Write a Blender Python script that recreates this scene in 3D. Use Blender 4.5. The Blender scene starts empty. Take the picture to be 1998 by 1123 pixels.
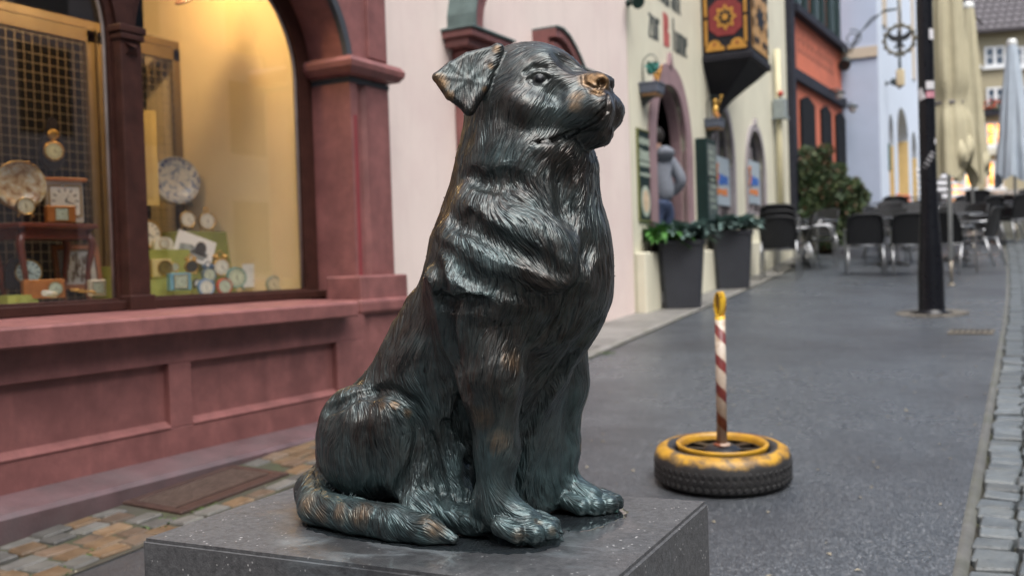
import bpy, bmesh, math, random
import numpy as np
from mathutils import Vector, Matrix
from math import radians, sin, cos, pi

scene = bpy.context.scene
COL = scene.collection
rng = np.random.default_rng(7)
random.seed(7)

# ------------------------------------------------------------------ camera
PW, PH, FPX = 1998.0, 1123.0, 1943.0
CAMP = np.array([0.0, 0.0, 1.14])
PITCH, YAW, ROLL = radians(-1.193), radians(28.676), radians(1.89)
_fh = np.array([-sin(YAW), cos(YAW), 0.0]); _r0 = np.array([cos(YAW), sin(YAW), 0.0]); _up = np.array([0, 0, 1.0])
FWD = _fh * cos(PITCH) + _up * sin(PITCH)
_u0 = -_fh * sin(PITCH) + _up * cos(PITCH)
RIGHT = cos(ROLL) * _r0 - sin(ROLL) * _u0
DOWN = -sin(ROLL) * _r0 - cos(ROLL) * _u0
cam = bpy.data.cameras.new('camera')
cam_o = bpy.data.objects.new('camera', cam); COL.objects.link(cam_o)
cam.sensor_width = 36.0; cam.lens = FPX / PW * 36.0
cam.clip_start = 0.05; cam.clip_end = 500.0
cam_o.matrix_world = Matrix(((RIGHT[0], -DOWN[0], -FWD[0], CAMP[0]), (RIGHT[1], -DOWN[1], -FWD[1], CAMP[1]),
                             (RIGHT[2], -DOWN[2], -FWD[2], CAMP[2]), (0, 0, 0, 1)))
cam.dof.use_dof = True; cam.dof.focus_distance = 1.72; cam.dof.aperture_fstop = 3.8; cam.dof.aperture_blades = 9
scene.camera = cam_o

# ------------------------------------------------------------------ light: overcast winter afternoon in a narrow street
world = bpy.data.worlds.new('World'); scene.world = world; world.use_nodes = True
_nt = world.node_tree; _nt.nodes.clear()
_sky = _nt.nodes.new('ShaderNodeTexSky'); _sky.sky_type = 'NISHITA'; _sky.sun_disc = False
_sky.sun_elevation = radians(58); _sky.sun_rotation = radians(140); _sky.air_density = 1.0; _sky.dust_density = 4.0; _sky.ozone_density = 1.5
_hs = _nt.nodes.new('ShaderNodeHueSaturation'); _hs.inputs['Saturation'].default_value = 0.8
_bg = _nt.nodes.new('ShaderNodeBackground'); _bg.inputs['Strength'].default_value = 0.085
_wo = _nt.nodes.new('ShaderNodeOutputWorld')
_nt.links.new(_sky.outputs[0], _hs.inputs['Color']); _nt.links.new(_hs.outputs[0], _bg.inputs['Color']); _nt.links.new(_bg.outputs[0], _wo.inputs['Surface'])
sun = bpy.data.lights.new('sun', 'SUN'); sun.energy = 1.5; sun.angle = radians(50); sun.color = (1, .985, .965)
sun_o = bpy.data.objects.new('sun', sun); COL.objects.link(sun_o)
sun_o.rotation_euler = (radians(24), 0, radians(62))
scene.view_settings.view_transform = 'Standard'; scene.view_settings.look = 'None'
scene.view_settings.exposure = 1.5; scene.view_settings.gamma = 1.0
try: scene.view_settings.use_curve_mapping = False
except Exception: pass
scene.cycles.use_denoising = True
scene.cycles.max_bounces = 7; scene.cycles.transparent_max_bounces = 12

# ------------------------------------------------------------------ helpers
PED_Z = CAMP[2] - .458
def ray(px, py):
    return FWD + RIGHT * ((px - PW / 2) / FPX) + DOWN * ((py - PH / 2) / FPX)
def on_plane(px, py, ax, val):
    r = ray(px, py); return CAMP + r * ((val - CAMP[ax]) / r[ax])
def depth_of(p): return float((np.asarray(p) - CAMP) @ FWD)
def proj(p):
    d = np.asarray(p, float) - CAMP; z = d @ FWD
    return PW / 2 + FPX * (d @ RIGHT) / z, PH / 2 + FPX * (d @ DOWN) / z
def gz(x, y):
    "height of the rising street"
    return .0537 * y + .04 * max(0.0, -x - 1.2) + (.036 * (y - 15) if y > 15 else 0.0)
def on_ground(px, py):
    lo, hi = .4, 90.0
    r = ray(px, py)
    for _ in range(50):
        m = (lo + hi) / 2; p = CAMP + r * m
        if p[2] > gz(p[0], p[1]): lo = m
        else: hi = m
    return CAMP + r * lo

def tag(o, label=None, cat=None, group=None, kind=None):
    if label: o['label'] = label
    if cat: o['category'] = cat
    if group: o['group'] = group
    if kind: o['kind'] = kind
    return o
def empty(name, loc=(0, 0, 0), rz=0.0, label=None, cat=None, group=None):
    o = bpy.data.objects.new(name, None); COL.objects.link(o)
    o.location = loc; o.rotation_euler = (0, 0, rz); o.empty_display_size = .1
    return tag(o, label, cat, group)
def mesh_obj(name, me, mat=None, parent=None):
    o = bpy.data.objects.new(name, me); COL.objects.link(o)
    if mat is not None and not me.materials:
        for m in (mat if isinstance(mat, (list, tuple)) else [mat]): me.materials.append(m)
    if parent is not None: o.parent = parent
    return o
def copy_tree(o, parent=None):
    c = o.copy(); COL.objects.link(c)
    if parent is not None:
        c.parent = parent
    for ch in list(o.children): copy_tree(ch, c)
    return c

class MB:
    "collects shapes into one mesh"
    def __init__(s): s.bm = bmesh.new(); s.mi = 0
    def _fin(s, faces, smooth=False):
        for f in faces: f.material_index = s.mi; f.smooth = smooth
    def mat(s, i): s.mi = i; return s
    def box(s, c, d, rot=None, bev=0.0, taper=None):
        r = bmesh.ops.create_cube(s.bm, size=1.0); vs = r['verts']
        for v in vs:
            k = 1.0
            if taper is not None and v.co.z > 0: k = taper
            v.co = Vector((v.co.x * d[0] * k, v.co.y * d[1] * k, v.co.z * d[2]))
        fs = list({f for v in vs for f in v.link_faces})
        if bev > 0:
            es = list({e for v in vs for e in v.link_edges})
            br = bmesh.ops.bevel(s.bm, geom=es, offset=bev, segments=2 if bev > .004 else 1, affect='EDGES', profile=.5)
            vs = list({v for f in br['faces'] for v in f.verts} | {v for v in vs if v.is_valid}); fs = list({f for v in vs for f in v.link_faces})
        M = Matrix.Translation(Vector(c))
        if rot is not None: M = M @ (rot if isinstance(rot, Matrix) else Matrix.Rotation(rot, 4, 'Z'))
        bmesh.ops.transform(s.bm, matrix=M, verts=vs); s._fin(fs); return s
    def tube(s, pts, rad, n=8, caps=True, smooth=True, closed=False):
        pts = [Vector(p) for p in pts]; m = len(pts)
        rads = rad if isinstance(rad, (list, tuple)) else [rad] * m
        rings = []; ref = None
        for i, p in enumerate(pts):
            if closed: t = pts[(i + 1) % m] - pts[i - 1]
            else: t = pts[min(i + 1, m - 1)] - pts[max(i - 1, 0)]
            t = t.normalized() if t.length > 1e-9 else Vector((0, 0, 1))
            if ref is None:
                ref = Vector((0, 0, 1)) if abs(t.z) < .9 else Vector((1, 0, 0))
            a = t.cross(ref)
            if a.length < 1e-6: a = t.orthogonal()
            a.normalize(); b = t.cross(a); ref = -b if False else (a.cross(t))
            ring = [s.bm.verts.new(p + (a * cos(2 * pi * k / n) + b * sin(2 * pi * k / n)) * rads[i]) for k in range(n)]
            rings.append(ring)
        fs = []
        for i in range(m if closed else m - 1):
            A, B = rings[i], rings[(i + 1) % m]
            for k in range(n):
                fs.append(s.bm.faces.new((A[k], A[(k + 1) % n], B[(k + 1) % n], B[k])))
        s._fin(fs, smooth)
        if caps and not closed:
            s._fin([s.bm.faces.new(rings[0][::-1]), s.bm.faces.new(rings[-1])])
        return s
    def lathe(s, prof, c=(0, 0, 0), n=24, axis=None, smooth=True, sy=1.0, close=False):
        "prof: [(r,z)]"
        M = Matrix.Translation(Vector(c))
        if axis is not None: M = M @ Vector((0, 0, 1)).rotation_difference(Vector(axis)).to_matrix().to_4x4()
        rings = []
        for r, z in prof:
            if r < 1e-6: rings.append([s.bm.verts.new(M @ Vector((0, 0, z)))])
            else: rings.append([s.bm.verts.new(M @ Vector((r * cos(2 * pi * k / n), sy * r * sin(2 * pi * k / n), z))) for k in range(n)])
        fs = []
        seq = list(zip(rings, rings[1:])) + ([(rings[-1], rings[0])] if close else [])
        for A, B in seq:
            for k in range(n):
                k2 = (k + 1) % n
                if len(A) == 1 and len(B) == 1: continue
                if len(A) == 1: fs.append(s.bm.faces.new((A[0], B[k2], B[k])))
                elif len(B) == 1: fs.append(s.bm.faces.new((A[k], A[k2], B[0])))
                else: fs.append(s.bm.faces.new((A[k], A[k2], B[k2], B[k])))
        s._fin(fs, smooth); return s
    def prism(s, poly, lo, hi, M=None, smooth=False):
        "poly in local xy, extruded lo..hi along local z, placed by M"
        M = M or Matrix.Identity(4)
        a = [s.bm.verts.new(M @ Vector((x, y, lo))) for x, y in poly]; b = [s.bm.verts.new(M @ Vector((x, y, hi))) for x, y in poly]
        n = len(poly); fs = []
        for k in range(n): fs.append(s.bm.faces.new((a[k], a[(k + 1) % n], b[(k + 1) % n], b[k])))
        s._fin(fs, smooth); caps = [s.bm.faces.new(a[::-1]), s.bm.faces.new(b)]; s._fin(caps)
        return s
    def strip(s, inner, outer, lo, hi, M=None, closed=False, smooth=False):
        "band between two polylines in local xy, lo..hi along local z"
        M = M or Matrix.Identity(4); n = len(inner)
        V = [[s.bm.verts.new(M @ Vector((p[0], p[1], z))) for p in L] for L in (inner, outer) for z in (lo, hi)]
        il, ih, ol, oh = V; fs = []
        for k in range(n if closed else n - 1):
            j = (k + 1) % n
            fs += [s.bm.faces.new((ih[k], ih[j], oh[j], oh[k])), s.bm.faces.new((il[k], ol[k], ol[j], il[j])),
                   s.bm.faces.new((il[k], il[j], ih[j], ih[k])), s.bm.faces.new((ol[k], oh[k], oh[j], ol[j]))]
        if not closed:
            fs += [s.bm.faces.new((il[0], ih[0], oh[0], ol[0])), s.bm.faces.new((il[-1], ol[-1], oh[-1], ih[-1]))]
        s._fin(fs, smooth); return s
    def face(s, pts, smooth=False):
        f = s.bm.faces.new([s.bm.verts.new(Vector(p)) for p in pts]); s._fin([f], smooth); return s
    def grid(s, P, smooth=True, closed=False):
        "P[i][j] points"
        V = [[s.bm.verts.new(Vector(p)) for p in row] for row in P]; fs = []
        for i in range(len(V) - 1):
            m = len(V[i])
            for j in range(m if closed else m - 1):
                fs.append(s.bm.faces.new((V[i][j], V[i][(j + 1) % m], V[i + 1][(j + 1) % m], V[i + 1][j])))
        s._fin(fs, smooth); return s
    def sphere(s, c, r, u=12, v=8, sc=(1, 1, 1)):
        M = Matrix.Translation(Vector(c)) @ Matrix.Diagonal((r * sc[0], r * sc[1], r * sc[2], 1))
        q = bmesh.ops.create_uvsphere(s.bm, u_segments=u, v_segments=v, radius=1.0, matrix=M)
        s._fin({f for w in q['verts'] for f in w.link_faces}, True); return s
    def build(s, name, mat=None, parent=None, normals=True):
        if normals: bmesh.ops.recalc_face_normals(s.bm, faces=s.bm.faces[:])
        me = bpy.data.meshes.new(name); s.bm.to_mesh(me); s.bm.free()
        return mesh_obj(name, me, mat, parent)

# ------------------------------------------------------------------ materials
def ramp(nt, fac, stops):
    n = nt.nodes.new('ShaderNodeValToRGB'); e = n.color_ramp.elements
    e[0].position = stops[0][0]; e[0].color = (*stops[0][1], 1); e[1].position = stops[-1][0]; e[1].color = (*stops[-1][1], 1)
    for p, c in stops[1:-1]:
        q = e.new(p); q.color = (*c, 1)
    nt.links.new(fac, n.inputs[0]); return n.outputs[0]
def noise(nt, scale, detail=4, rough=.55, vec=None, dist=0.0):
    n = nt.nodes.new('ShaderNodeTexNoise'); n.inputs['Scale'].default_value = scale; n.inputs['Detail'].default_value = detail
    n.inputs['Roughness'].default_value = rough; n.inputs['Distortion'].default_value = dist
    if vec is not None: nt.links.new(vec, n.inputs['Vector'])
    return n.outputs['Fac']
def math_n(nt, op, a, b=None, c=None, clamp=False):
    n = nt.nodes.new('ShaderNodeMath'); n.operation = op; n.use_clamp = clamp
    for i, v in enumerate((a, b, c)):
        if v is None: continue
        if isinstance(v, (int, float)): n.inputs[i].default_value = v
        else: nt.links.new(v, n.inputs[i])
    return n.outputs[0]
def mixc(nt, fac, a, b, mode='MIX'):
    n = nt.nodes.new('ShaderNodeMix'); n.data_type = 'RGBA'; n.blend_type = mode
    for sock, v in ((n.inputs[0], fac), (n.inputs[6], a), (n.inputs[7], b)):
        if isinstance(v, (int, float)): sock.default_value = v
        elif isinstance(v, tuple): sock.default_value = (*v, 1)
        else: nt.links.new(v, sock)
    return n.outputs[2]
def coords(nt, kind='Object', scale=None):
    n = nt.nodes.new('ShaderNodeTexCoord'); o = n.outputs[kind]
    if scale is not None:
        m = nt.nodes.new('ShaderNodeMapping'); m.inputs['Scale'].default_value = scale; nt.links.new(o, m.inputs[0]); o = m.outputs[0]
    return o
def position(nt, scale=None):
    n = nt.nodes.new('ShaderNodeNewGeometry'); o = n.outputs['Position']
    if scale is not None:
        m = nt.nodes.new('ShaderNodeMapping'); m.inputs['Scale'].default_value = scale; nt.links.new(o, m.inputs[0]); o = m.outputs[0]
    return o
def bump(nt, h, strength=.3, dist=.01):
    n = nt.nodes.new('ShaderNodeBump'); n.inputs['Strength'].default_value = strength; n.inputs['Distance'].default_value = dist
    nt.links.new(h, n.inputs['Height']); return n.outputs[0]
def new_mat(name):
    m = bpy.data.materials.new(name); m.use_nodes = True
    return m, m.node_tree, m.node_tree.nodes['Principled BSDF']
def setp(b, **kw):
    for k, v in kw.items():
        k = k.replace('_', ' ')
        if k in b.inputs: b.inputs[k].default_value = v
_mc = {}
def paint(name, col, rough=.6, var=.12, scale=6.0, metal=0.0, bmp=.15, bscale=60.0, dirt=None, coat=0.0, island=0.0, bdist=.004, spec=.5, streak=0.0):
    "a plain material with uneven tone and fine relief"
    if name in _mc: return _mc[name]
    m, nt, b = new_mat(name)
    pos = position(nt)
    f = noise(nt, scale, 5, .6, pos)
    lo = tuple(c * (1 - var) for c in col); hi = tuple(min(1, c * (1 + var)) for c in col)
    c = ramp(nt, f, [(.3, lo), (.7, hi)])
    if dirt is not None:
        g = noise(nt, scale * .45, 6, .65, pos)
        c = mixc(nt, math_n(nt, 'MULTIPLY', math_n(nt, 'SUBTRACT', g, .45, clamp=True), 3.0, clamp=True), c, dirt)
    if streak > 0:
        s_ = noise(nt, 1.0, 5, .65, position(nt, (7.0, 7.0, .55))); s2 = noise(nt, 1.0, 3, .6, position(nt, (38, 38, 30)))
        k_ = math_n(nt, 'ADD', math_n(nt, 'MULTIPLY', math_n(nt, 'SUBTRACT', s_, .50, clamp=True), 4.0, clamp=True), math_n(nt, 'MULTIPLY', math_n(nt, 'SUBTRACT', s2, .60, clamp=True), 3.0, clamp=True), clamp=True)
        c = mixc(nt, math_n(nt, 'MULTIPLY', k_, streak), c, tuple(v * .45 for v in col))
    if island > 0:
        oi = nt.nodes.new('ShaderNodeObjectInfo')
        v = math_n(nt, 'ADD', math_n(nt, 'MULTIPLY', oi.outputs['Random'], 2 * island), 1 - island)
        cb = nt.nodes.new('ShaderNodeCombineColor')
        for i in range(3): nt.links.new(v, cb.inputs[i])
        c = mixc(nt, 1.0, c, cb.outputs[0], 'MULTIPLY')
    nt.links.new(c, b.inputs['Base Color'])
    r = math_n(nt, 'ADD', math_n(nt, 'MULTIPLY', noise(nt, scale * 2.3, 4, .6, pos), .25), rough - .125, clamp=True)
    nt.links.new(r, b.inputs['Roughness']); setp(b, Metallic=metal, Coat_Weight=coat, Coat_Roughness=.15, Specular_IOR_Level=spec)
    if bmp > 0: nt.links.new(bump(nt, noise(nt, bscale, 4, .6, pos), bmp, bdist), b.inputs['Normal'])
    _mc[name] = m; return m
def glow(name, col, strength):
    if name in _mc: return _mc[name]
    m, nt, b = new_mat(name); setp(b, Base_Color=(*col, 1), Emission_Color=(*col, 1), Emission_Strength=strength)
    _mc[name] = m; return m
# ================================================================== ground: asphalt street, stone setts, kerb
def asphalt():
    m, nt, b = new_mat('wet_asphalt'); pos = position(nt)
    v = nt.nodes.new('ShaderNodeTexVoronoi'); v.inputs['Scale'].default_value = 150; nt.links.new(pos, v.inputs['Vector'])
    sc_ = nt.nodes.new('ShaderNodeSeparateColor'); nt.links.new(v.outputs['Color'], sc_.inputs[0])
    stone = ramp(nt, sc_.outputs[0], [(0, (.026, .031, .037)), (.55, (.062, .072, .083)), (.9, (.115, .128, .142)), (1, (.24, .25, .26))])
    big = noise(nt, .8, 5, .6, pos); mid = noise(nt, 9, 5, .65, pos)
    c = mixc(nt, math_n(nt, 'MULTIPLY', mid, .15), stone, (.055, .060, .066))
    c = mixc(nt, math_n(nt, 'MULTIPLY', math_n(nt, 'SUBTRACT', big, .46, clamp=True), 4.0, clamp=True), c, (.036, .038, .042))
    nt.links.new(c, b.inputs['Base Color'])
    r = math_n(nt, 'ADD', math_n(nt, 'MULTIPLY', big, .42), math_n(nt, 'MULTIPLY', mid, .20))
    nt.links.new(r, b.inputs['Roughness']); setp(b, Specular_IOR_Level=.6)
    nt.links.new(bump(nt, v.outputs['Distance'], .5, .006), b.inputs['Normal'])
    return m
def street_sheet(name, xs, ys, lift, mat, f=gz):
    mb = MB(); mb.grid([[(x, y, f(x, y) + lift) for x in xs] for y in ys], smooth=False)
    return tag(mb.build(name, mat), kind='structure')
def edge_x(y):           # right edge of the asphalt, where the setts begin
    return -.27 - .020 * (y - 2.2) - .0014 * max(0, y - 8) ** 2
def kerb_x(y):           # left edge of the asphalt
    return -2.86 - .062 * max(0, y - 3.3)
ys_ = [-8, -4, -2, 0, 1, 2, 3, 4, 5, 6, 7, 8, 9, 10, 11, 12, 13, 14, 15, 17, 19, 22, 26, 31, 37, 44, 52, 62, 75]
street_sheet('ground', [-40, -20, -8, -5, -3.6, -2.6, -1.2, 1, 3, 6, 12, 25, 40], ys_, -.10, paint('earth', (.09, .085, .08), .9, .2, 2))
mb = MB(); mb.grid([[(kerb_x(y) + (edge_x(y) - kerb_x(y)) * t, y, gz(kerb_x(y) + (edge_x(y) - kerb_x(y)) * t, y)) for t in (0, .15, .3, .45, .6, .75, .9, 1)] for y in ys_], smooth=False)
tag(mb.build('road', asphalt()), kind='structure')
# left pavement: a bed of grout with setts laid in it near the shop, plain worn paving further on
bed = paint('grout', (.042, .038, .028), .85, .3, 12, bmp=.5, bscale=90, dirt=(.040, .052, .016))
mb = MB(); mb.grid([[(x, y, gz(x, y) + .004) for x in (kerb_x(y) - 1.6, -3.6, -3.4, -3.2, kerb_x(y) + .02)] if kerb_x(y) > -3.15 else [(kerb_x(y) - 1.6 + k * .405, y, gz(kerb_x(y) - 1.6 + k * .405, y) + .004) for k in range(5)] for y in ys_], smooth=False)
pave = tag(mb.build('pavement', bed), kind='structure')
conc = paint('worn_concrete', (.17, .165, .155), .5, .25, 3, .0, .4, 60, dirt=(.10, .10, .09))
mb = MB(); mb.grid([[(kerb_x(y) - .092 - k * .35, y, gz(kerb_x(y) - .092 - k * .35, y) + .010) for k in range(5)] for y in [6.6, 7.4] + [v for v in ys_ if v >= 8]], smooth=False)
tag(mb.build('footway', conc), kind='structure')
mb = MB(); 
for y0, y1 in zip(ys_, ys_[1:]):
    for k in range(3):
        a, c = y0 + (y1 - y0) * k / 3, y0 + (y1 - y0) * (k + 1) / 3 - .008
        if a > 24 or a < 6.5: continue
        x = (kerb_x(a) + kerb_x(c)) / 2 - .045; yy = (a + c) / 2
        mb.box((x, yy, gz(x, yy) - .03), (.085, c - a, .09), rot=Matrix.Rotation(-math.atan2(kerb_x(c) - kerb_x(a), c - a), 4, 'Z') @ Matrix.Rotation(math.atan2(gz(x, c) - gz(x, a), c - a), 4, 'X'), bev=.006)
kst = mb.build('kerb_stones', paint('kerb_granite', (.20, .195, .185), .55, .25, 9, bmp=.3, dirt=(.10, .10, .07))); tag(kst, kind='structure')
SETT = [paint('grey_sett', (.085, .082, .076), .62, .3, 16, bmp=.6, bscale=70, dirt=(.09, .09, .075), island=.35, bdist=.006),
        paint('ochre_sett', (.118, .072, .036), .62, .3, 18, bmp=.6, bscale=70, dirt=(.16, .12, .08), island=.3, bdist=.006),
        paint('brown_sett', (.10, .066, .042), .62, .3, 18, bmp=.6, bscale=70, dirt=(.11, .09, .07), island=.3, bdist=.006)]
RSETT = [paint('pale_sett', (.095, .11, .118), .5, .22, 14, bmp=.6, bscale=60, dirt=(.13, .14, .135), island=.3, bdist=.008)]
def sett_mesh(w, l, h, seed):
    r = random.Random(seed); mb = MB()
    q = bmesh.ops.create_cube(mb.bm, size=1.0)
    for v in q['verts']:
        k = 1.0 if v.co.z < 0 else .975
        v.co = Vector((v.co.x * w * k + r.uniform(-.004, .004), v.co.y * l * k + r.uniform(-.004, .004), v.co.z * h + r.uniform(-.003, .003)))
    bmesh.ops.bevel(mb.bm, geom=[e for e in mb.bm.edges if max(v.co.z for v in e.verts) > 0], offset=.007, segments=1, affect='EDGES')
    bmesh.ops.recalc_face_normals(mb.bm, faces=mb.bm.faces[:])
    me = bpy.data.meshes.new('sett'); mb.bm.to_mesh(me); mb.bm.free(); return me
_sm = [[], [], []]
for k in range(3):
    for j in range(4):
        me = sett_mesh(.086, .124 if j % 2 else .112, .07, j + 10 * k); me.materials.append(SETT[k]); _sm[k].append(me)
GR = [on_ground(*p) for p in ((250, 988), (426, 913), (564, 926), (365, 1004))]      # the cellar grating
GX0, GX1, GY0, GY1 = -3.325, -2.99, 2.74, 3.36
_n = 0; rs = random.Random(3)
for row in range(6):
    y = 1.55 + rs.uniform(0, .1)
    while y < 7.4:
        l = rs.choice((.10, .115, .13)); x = -3.268 + row * .089 + rs.uniform(-.006, .006); yy = y + l / 2
        y += l + rs.uniform(.003, .009)
        if x > kerb_x(yy) - .035 - (.10 if yy > 6.4 else 0) or (GX0 - .05 < x < GX1 + .05 and GY0 - .075 < yy < GY1 + .075): continue
        if _n >= 290: continue
        k = rs.choices((0, 1, 2), (.42, .36, .22))[0] if math.sin(yy * 2.3 + row * .7) > -.6 else 0
        o = mesh_obj('sett', rs.choice(_sm[k]), None, pave); _n += 1
        o.location = (x, yy, gz(x, yy) - .023 + rs.uniform(-.005, .006)); o.rotation_euler = (.05 + rs.uniform(-.05, .05), rs.uniform(-.05, .05), rs.uniform(-.09, .09)); o.scale = (1, l / .118, 1)
# right-hand strip of pale setts
mb = MB(); mb.grid([[(x0, y, gz(x0, y) - (.03 if i else .002)) for i, x0 in enumerate((edge_x(y), edge_x(y) + .05, 1.1))] for y in ys_], smooth=False)
strip = tag(mb.build('cobbled_strip', bed), kind='structure')
mb2 = MB(); mb2.grid([[(x0, y, gz(x0, y) + z0) for x0, z0 in ((edge_x(y) + .80, -.02), (edge_x(y) + .815, .012), (3, .01), (6, .01), (9.5, .01))] for y in ys_], smooth=False); tag(mb2.build('opposite_pavement', conc), kind='structure')
_rm = [sett_mesh(.135, .105, .09, 40 + j) for j in range(6)]
for me in _rm: me.materials.append(RSETT[0])
_n = 0; far_setts = []
y = 2.25; rowi = 0
while y < 21:
    l = rs.uniform(.092, .118); ncol = 6
    x = edge_x(y) + .045 + rs.uniform(-.012, .012)
    for c in range(ncol):
        w = rs.uniform(.112, .136)
        if y < 7.6 and _n < 296:
            o = mesh_obj('sett', rs.choice(_rm), None, strip); _n += 1
            o.location = (x + w / 2, y + l / 2 + rs.uniform(-.006, .006), gz(x, y) - .036 + rs.uniform(-.006, .008)); o.rotation_euler = (.05 + rs.uniform(-.05, .05), rs.uniform(-.05, .05), rs.uniform(-.06, .06) - .02)
            o.scale = (w / .137, l / .107, 1)
        else: far_setts.append((x + w / 2, y + l / 2, w, l))
        x += w + rs.uniform(.003, .009)
    y += l + rs.uniform(.003, .009); rowi += 1
mb = MB()
for x, yy, w, l in far_setts: mb.box((x, yy, gz(x, yy) - .03 + rs.uniform(-.004, .006)), (w, l, .08), rot=Matrix.Rotation(rs.uniform(-.05, .05), 4, 'Z') @ Matrix.Rotation(.05, 4, 'X'), bev=.008)
fs_ = mb.build('far_setts', RSETT[0], strip); fs_['kind'] = 'stuff'
# gutter of mortar along the asphalt
mb = MB(); mb.grid([[(edge_x(y) + dx, y, gz(edge_x(y), y) + z) for dx, z in ((.0, .002), (.012, .005), (.025, .003), (.04, -.012))] for y in [1.8 + i * .45 for i in range(40)]], smooth=True)
tag(mb.build('gutter', paint('mortar', (.095, .095, .088), .6, .35, 7, bmp=.6, bscale=40, dirt=(.08, .085, .06))), kind='structure')
# cellar grating
gr = empty('cellar_grating', ((GX0 + GX1) / 2, (GY0 + GY1) / 2, gz(-3.15, 3.05) + .001), 0, 'rusty brown cellar grating set in the setts below the shop wall', 'grating')
gr.rotation_euler = (math.atan(.0537), .04, 0)
rust = paint('rust_brown', (.060, .034, .027), .5, .3, 20, .25, .4, 120)
hx, hy = (GX1 - GX0) / 2, (GY1 - GY0) / 2
mb = MB(); mb.box((0, hy - .02, 0), (2 * hx, .04, .03), bev=.003); mb.box((0, -hy + .02, 0), (2 * hx, .04, .03), bev=.003)
mb.box((hx - .035, 0, .0), (.07, 2 * hy - .082, .03), bev=.003); mb.box((-hx + .02, 0, 0), (.04, 2 * hy - .082, .03), bev=.003); mb.build('frame', rust, gr)
mb = MB(); mb.face([(-hx, -hy, -.05), (hx, -hy, -.05), (hx, hy, -.05), (-hx, hy, -.05)]); mb.build('pit', paint('pit', (.012, .011, .01), .9), gr)
bar = MB(); bar.box((0, 0, -.008), (.0085, 2 * hy - .084, .026)); bar.mat(1).box((0, 0, .0062), (.007, 2 * hy - .084, .002)); b0 = bar.build('bar', [paint('rust_dark', (.018, .011, .009), .8, .3, 20, spec=.1), paint('worn_iron', (.20, .145, .12), .45, .3, 30, .4)], gr)
nb = 11
for i in range(nb):
    o = b0 if i == 0 else b0.copy()
    if i: COL.objects.link(o)
    o.location = (-hx + .055 + (2 * hx - .145) * i / (nb - 1), 0, .006)
# little plants and litter at the foot of things
def leafy(name, spots, mat, label, cat, n=40, r=.05, h=.02, w=.012, L=.03, seed=1):
    rr = random.Random(seed); mb = MB()
    for (x, y) in spots:
        for _ in range(n):
            a = rr.uniform(0, 2 * pi); d = r * math.sqrt(rr.random()); px_, py_ = x + d * cos(a), y + d * sin(a) * 1.6
            z = gz(px_, py_) + .004; t = rr.uniform(0, 2 * pi); tl = rr.uniform(.3, 1.1)
            u = Vector((cos(t), sin(t), 0)); v = Vector((-sin(t), cos(t), 0)); q = Vector((px_, py_, z)); hh = rr.uniform(.3, 1) * h
            mb.face([q - v * w / 2, q + u * L * .5 + v * 0 - v * w + Vector((0, 0, hh)), q + u * L + Vector((0, 0, hh * .8)), q + u * L * .5 + v * w + Vector((0, 0, hh))])
    return mb
moss = paint('moss_green', (.07, .125, .025), .8, .35, 30, bmp=0)
mb = leafy('moss', [(-3.03, 7.05), (-2.99, 3.5), (-2.99, 3.62), (-2.985, 2.62), (-2.93, 2.3), (-2.90, 2.1), (-2.985, 2.85), (-3.62, 17.4), (-3.75, 18.0), (-3.68, 17.7), (-3.5, 16.6), (-3.9, 18.3), (-3.6, 11.8), (-3.62, 13.2)], moss, '', '', n=46, r=.05, h=.008, w=.006, L=.016, seed=5)
tag(mb.build('moss', moss), 'bright green moss and weeds growing along the joints of the pavement', 'moss', kind='stuff')
mb = MB(); rr = random.Random(8)
for _ in range(260):
    x, y = rr.uniform(-3.2, -.2), rr.uniform(1.9, 9); z = gz(x, y) + .003; t = rr.uniform(0, 6.3); L = rr.uniform(.006, .016); u = Vector((cos(t), sin(t), 0)) * L; v = Vector((-sin(t), cos(t), 0)) * L * .5; q = Vector((x, y, z))
    mb.face([q - u, q - v + Vector((0, 0, .004)), q + u, q + v + Vector((0, 0, .003))])
tag(mb.build('leaf_litter', paint('litter', (.30, .27, .20), .8, .4, 3, bmp=0)), 'tiny pale bits of leaf litter scattered over the wet asphalt', 'litter', kind='stuff')
dc = empty('drain_cover', (-.62, 8.95, gz(-.62, 8.95) + .003), 0, 'small pale worn drain cover in the asphalt by the setts beyond the tyre', 'drain cover'); dc.rotation_euler = (.0537, 0, -.02)
mb = MB(); mb.box((0, 0, .004), (.34, .26, .016), bev=.004); mb.build('frame', paint('drain_frame', (.13, .115, .09), .6, .3, 15, .2), dc)
mb = MB(); mb.box((0, 0, .0135), (.0, .0, .0)) if False else None
sl_ = MB().box((0, 0, .014), (.02, .20, .005)).build('slot', paint('pit', (.012, .011, .01), .9), dc)
for k in range(-3, 4):
    o = sl_ if k == -3 else sl_.copy()
    if k > -3: COL.objects.link(o)
    o.location = (k * .042, 0, 0)
for nm, px, lab in (('pale_leaf', (310, 983), 'small pale fallen leaf lying on the cellar grating nearer the shop wall'),):
    pass
# ring of old paving round the foot of the lamp post, and the small drain beyond it
LAMP = (-1.062, 10.364)
mb = MB(); rr = random.Random(4)
N_ = 16
ringm = paint('ring_stone', (.13, .118, .098), .6, .3, 12, bmp=.4, island=.2)
ring = empty('paving_ring', (LAMP[0], LAMP[1], gz(*LAMP) + .002)); ring['kind'] = 'structure'
for k in range(N_):
    a0, a1 = 2 * pi * k / N_ + .03, 2 * pi * (k + 1) / N_ - .03; mb = MB()
    mb.prism([(r_ * cos(a), r_ * sin(a)) for r_, a in ((.20, a0), (.20, a1), (.33, a1), (.33, a0))], -.03, .010 + rr.uniform(0, .008)); o = mb.build('stone', ringm, ring); o.rotation_euler = (.05, 0, 0)
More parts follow.
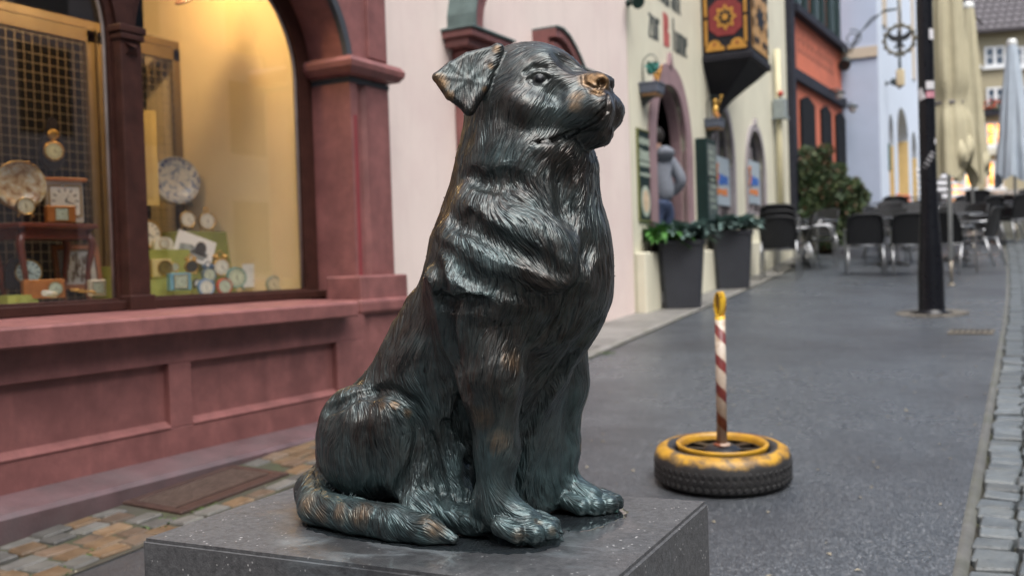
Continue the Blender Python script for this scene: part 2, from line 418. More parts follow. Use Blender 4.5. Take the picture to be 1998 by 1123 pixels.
# ================================================================== the pink shop house with its arched display window
PINK = paint('pink_render', (.72, .615, .565), .8, .035, 2.2, bmp=.25, bscale=130, dirt=(.66, .53, .50), bdist=.003, streak=.14)
RED = paint('red_sandstone_paint', (.215, .086, .080), .5, .22, 9, bmp=.5, bscale=90, dirt=(.135, .052, .050), bdist=.003, streak=.45)
LEDGE = paint('worn_ledge', (.105, .064, .068), .45, .3, 6, bmp=.4, bscale=90, dirt=(.085, .072, .075))
WOOD = paint('dark_oak', (.042, .016, .012), .45, .3, 14, bmp=.3, bscale=60, spec=.3)
SLATE = paint('slate_line', (.045, .052, .062), .6, .2, 10)
def glass_mat(name='window_glass', tint=(1, 1, 1), refl=2.4):
    if name in _mc: return _mc[name]
    m = bpy.data.materials.new(name); m.use_nodes = True; nt = m.node_tree; nt.nodes.clear()
    out = nt.nodes.new('ShaderNodeOutputMaterial'); mx = nt.nodes.new('ShaderNodeMixShader'); tr = nt.nodes.new('ShaderNodeBsdfTransparent'); gl = nt.nodes.new('ShaderNodeBsdfGlossy'); ge = nt.nodes.new('ShaderNodeNewGeometry')
    dt = nt.nodes.new('ShaderNodeVectorMath'); dt.operation = 'DOT_PRODUCT'; nt.links.new(ge.outputs['Normal'], dt.inputs[0]); nt.links.new(ge.outputs['Incoming'], dt.inputs[1])
    sch = math_n(nt, 'ADD', math_n(nt, 'MULTIPLY', math_n(nt, 'POWER', math_n(nt, 'SUBTRACT', 1.0, math_n(nt, 'ABSOLUTE', dt.outputs['Value'])), 5.0), .95), .045)
    gl.inputs['Roughness'].default_value = .01; tr.inputs['Color'].default_value = (*tint, 1)
    mm = math_n(nt, 'MULTIPLY', sch, 1.0 * refl, clamp=True)
    nt.links.new(mm, mx.inputs[0]); nt.links.new(tr.outputs[0], mx.inputs[1]); nt.links.new(gl.outputs[0], mx.inputs[2]); nt.links.new(mx.outputs[0], out.inputs[0])
    _mc[name] = m; return m
GLASS = glass_mat()
GLASSDARK = paint('dark_window', (.012, .014, .016), .06, .1, 3, bmp=0)
YZ = lambda x: Matrix(((0, 0, 1, x), (1, 0, 0, 0), (0, 1, 0, 0), (0, 0, 0, 1)))      # local (x,y,z) -> world (Y, Z, X)
WX, PX = -3.80, -3.62                      # wall face, face of the pilaster and arch
XW = -3.90                                 # plane of the window woodwork
shop = empty('shop_house', (WX, 4.0, .3), 0, 'pink rendered shop house with red arched display window behind the dog', 'house')
def S(name, mb, mat, parent=None):
    p = parent or shop; o = mb.build(name, mat, p)
    loc = Vector(shop.location)
    if p is shop: o.location = -loc
    return o
Y1, Y2 = 5.10, 9.56
mb = MB(); mb.box((WX - .25, (Y1 + Y2) / 2, 4.3), (.5, Y2 - Y1, 9.4)); mb.box((WX - .25, -.5, 4.3), (.5, 4.0, 9.4)); mb.box((WX - .25, (1.5 + Y1) / 2, 6.2), (.5, Y1 - 1.5, 5.6)); S('wall', mb, PINK)
# plinth ledge at the foot
mb = MB(); M_ = Matrix(((1, 0, 0, 0), (0, 0, 1, 0), (0, 1, 0, 0), (0, 0, 0, 1)))
mb.prism([(-3.32, -.1), (-3.32, .295), (-3.335, .312), (-3.51, .347), (-3.72, .347), (-3.72, -.1)], -2.5, 4.70, M_); S('ledge', mb, LEDGE)
# panelled wall under the window
FX = -3.50
mb = MB()
def slab(y0, y1, z0, z1, xb=-3.9, xf=FX): mb.box(((xb + xf) / 2, (y0 + y1) / 2, (z0 + z1) / 2), (xf - xb, y1 - y0, z1 - z0), bev=.003)
slab(-2.5, 4.62, .757, .90); slab(-2.5, 4.62, .33, .468)
for a, b_ in ((1.50, 1.66), (3.17, 3.30), (4.36, 4.62), (-2.5, .1)): slab(a, b_, .4685, .7565)
S('panel_frame', mb, RED)
for a, b_ in ((.1, 1.50), (1.66, 3.17), (3.30, 4.36)):
    mb = MB(); mb.box((-3.72, (a + b_) / 2, .61), (.37, b_ - a, .30))
    mb.prism([(-3.536, .4685), (FX + .004, .4685), (FX + .004, .474), (-3.536, .500)], a + .001, b_ - .001, M_); S('panel', mb, RED)
mb = MB(); mb.prism([(-3.41, .898), (-3.405, .905), (-3.405, .968), (-3.415, .978), (-3.62, .992), (-3.95, .996), (-3.95, .9)], -2.5, 4.44, M_); S('sill', mb, RED)
# pilaster: pedestal, shaft with a chamfer, capital
mb = MB(); mb.box((-3.65, 4.86, .62), (.26, .475, 1.0), bev=.012); mb.box((-3.64, 4.845, .94), (.30, .53, .085), bev=.02); mb.box((-3.60, 4.86, .2), (.36, .50, .3), bev=.01); S('pedestal', mb, RED)
mb = MB()
mb.prism([(4.715, XW - .12), (4.715, PX - .0), (4.78, PX), (4.805, PX - .025), (4.845, PX - .025), (4.87, PX), (5.10, PX), (5.10, XW - .12)], .985, 2.29, Matrix(((0, 1, 0, 0), (1, 0, 0, 0), (0, 0, 1, 0), (0, 0, 0, 1))))
pil = S('pilaster', mb, RED)
mb = MB(); mb.box((PX + .001, 4.757, 1.58), (.006, .030, .98), bev=.002); S('inlay', mb, paint('red_line', (.20, .03, .035), .6), pil)
mb = MB()
prof = [(0, 0), (.05, .012), (.075, .045), (.08, .075), (.06, .105), (0, .115)]
loop = lambda o: [(XW - .1, 4.715 - o), (PX + o, 4.715 - o), (PX + o, 5.10 + o), (WX - .05, 5.10 + o)]
mb.grid([[(p[0], p[1], 2.295 + z) for p in loop(o)] for o, z in prof], smooth=False); mb.face([(p[0], p[1], 2.41) for p in loop(0)])
S('capital', mb, RED, pil)
mb = MB(); mb.box(((XW + PX) / 2 - .045, (4.715 + 5.10) / 2, 2.275), (PX - XW + .10, .39, .03)); S('neck_band', mb, SLATE, pil)
# arched stone surround, one arch over each light
YC = (2.65, 4.00); ZS = 2.28; RA = .715
def arc(yc, r, a0, a1, n=20, z=ZS): return [(yc + r * cos(a0 + (a1 - a0) * i / n), z + r * sin(a0 + (a1 - a0) * i / n)) for i in range(n + 1)]
mb = MB()
right = arc(4.0, RA, 0, pi / 2 + .32, 26)
outer = [(5.10, ZS + .125 + (3.6 - ZS - .125) * min(1, i / 13)) if i <= 13 else (5.10 - (5.10 - 3.325) * (i - 13) / 13, 3.6) for i in range(27)]
outer[0] = (5.10, ZS + .126); right[0] = (4.715, ZS + .126)
mb.strip(right, outer, XW - .10, PX - .001, YZ(0))
left = arc(2.65, RA, pi, pi / 2 - .32, 26); outl = [(1.5, ZS + (3.6 - ZS) * min(1, i / 13)) if i <= 13 else (1.5 + (3.325 - 1.5) * (i - 13) / 13, 3.6) for i in range(27)]
mb.strip(left, outl, XW - .10, PX - .001, YZ(0)); mb.box(((XW + PX) / 2 - .05, 1.72, 1.64), (PX - XW + .1, .42, 1.28))
arch = S('arch_surround', mb, RED)
mb = MB(); mb.strip(arc(4.0, RA - .004, .19, 2.0), arc(4.0, RA + .045, .19, 2.0), PX - .03, PX + .004, YZ(0)); S('arris_band', mb, SLATE, arch)
mb = MB(); mb.box((PX + .004, 4.99, 3.0), (.02, .19, 1.15), bev=.008); S('raised_strip', mb, RED, arch)
# woodwork of the window
RG, RO = .60, .705
win = MB()
for yc in YC:
    s_ = 1
    inner = [(yc + RG, 1.055)] + arc(yc, RG, 0, pi, 28) + [(yc - RG, 1.055)]
    out = [(yc + RO, .995)] + arc(yc, RO, 0, pi, 28) + [(yc - RO, .995)]
    if yc == 4.0: out = [(max(p[0], 3.36), p[1]) for p in out]
    else: out = [(min(p[0], 3.29), p[1]) for p in out]
    win.strip(inner, out, XW - .05, XW, YZ(0))
win.box((XW - .025, 4.0, 1.026), (.05, 1.22, .058), bev=.004); win.box((XW - .025, 2.65, 1.026), (.05, 1.22, .058), bev=.004)
win.box((XW - .01, 3.32, 1.02), (.12, 3.0, .045), bev=.004)
wo = S('shop_window', win, WOOD)
mb = MB(); mb.box((XW + .012, 3.325, 1.66), (.10, .125, 1.28), bev=.008)
top = arc(2.65, RG + .035, .02, pi / 2 - .45, 12); top2 = arc(4.0, RG + .035, pi - .02, pi / 2 + .45, 12)
mb.prism(top + top2[::-1], XW - .045, XW + .02, YZ(0)); mb.box((XW + .02, 3.325, 2.325), (.125, .155, .035), bev=.006); mb.box((XW + .02, 3.325, 2.29), (.115, .14, .03), bev=.006); mb.box((XW + .02, 3.325, 1.03), (.12, .15, .075), bev=.008)
for sx in ((-.04, .04),):
    mb.grid([[(XW + .062, 3.285, 2.262), (XW + .062, 3.365, 2.262)], [(XW + .095, 3.325, 2.235), (XW + .095, 3.3251, 2.235)], [(XW + .062, 3.285, 2.205), (XW + .062, 3.365, 2.205)]], smooth=False)
S('mullion', mb, WOOD, wo)
bead = paint('glazing_bead', (.30, .26, .24), .35, .2, 10, .3)
for yc in YC:
    mb = MB(); path = [(XW - .03, yc + RG - .008, 1.06)] + [(XW - .03, p[0], p[1]) for p in arc(yc, RG - .008, 0, pi, 28)] + [(XW - .03, yc - RG + .008, 1.06)]
    mb.tube(path, .009, 6); S('glazing_bead', mb, bead, wo)
    mb = MB(); pts = [(yc + RG, 1.05)] + arc(yc, RG, 0, pi, 28) + [(yc - RG, 1.05)]
    mb.prism(pts, XW - .046, XW - .040, YZ(0)); S('pane', mb, GLASS, wo)
# inside of the display
CREAM = paint('display_wall', (.72, .62, .42), .7, .05, 3, bmp=.1)
DARK = paint('dark_room', (.012, .014, .018), .6, .3, 2)
XB = -4.92
mb = MB(); mb.box(((XW - .05 + XB - .3) / 2, 4.66, 2.0), (XW - .05 - XB + .3, .06, 2.2)); S('display_side_wall', mb, CREAM)
mb = MB(); mb.box(((XW - .05 + XB) / 2, 3.1, .99), (XW - .05 - XB, 3.1, .05)); S('display_floor', mb, paint('display_cloth', (.50, .46, .28), .8, .12, 8))
mb = MB(); mb.box((XB - 1.5, 3.0, 2.0), (.05, 5.4, 2.6)); mb.box((XB - .75, .32, 2.0), (1.5, .05, 2.6)); mb.box((XB - .3, 3, 3.32), (2.7, 5.4, .05)); mb.box((XB - .75, 3, .70), (1.5, 5.4, .05)); mb.box((XB - .8, 5.7, 2.0), (1.5, .05, 2.6)); mb.box(((XW + XB) / 2 - .03, 1.60, 2.0), (XW - XB - .08, .05, 2.2)); S('back_room', mb, DARK)
# wire screen doors behind the goods
screen = empty('wire_screen', (XB, 4.0, 1.0), 0, 'beige framed wire mesh screen doors closing the back of the display', 'screen')
BR = paint('screen_frame', (.155, .115, .055), .45, .12, 8, .2, bmp=.1)
def SC(name, mb, mat): o = mb.build(name, mat, screen); o.location = -Vector(screen.location); return o
def pz(px, py, x=XB): return on_plane(px, py, 0, x)
ysp = [pz(352, 300)[1] - .005, pz(193, 200)[1], pz(172, 200)[1] - .02]
ztop = 2.56
for y0, y1 in ((3.99 + .035, 4.60), (3.99 - .035 - 1.25, 3.99 - .035), (1.5, 2.69)):
    mb = MB()
    for y in (y0, y1): mb.box((XB, y, 1.80), (.04, .055, 1.62), bev=.003)
    mb.box((XB, (y0 + y1) / 2, ztop), (.04, y1 - y0 + .055, .075), bev=.003); mb.box((XB, (y0 + y1) / 2, 1.0), (.04, y1 - y0 + .055, .06), bev=.003); SC('door_frame', mb, BR)
    mb = MB(); k = y0 + .05
    while k < y1 - .02: mb.box((XB, k, 1.79), (.003, .0026, 1.52)); k += .052
    k = 1.05
    while k < ztop - .04: mb.box((XB + .004, (y0 + y1) / 2, k), (.004, y1 - y0 - .05, .0026)); k += .052
    o = SC('wire_mesh', mb, paint('wire', (.36, .31, .24), .4, .1, 5, .5, bmp=0)); o['kind'] = 'stuff'
mb = MB(); mb.box((XB - .01, 3.0, 2.625), (.05, 3.3, .05), bev=.003); SC('head_rail', mb, BR)
# the lamp that lights the display (its glow shows on the side wall)
lp = empty('display_lamp', (-4.25, 3.92, 3.08), 0, 'small brass spotlight hanging above the display inside the shop window', 'lamp')
mb = MB(); mb.lathe([(.0, .12), (.03, .12), (.035, .08), (.055, .0), (.05, .0), (.03, .075)], n=16); mb.tube([(0, 0, .12), (0, 0, .38)], .008, 6); mb.build('lamp_shade', paint('brass', (.55, .36, .12), .3, .15, 12, .9, bmp=0), lp)
mb = MB(); mb.sphere((0, 0, .03), .028); mb.build('bulb', glow('warm_bulb', (1, .72, .35), 25), lp)
def warm(loc, e, size, col=(1.0, .66, .30), spot=None, tgt=None):
    l = bpy.data.lights.new('display_light', 'SPOT' if spot else 'POINT'); l.energy = e; l.color = col; l.shadow_soft_size = size
    o = bpy.data.objects.new('display_light', l); COL.objects.link(o); o.location = loc
    if spot:
        l.spot_size = radians(spot); l.spot_blend = .6; o.rotation_euler = (Vector(tgt) - Vector(loc)).to_track_quat('-Z', 'Y').to_euler()
warm((-4.22, 3.98, 2.97), 12.5, .05, (1, .64, .28))
warm((-4.50, 4.38, 2.95), 1.6, .04, (1, .50, .12))
warm((-4.20, 2.9, 2.95), 13, .04, (1, .64, .27))
hd = empty('hanging_disc', (-4.285, 4.14, 2.735), 0, 'small oval wooden disc hung high in the display, above the top of the picture', 'ornament')
mb = MB(); mb.lathe([(0, -.006), (.062, -.006), (.066, 0), (.062, .006), (0, .006)], axis=(.08, -.45, .62), n=28, sy=1.75); mb.build('disc', paint('disc_wood', (.10, .05, .03), .5), hd); mb = MB(); mb.tube([(0, 0, .08), (0, 0, .55)], .002, 5); mb.build('cord', paint('cord', (.05, .04, .03), .8), hd)
# broken pediment over the house door, hidden behind the dog
door = MB(); door.box((WX - .02, 7.1, 1.45), (.06, 1.2, 2.0), bev=.01)
for y in (6.85, 7.35):
    for z in (1.0, 1.85): door.box((WX + .015, y, z), (.02, .38, .62), bev=.008)
dd = S('house_door', door, WOOD); mb = MB(); mb.sphere((WX + .05, 6.62, 1.45), .03); S('handle', mb, paint('brass', (.55, .36, .12)), dd)
COPPER = paint('copper_flashing', (.11, .155, .15), .55, .25, 10, .3)
port = MB()
for y in (6.32, 7.88): port.box((WX + .06, y, 1.53), (.12, .30, 2.05), bev=.015); 
port.box((WX + .07, 7.1, 2.63), (.14, 1.9, .17), bev=.02)
po = S('door_surround', port, RED)
for y0, y1 in ((6.03, 6.64), (7.62, 8.14)):
    mb = MB(); mb.box((WX + .10, (y0 + y1) / 2, 2.745), (.20, y1 - y0 - .06, .06), bev=.012); mb.box((WX + .125, (y0 + y1) / 2, 2.80), (.25, y1 - y0, .05), bev=.008); S('cornice', mb, RED, po)
    mb = MB(); mb.box((WX + .13, (y0 + y1) / 2, 2.835), (.275, y1 - y0 + .03, .018), bev=.004); S('flashing', mb, COPPER, po)
pl = [(6.12, 2.845), (6.125, 2.95), (6.16, 3.08), (6.23, 3.20), (6.34, 3.30), (6.48, 3.37)]
pr = [(7.44, 3.10), (7.56, 3.105), (7.68, 3.07), (7.80, 3.00), (7.90, 2.92), (7.98, 2.845)]
def offs(p, d): 
    r_ = []
    for i, q in enumerate(p):
        a, c = Vector(p[max(i - 1, 0)]), Vector(p[min(i + 1, len(p) - 1)]); t = (c - a).normalized(); r_.append((q[0] + t.y * d, q[1] - t.x * d))
    return r_
for p in (pl, pr):
    mb = MB()
    for d0, d1, xo in ((.0, .07, .22), (.07, .115, .15), (.115, .17, .19)): mb.strip(offs(p, d0), offs(p, d1), WX - .02, WX + xo, YZ(0), smooth=False)
    S('scroll', mb, RED, po)
    mb = MB(); mb.strip(offs(p, -.016), offs(p, -.001), WX - .02, WX + .24, YZ(0)); S('flashing', mb, COPPER, po)
# ================================================================== the cream inn beside it
FD = Vector((-.04, 1, 0)).normalized(); FN = Vector((FD.y, -FD.x, 0))          # along the inn front, and outwards from it
FP0 = Vector((-3.8, 9.585, 0))
FM = lambda o=0.0: Matrix(((FD.x, 0, FN.x, FP0.x + FN.x * o), (FD.y, 0, FN.y, FP0.y + FN.y * o), (0, 1, 0, 0), (0, 0, 0, 1)))   # local (along, up, out)
def FPt(u, z, o=0.0): q = FP0 + FD * u + FN * o; return Vector((q.x, q.y, z))
FROT = Matrix(((FD.x, FN.x, 0, 0), (FD.y, FN.y, 0, 0), (0, 0, 1, 0), (0, 0, 0, 1)))         # box axes: along, out, up
CREAMW = paint('cream_render', (.62, .60, .47), .8, .08, 1.4, bmp=.25, bscale=120, dirt=(.60, .55, .43), bdist=.003, streak=.16)
MAUVE = paint('mauve_stone', (.27, .175, .185), .6, .12, 6, bmp=.25, dirt=(.20, .13, .14))
inn = empty('inn', FPt(0, .6), 0, 'cream rendered inn with black lettering, pointed arches and a carved bay', 'inn')
def I(name, mb, mat, parent=None):
    o = mb.build(name, mat, parent or inn)
    if parent is None: o.location = -Vector(inn.location)
    return o
def pointed(uc, w, zs, za, n=10, z0=None):
    "pointed arch outline (closed, from lower left round to lower right)"
    L = []
    for i in range(n + 1):
        t = i / n; L.append((uc - w * (1 - t ** 2.1) if False else uc - w * math.cos(t * pi / 2) ** .82, zs + (za - zs) * math.sin(t * pi / 2) ** 1.12))
    Rr = [(2 * uc - x, z) for x, z in L[::-1]]
    p = L + Rr[1:]
    return ([(uc - w, z0)] + p + [(uc + w, z0)]) if z0 is not None else p
OPEN = [(1.36, .60, 2.42, 3.16, .62), (3.68, .56, 2.45, 3.17, 1.66), (5.66, .58, 2.40, 3.10, 1.80)]
LEN = 8.62; ZTOP = 7.5
# wall as strips round the three openings
mb = MB(); cuts = [0] + [v for o in OPEN for v in (o[0] - o[1], o[0] + o[1])] + [LEN]
for a, b_ in zip(cuts[0::2], cuts[1::2]): mb.box(FPt((a + b_) / 2, (ZTOP - .2) / 2, -.085), (b_ - a, .17, ZTOP + .2), rot=FROT)
for uc, w, zs, za, z0 in OPEN:
    ar = pointed(uc, w, zs, za, 12); tp = [(uc - w + 2 * w * i / (len(ar) - 1), ZTOP) for i in range(len(ar))]
    mb.strip(ar, tp, -.17, .0, FM())
    if z0 > 1: mb.box(FPt(uc, z0 / 2 - .1, -.085), (2 * w, .17, z0 + .2), rot=FROT)
I('wall', mb, CREAMW)
mb = MB(); mb.box(FPt(.26, .6, .06), (.50, .12, 1.30), rot=FROT, bev=.02); mb.box(FPt(2.5, .6, .05), (1.0, .10, 1.35), rot=FROT, bev=.02); mb.box(FPt(5.8, .7, .05), (5.5, .10, 1.4), rot=FROT, bev=.02); I('plinth', mb, CREAMW)
# openings: stone surround with a pointed finial, reveal, door passage and glazed windows
for k, (uc, w, zs, za, z0) in enumerate(OPEN):
    wide = .22 if k == 0 else .09
    ar = pointed(uc, w, zs, za, 12, z0); ao = pointed(uc, w + wide, zs, za + wide * 1.05, 12, z0)
    mb = MB(); mb.strip(ar, ao, -.05, .03 if k == 0 else .035, FM())
    mb.strip([(p[0], p[1]) for p in pointed(uc, w - .03, zs, za - .03, 12, z0)], [(p[0], p[1]) for p in pointed(uc, w - .002, zs, za - .002, 12, z0)], -.17 if k == 0 else -.10, -.052, FM())
    for j in (-1, 1): mb.prism([(uc, za + wide * 1.7), (uc + j * .03, za + wide + .10), (uc + j * .07, za + wide + .0), (uc, za + wide - .03)][::j], -.0, .045, FM())
    fr = I('door_surround' if k == 0 else 'window_surround', mb, MAUVE if k == 0 else paint('grey_mauve', (.30, .27, .28), .6, .1, 8))
    if k == 0:
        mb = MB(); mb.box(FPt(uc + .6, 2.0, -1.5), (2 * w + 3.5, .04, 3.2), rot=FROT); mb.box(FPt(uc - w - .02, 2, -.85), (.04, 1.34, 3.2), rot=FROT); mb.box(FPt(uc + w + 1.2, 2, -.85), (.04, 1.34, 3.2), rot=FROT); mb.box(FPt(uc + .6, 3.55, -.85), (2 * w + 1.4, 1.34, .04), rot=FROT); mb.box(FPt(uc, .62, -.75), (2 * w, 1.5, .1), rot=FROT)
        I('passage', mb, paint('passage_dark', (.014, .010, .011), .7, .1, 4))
        mb = MB(); mb.box(FPt(uc, 2.0, -1.45), (.9, .05, 2.1), rot=FROT, bev=.01); mb.box(FPt(uc, 1.6, -1.42), (.6, .03, .8), rot=FROT); I('inner_door', mb, WOOD)
    else:
        mb = MB(); mb.prism(pointed(uc, w - .03, zs, za - .04, 12, z0 + .03), -.085, -.075, FM()); I('pane', mb, GLASSDARK, fr).location = (0, 0, 0)
        mb = MB(); mb.box(FPt(uc, (z0 + za) / 2 - .1, -.062), (.04, .03, za - z0 - .3), rot=FROT); mb.box(FPt(uc, zs, -.062), (2 * w - .1, .03, .04), rot=FROT); mb.box(FPt(uc, z0 + .04, -.2), (2 * w + .04, .4, .05), rot=FROT); I('window_bar', mb, paint('grey_mauve', (.30, .27, .28)), fr).location = (0, 0, 0)
# lettering on the front, black letter built of pen strokes
INK = paint('black_lettering', (.028, .04, .042), .7, .15, 12, bmp=0); INKR = paint('red_lettering', (.42, .10, .09), .7, .15, 12, bmp=0)
GL = {'n': (.62, [(0, 0, 0, 1), (0, .9, .3, 1), (.42, 0, .42, .9), (.3, 1, .42, .85)]), 'm': (1.0, [(0, 0, 0, 1), (0, .9, .3, 1), (.4, 0, .4, .9), (.4, .9, .68, 1), (.8, 0, .8, .9), (.7, 1, .8, .85)]),
      'u': (.62, [(0, .12, 0, 1), (0, .1, .15, 0), (.15, 0, .42, .15), (.42, 0, .42, 1)]), 'r': (.45, [(0, 0, 0, 1), (0, .8, .22, 1), (.22, 1, .32, .85)]), 'z': (.55, [(0, 1, .4, 1), (.4, .95, .02, .05), (0, 0, .42, 0), (.1, .5, .32, .5)]),
      'l': (.3, [(0, 0, 0, 1.55), (0, 0, .12, .06)]), 'e': (.52, [(0, .1, 0, .95), (0, .95, .25, 1), (.25, 1, .33, .65), (.33, .65, 0, .5), (0, .08, .3, .05)]), 'a': (.6, [(.05, .95, .3, 1), (.38, 0, .38, .95), (.38, .5, .05, .45), (.03, .1, .03, .45), (.03, .08, .36, .1)]),
      't': (.42, [(.08, .05, .08, 1.35), (0, 1, .3, 1), (.08, .05, .28, .05)]), 's': (.5, [(.32, .92, .05, 1), (.03, .95, .03, .6), (.03, .55, .34, .45), (.34, .45, .34, .1), (.34, .05, .02, .05)]),
      'R': (.95, [(.1, 0, .1, 1.5), (.35, .1, .35, 1.4), (0, 1.5, .5, 1.5), (.5, 1.5, .62, 1.1), (.62, 1.1, .36, .8), (.4, .78, .66, 0)]), 'B': (1.5, [(.1, 0, .1, 1.5), (.42, .1, .42, 1.4), (0, 1.5, .8, 1.5), (.85, 1.45, .9, .95), (.9, .9, .45, .8), (.45, .78, 1.0, .65), (1.0, .62, .95, .1), (.95, .05, 0, 0), (.66, .9, .66, 1.4), (.7, .1, .7, .65)])}
def word(txt, u, z, h, mat, name, o=.004):
    mb = MB()
    for ch in txt:
        wd, st = GL[ch]
        for x0, z0, x1, z1 in st:
            a = Vector((u + x0 * h * .82, z + z0 * h)); c = Vector((u + x1 * h * .82, z + z1 * h)); d = (c - a).normalized(); p = Vector((-d.y, d.x)) * h * (.115 if abs(d.y) > .6 else .07)
            e = d * h * .05
            mb.prism([tuple(a - e), tuple(a + p), tuple(c + p), tuple(c + e), tuple(c - p), tuple(a - p)], .001, o, FM())
        u += wd * h * .82 + h * .14
    return I(name, mb, mat), u
_, u_ = word('zur', .70, 3.60, .235, INK, 'lettering')
_, u_ = word('B', 1.22, 3.60, .235, INKR, 'lettering'); _, u_ = word('lume', 1.60, 3.60, .235, INK, 'lettering')
word('Restaurant', .60, 4.07, .225, INK, 'lettering')
# carved and painted bay on its black corbel
BLK = paint('bay_black', (.011, .011, .016), .6, .2, 10, bmp=.2, spec=.25); GOLD = paint('bay_gold', (.50, .25, .045), .4, .18, 14, .25, bmp=.2); OXB = paint('bay_red', (.20, .022, .022), .5, .15, 10, bmp=.1)
BU0, BU1, BO = 2.84, 3.90, .62; BZ0, BZ1 = 3.70, 6.2
bay = MB(); bay.box(FPt((BU0 + BU1) / 2, (BZ0 + BZ1) / 2, BO / 2), (BU1 - BU0, BO, BZ1 - BZ0), rot=FROT, bev=.01); bay = I('bay', bay, BLK)
mb = MB(); rows = []
for i in range(9):
    t = i / 8; s_ = .12 + .88 * (1 - t) ** 1.55; z = BZ0 - .03 - .66 * t ** .85
    a, b_ = (BU0 + BU1) / 2 - (BU1 - BU0) / 2 * s_, (BU0 + BU1) / 2 + (BU1 - BU0) / 2 * s_; o = BO * (.06 + .94 * (1 - t) ** 1.5)
    rows.append([FPt(a, z, -.01), FPt(a, z, o), FPt(b_, z, o), FPt(b_, z, -.01)])
mb.grid(rows, smooth=False); mb.face(rows[-1]); mb.box(FPt((BU0 + BU1) / 2, BZ0 - .0, BO / 2 + .01), (BU1 - BU0 + .05, BO + .03, .10), rot=FROT, bev=.02); I('corbel', mb, BLK, bay).location = (0, 0, 0)
# rosette panel on the side face that looks down the street, lattice panel on the front
SM = Matrix(((FN.x, 0, -FD.x, FPt(BU0, 0).x), (FN.y, 0, -FD.y, FPt(BU0, 0).y), (0, 1, 0, 0), (0, 0, 0, 1)))            # local (out, up, towards viewer)
def SP(name, polys, mat, lo, hi):
    for p in polys:
        mb = MB(); mb.prism(p, lo, hi, SM); I(name, mb, mat, bay).location = (0, 0, 0)
cxp, czp = BO / 2, 4.20
rect0 = None
rect = lambda x0, z0, x1, z1: [(x0, z0), (x1, z0), (x1, z1), (x0, z1)]
SP('gold_moulding', [rect(.04, 3.86, .075, 4.19), rect(.04, 4.23, .075, 4.6), rect(BO - .075, 3.86, BO - .04, 4.19), rect(BO - .075, 4.23, BO - .04, 4.6)], GOLD, .004, .016)
def lobe(x, z, sg, up):
    pts = []
    for i in range(13):
        a = pi * i / 12; pts.append((x + .085 * cos(a), z + up * .085 * sin(a)))
    return pts
SP('gold_scroll', [rect(.05, 3.79, .29, 3.84), rect(.33, 3.79, .57, 3.84), lobe(.165, 3.84, 1, 1), lobe(.455, 3.84, 1, 1), lobe(.165, 4.62, 1, -1), lobe(.455, 4.62, 1, -1)], GOLD, .004, .020)
SP('scroll_eye', [[(x + .018 * cos(a * pi / 4), z + .018 * sin(a * pi / 4)) for a in range(8)] for x, z in ((.165, 3.868), (.455, 3.868), (.165, 4.59), (.455, 4.59))], OXB, .021, .027)
SP('red_field', [[(cxp + .21 * (1 if abs(cos(a)) > .3 else .5) * (1 if cos(a) > 0 else -1), czp + .0 + .235 * (sin(a))) for a in [radians(v) for v in (35, 75, 105, 145, 215, 255, 285, 325)]]], OXB, .004, .010)
star = lambda r0, r1, n: [(cxp + (r0 if i % 2 else r1) * cos(pi * i / n), czp + (r0 if i % 2 else r1) * 1.12 * sin(pi * i / n)) for i in range(2 * n)]
SP('gold_star', [star(.10, .15, 8)], GOLD, .0105, .018); SP('black_star', [star(.065, .10, 8)], BLK, .0185, .022); SP('gold_boss', [star(.036, .042, 8)], GOLD, .0225, .035)
mb = MB(); mb.prism(rect(BU0 + .08, 3.80, BU1 - .08, 4.68), BO + .003, BO + .012, FM()); I('gold_panel', mb, GOLD, bay).location = (0, 0, 0)
mb = MB(); uc_, zc_ = (BU0 + BU1) / 2, 4.24
mb.prism([(uc_ + (.16 if i % 2 else .30) * cos(pi * i / 8), zc_ + (.10 if i % 2 else .20) * sin(pi * i / 8)) for i in range(16)], BO + .013, BO + .018, FM())
for sx in (-1, 1):
    for k in range(4): mb.prism([(uc_ + sx * .40 + .05 * cos(a * pi / 4), zc_ - .33 + .22 * k + .07 * sin(a * pi / 4)) for a in range(8)], BO + .013, BO + .018, FM())
    for sz in (-1, 1): mb.prism([(uc_ + sx * .20 + .12 * cos(a * pi / 4), zc_ + sz * .31 + .045 * sin(a * pi / 4)) for a in range(8)], BO + .013, BO + .018, FM())
_la = I('lattice', mb, BLK, bay); _la.location = (0, 0, 0); _la['kind'] = 'stuff'
mb = MB(); mb.box(FPt(BU1 + .18, 4.8, .10), (.30, .20, 1.5), rot=FROT, bev=.01); mb.box(FPt(BU1 + .20, 4.02, .12), (.40, .26, .05), rot=FROT); I('shutter', mb, OXB)
# rainwater pipe with its hopper
mb = MB(); mb.tube([FPt(7.15, 1.35, .09), FPt(7.15, 4.6, .09)], .055, 10); pipe = I('rain_pipe', mb, paint('pipe_paint', (.50, .46, .30), .6, .08, 6))
mb = MB(); mb.box(FPt(7.12, 3.62, .12), (.22, .20, .30), rot=FROT, bev=.015); mb.box(FPt(7.12, 3.46, .12), (.26, .24, .04), rot=FROT); I('hopper', mb, paint('zinc', (.30, .34, .34), .45, .15, 14, .5), pipe).location = (0, 0, 0)
mb = MB(); mb.sphere(FPt(7.1, 3.86, .14), .05); I('alarm_light', mb, paint('alarm_red', (.40, .05, .03), .35), pipe).location = (0, 0, 0)
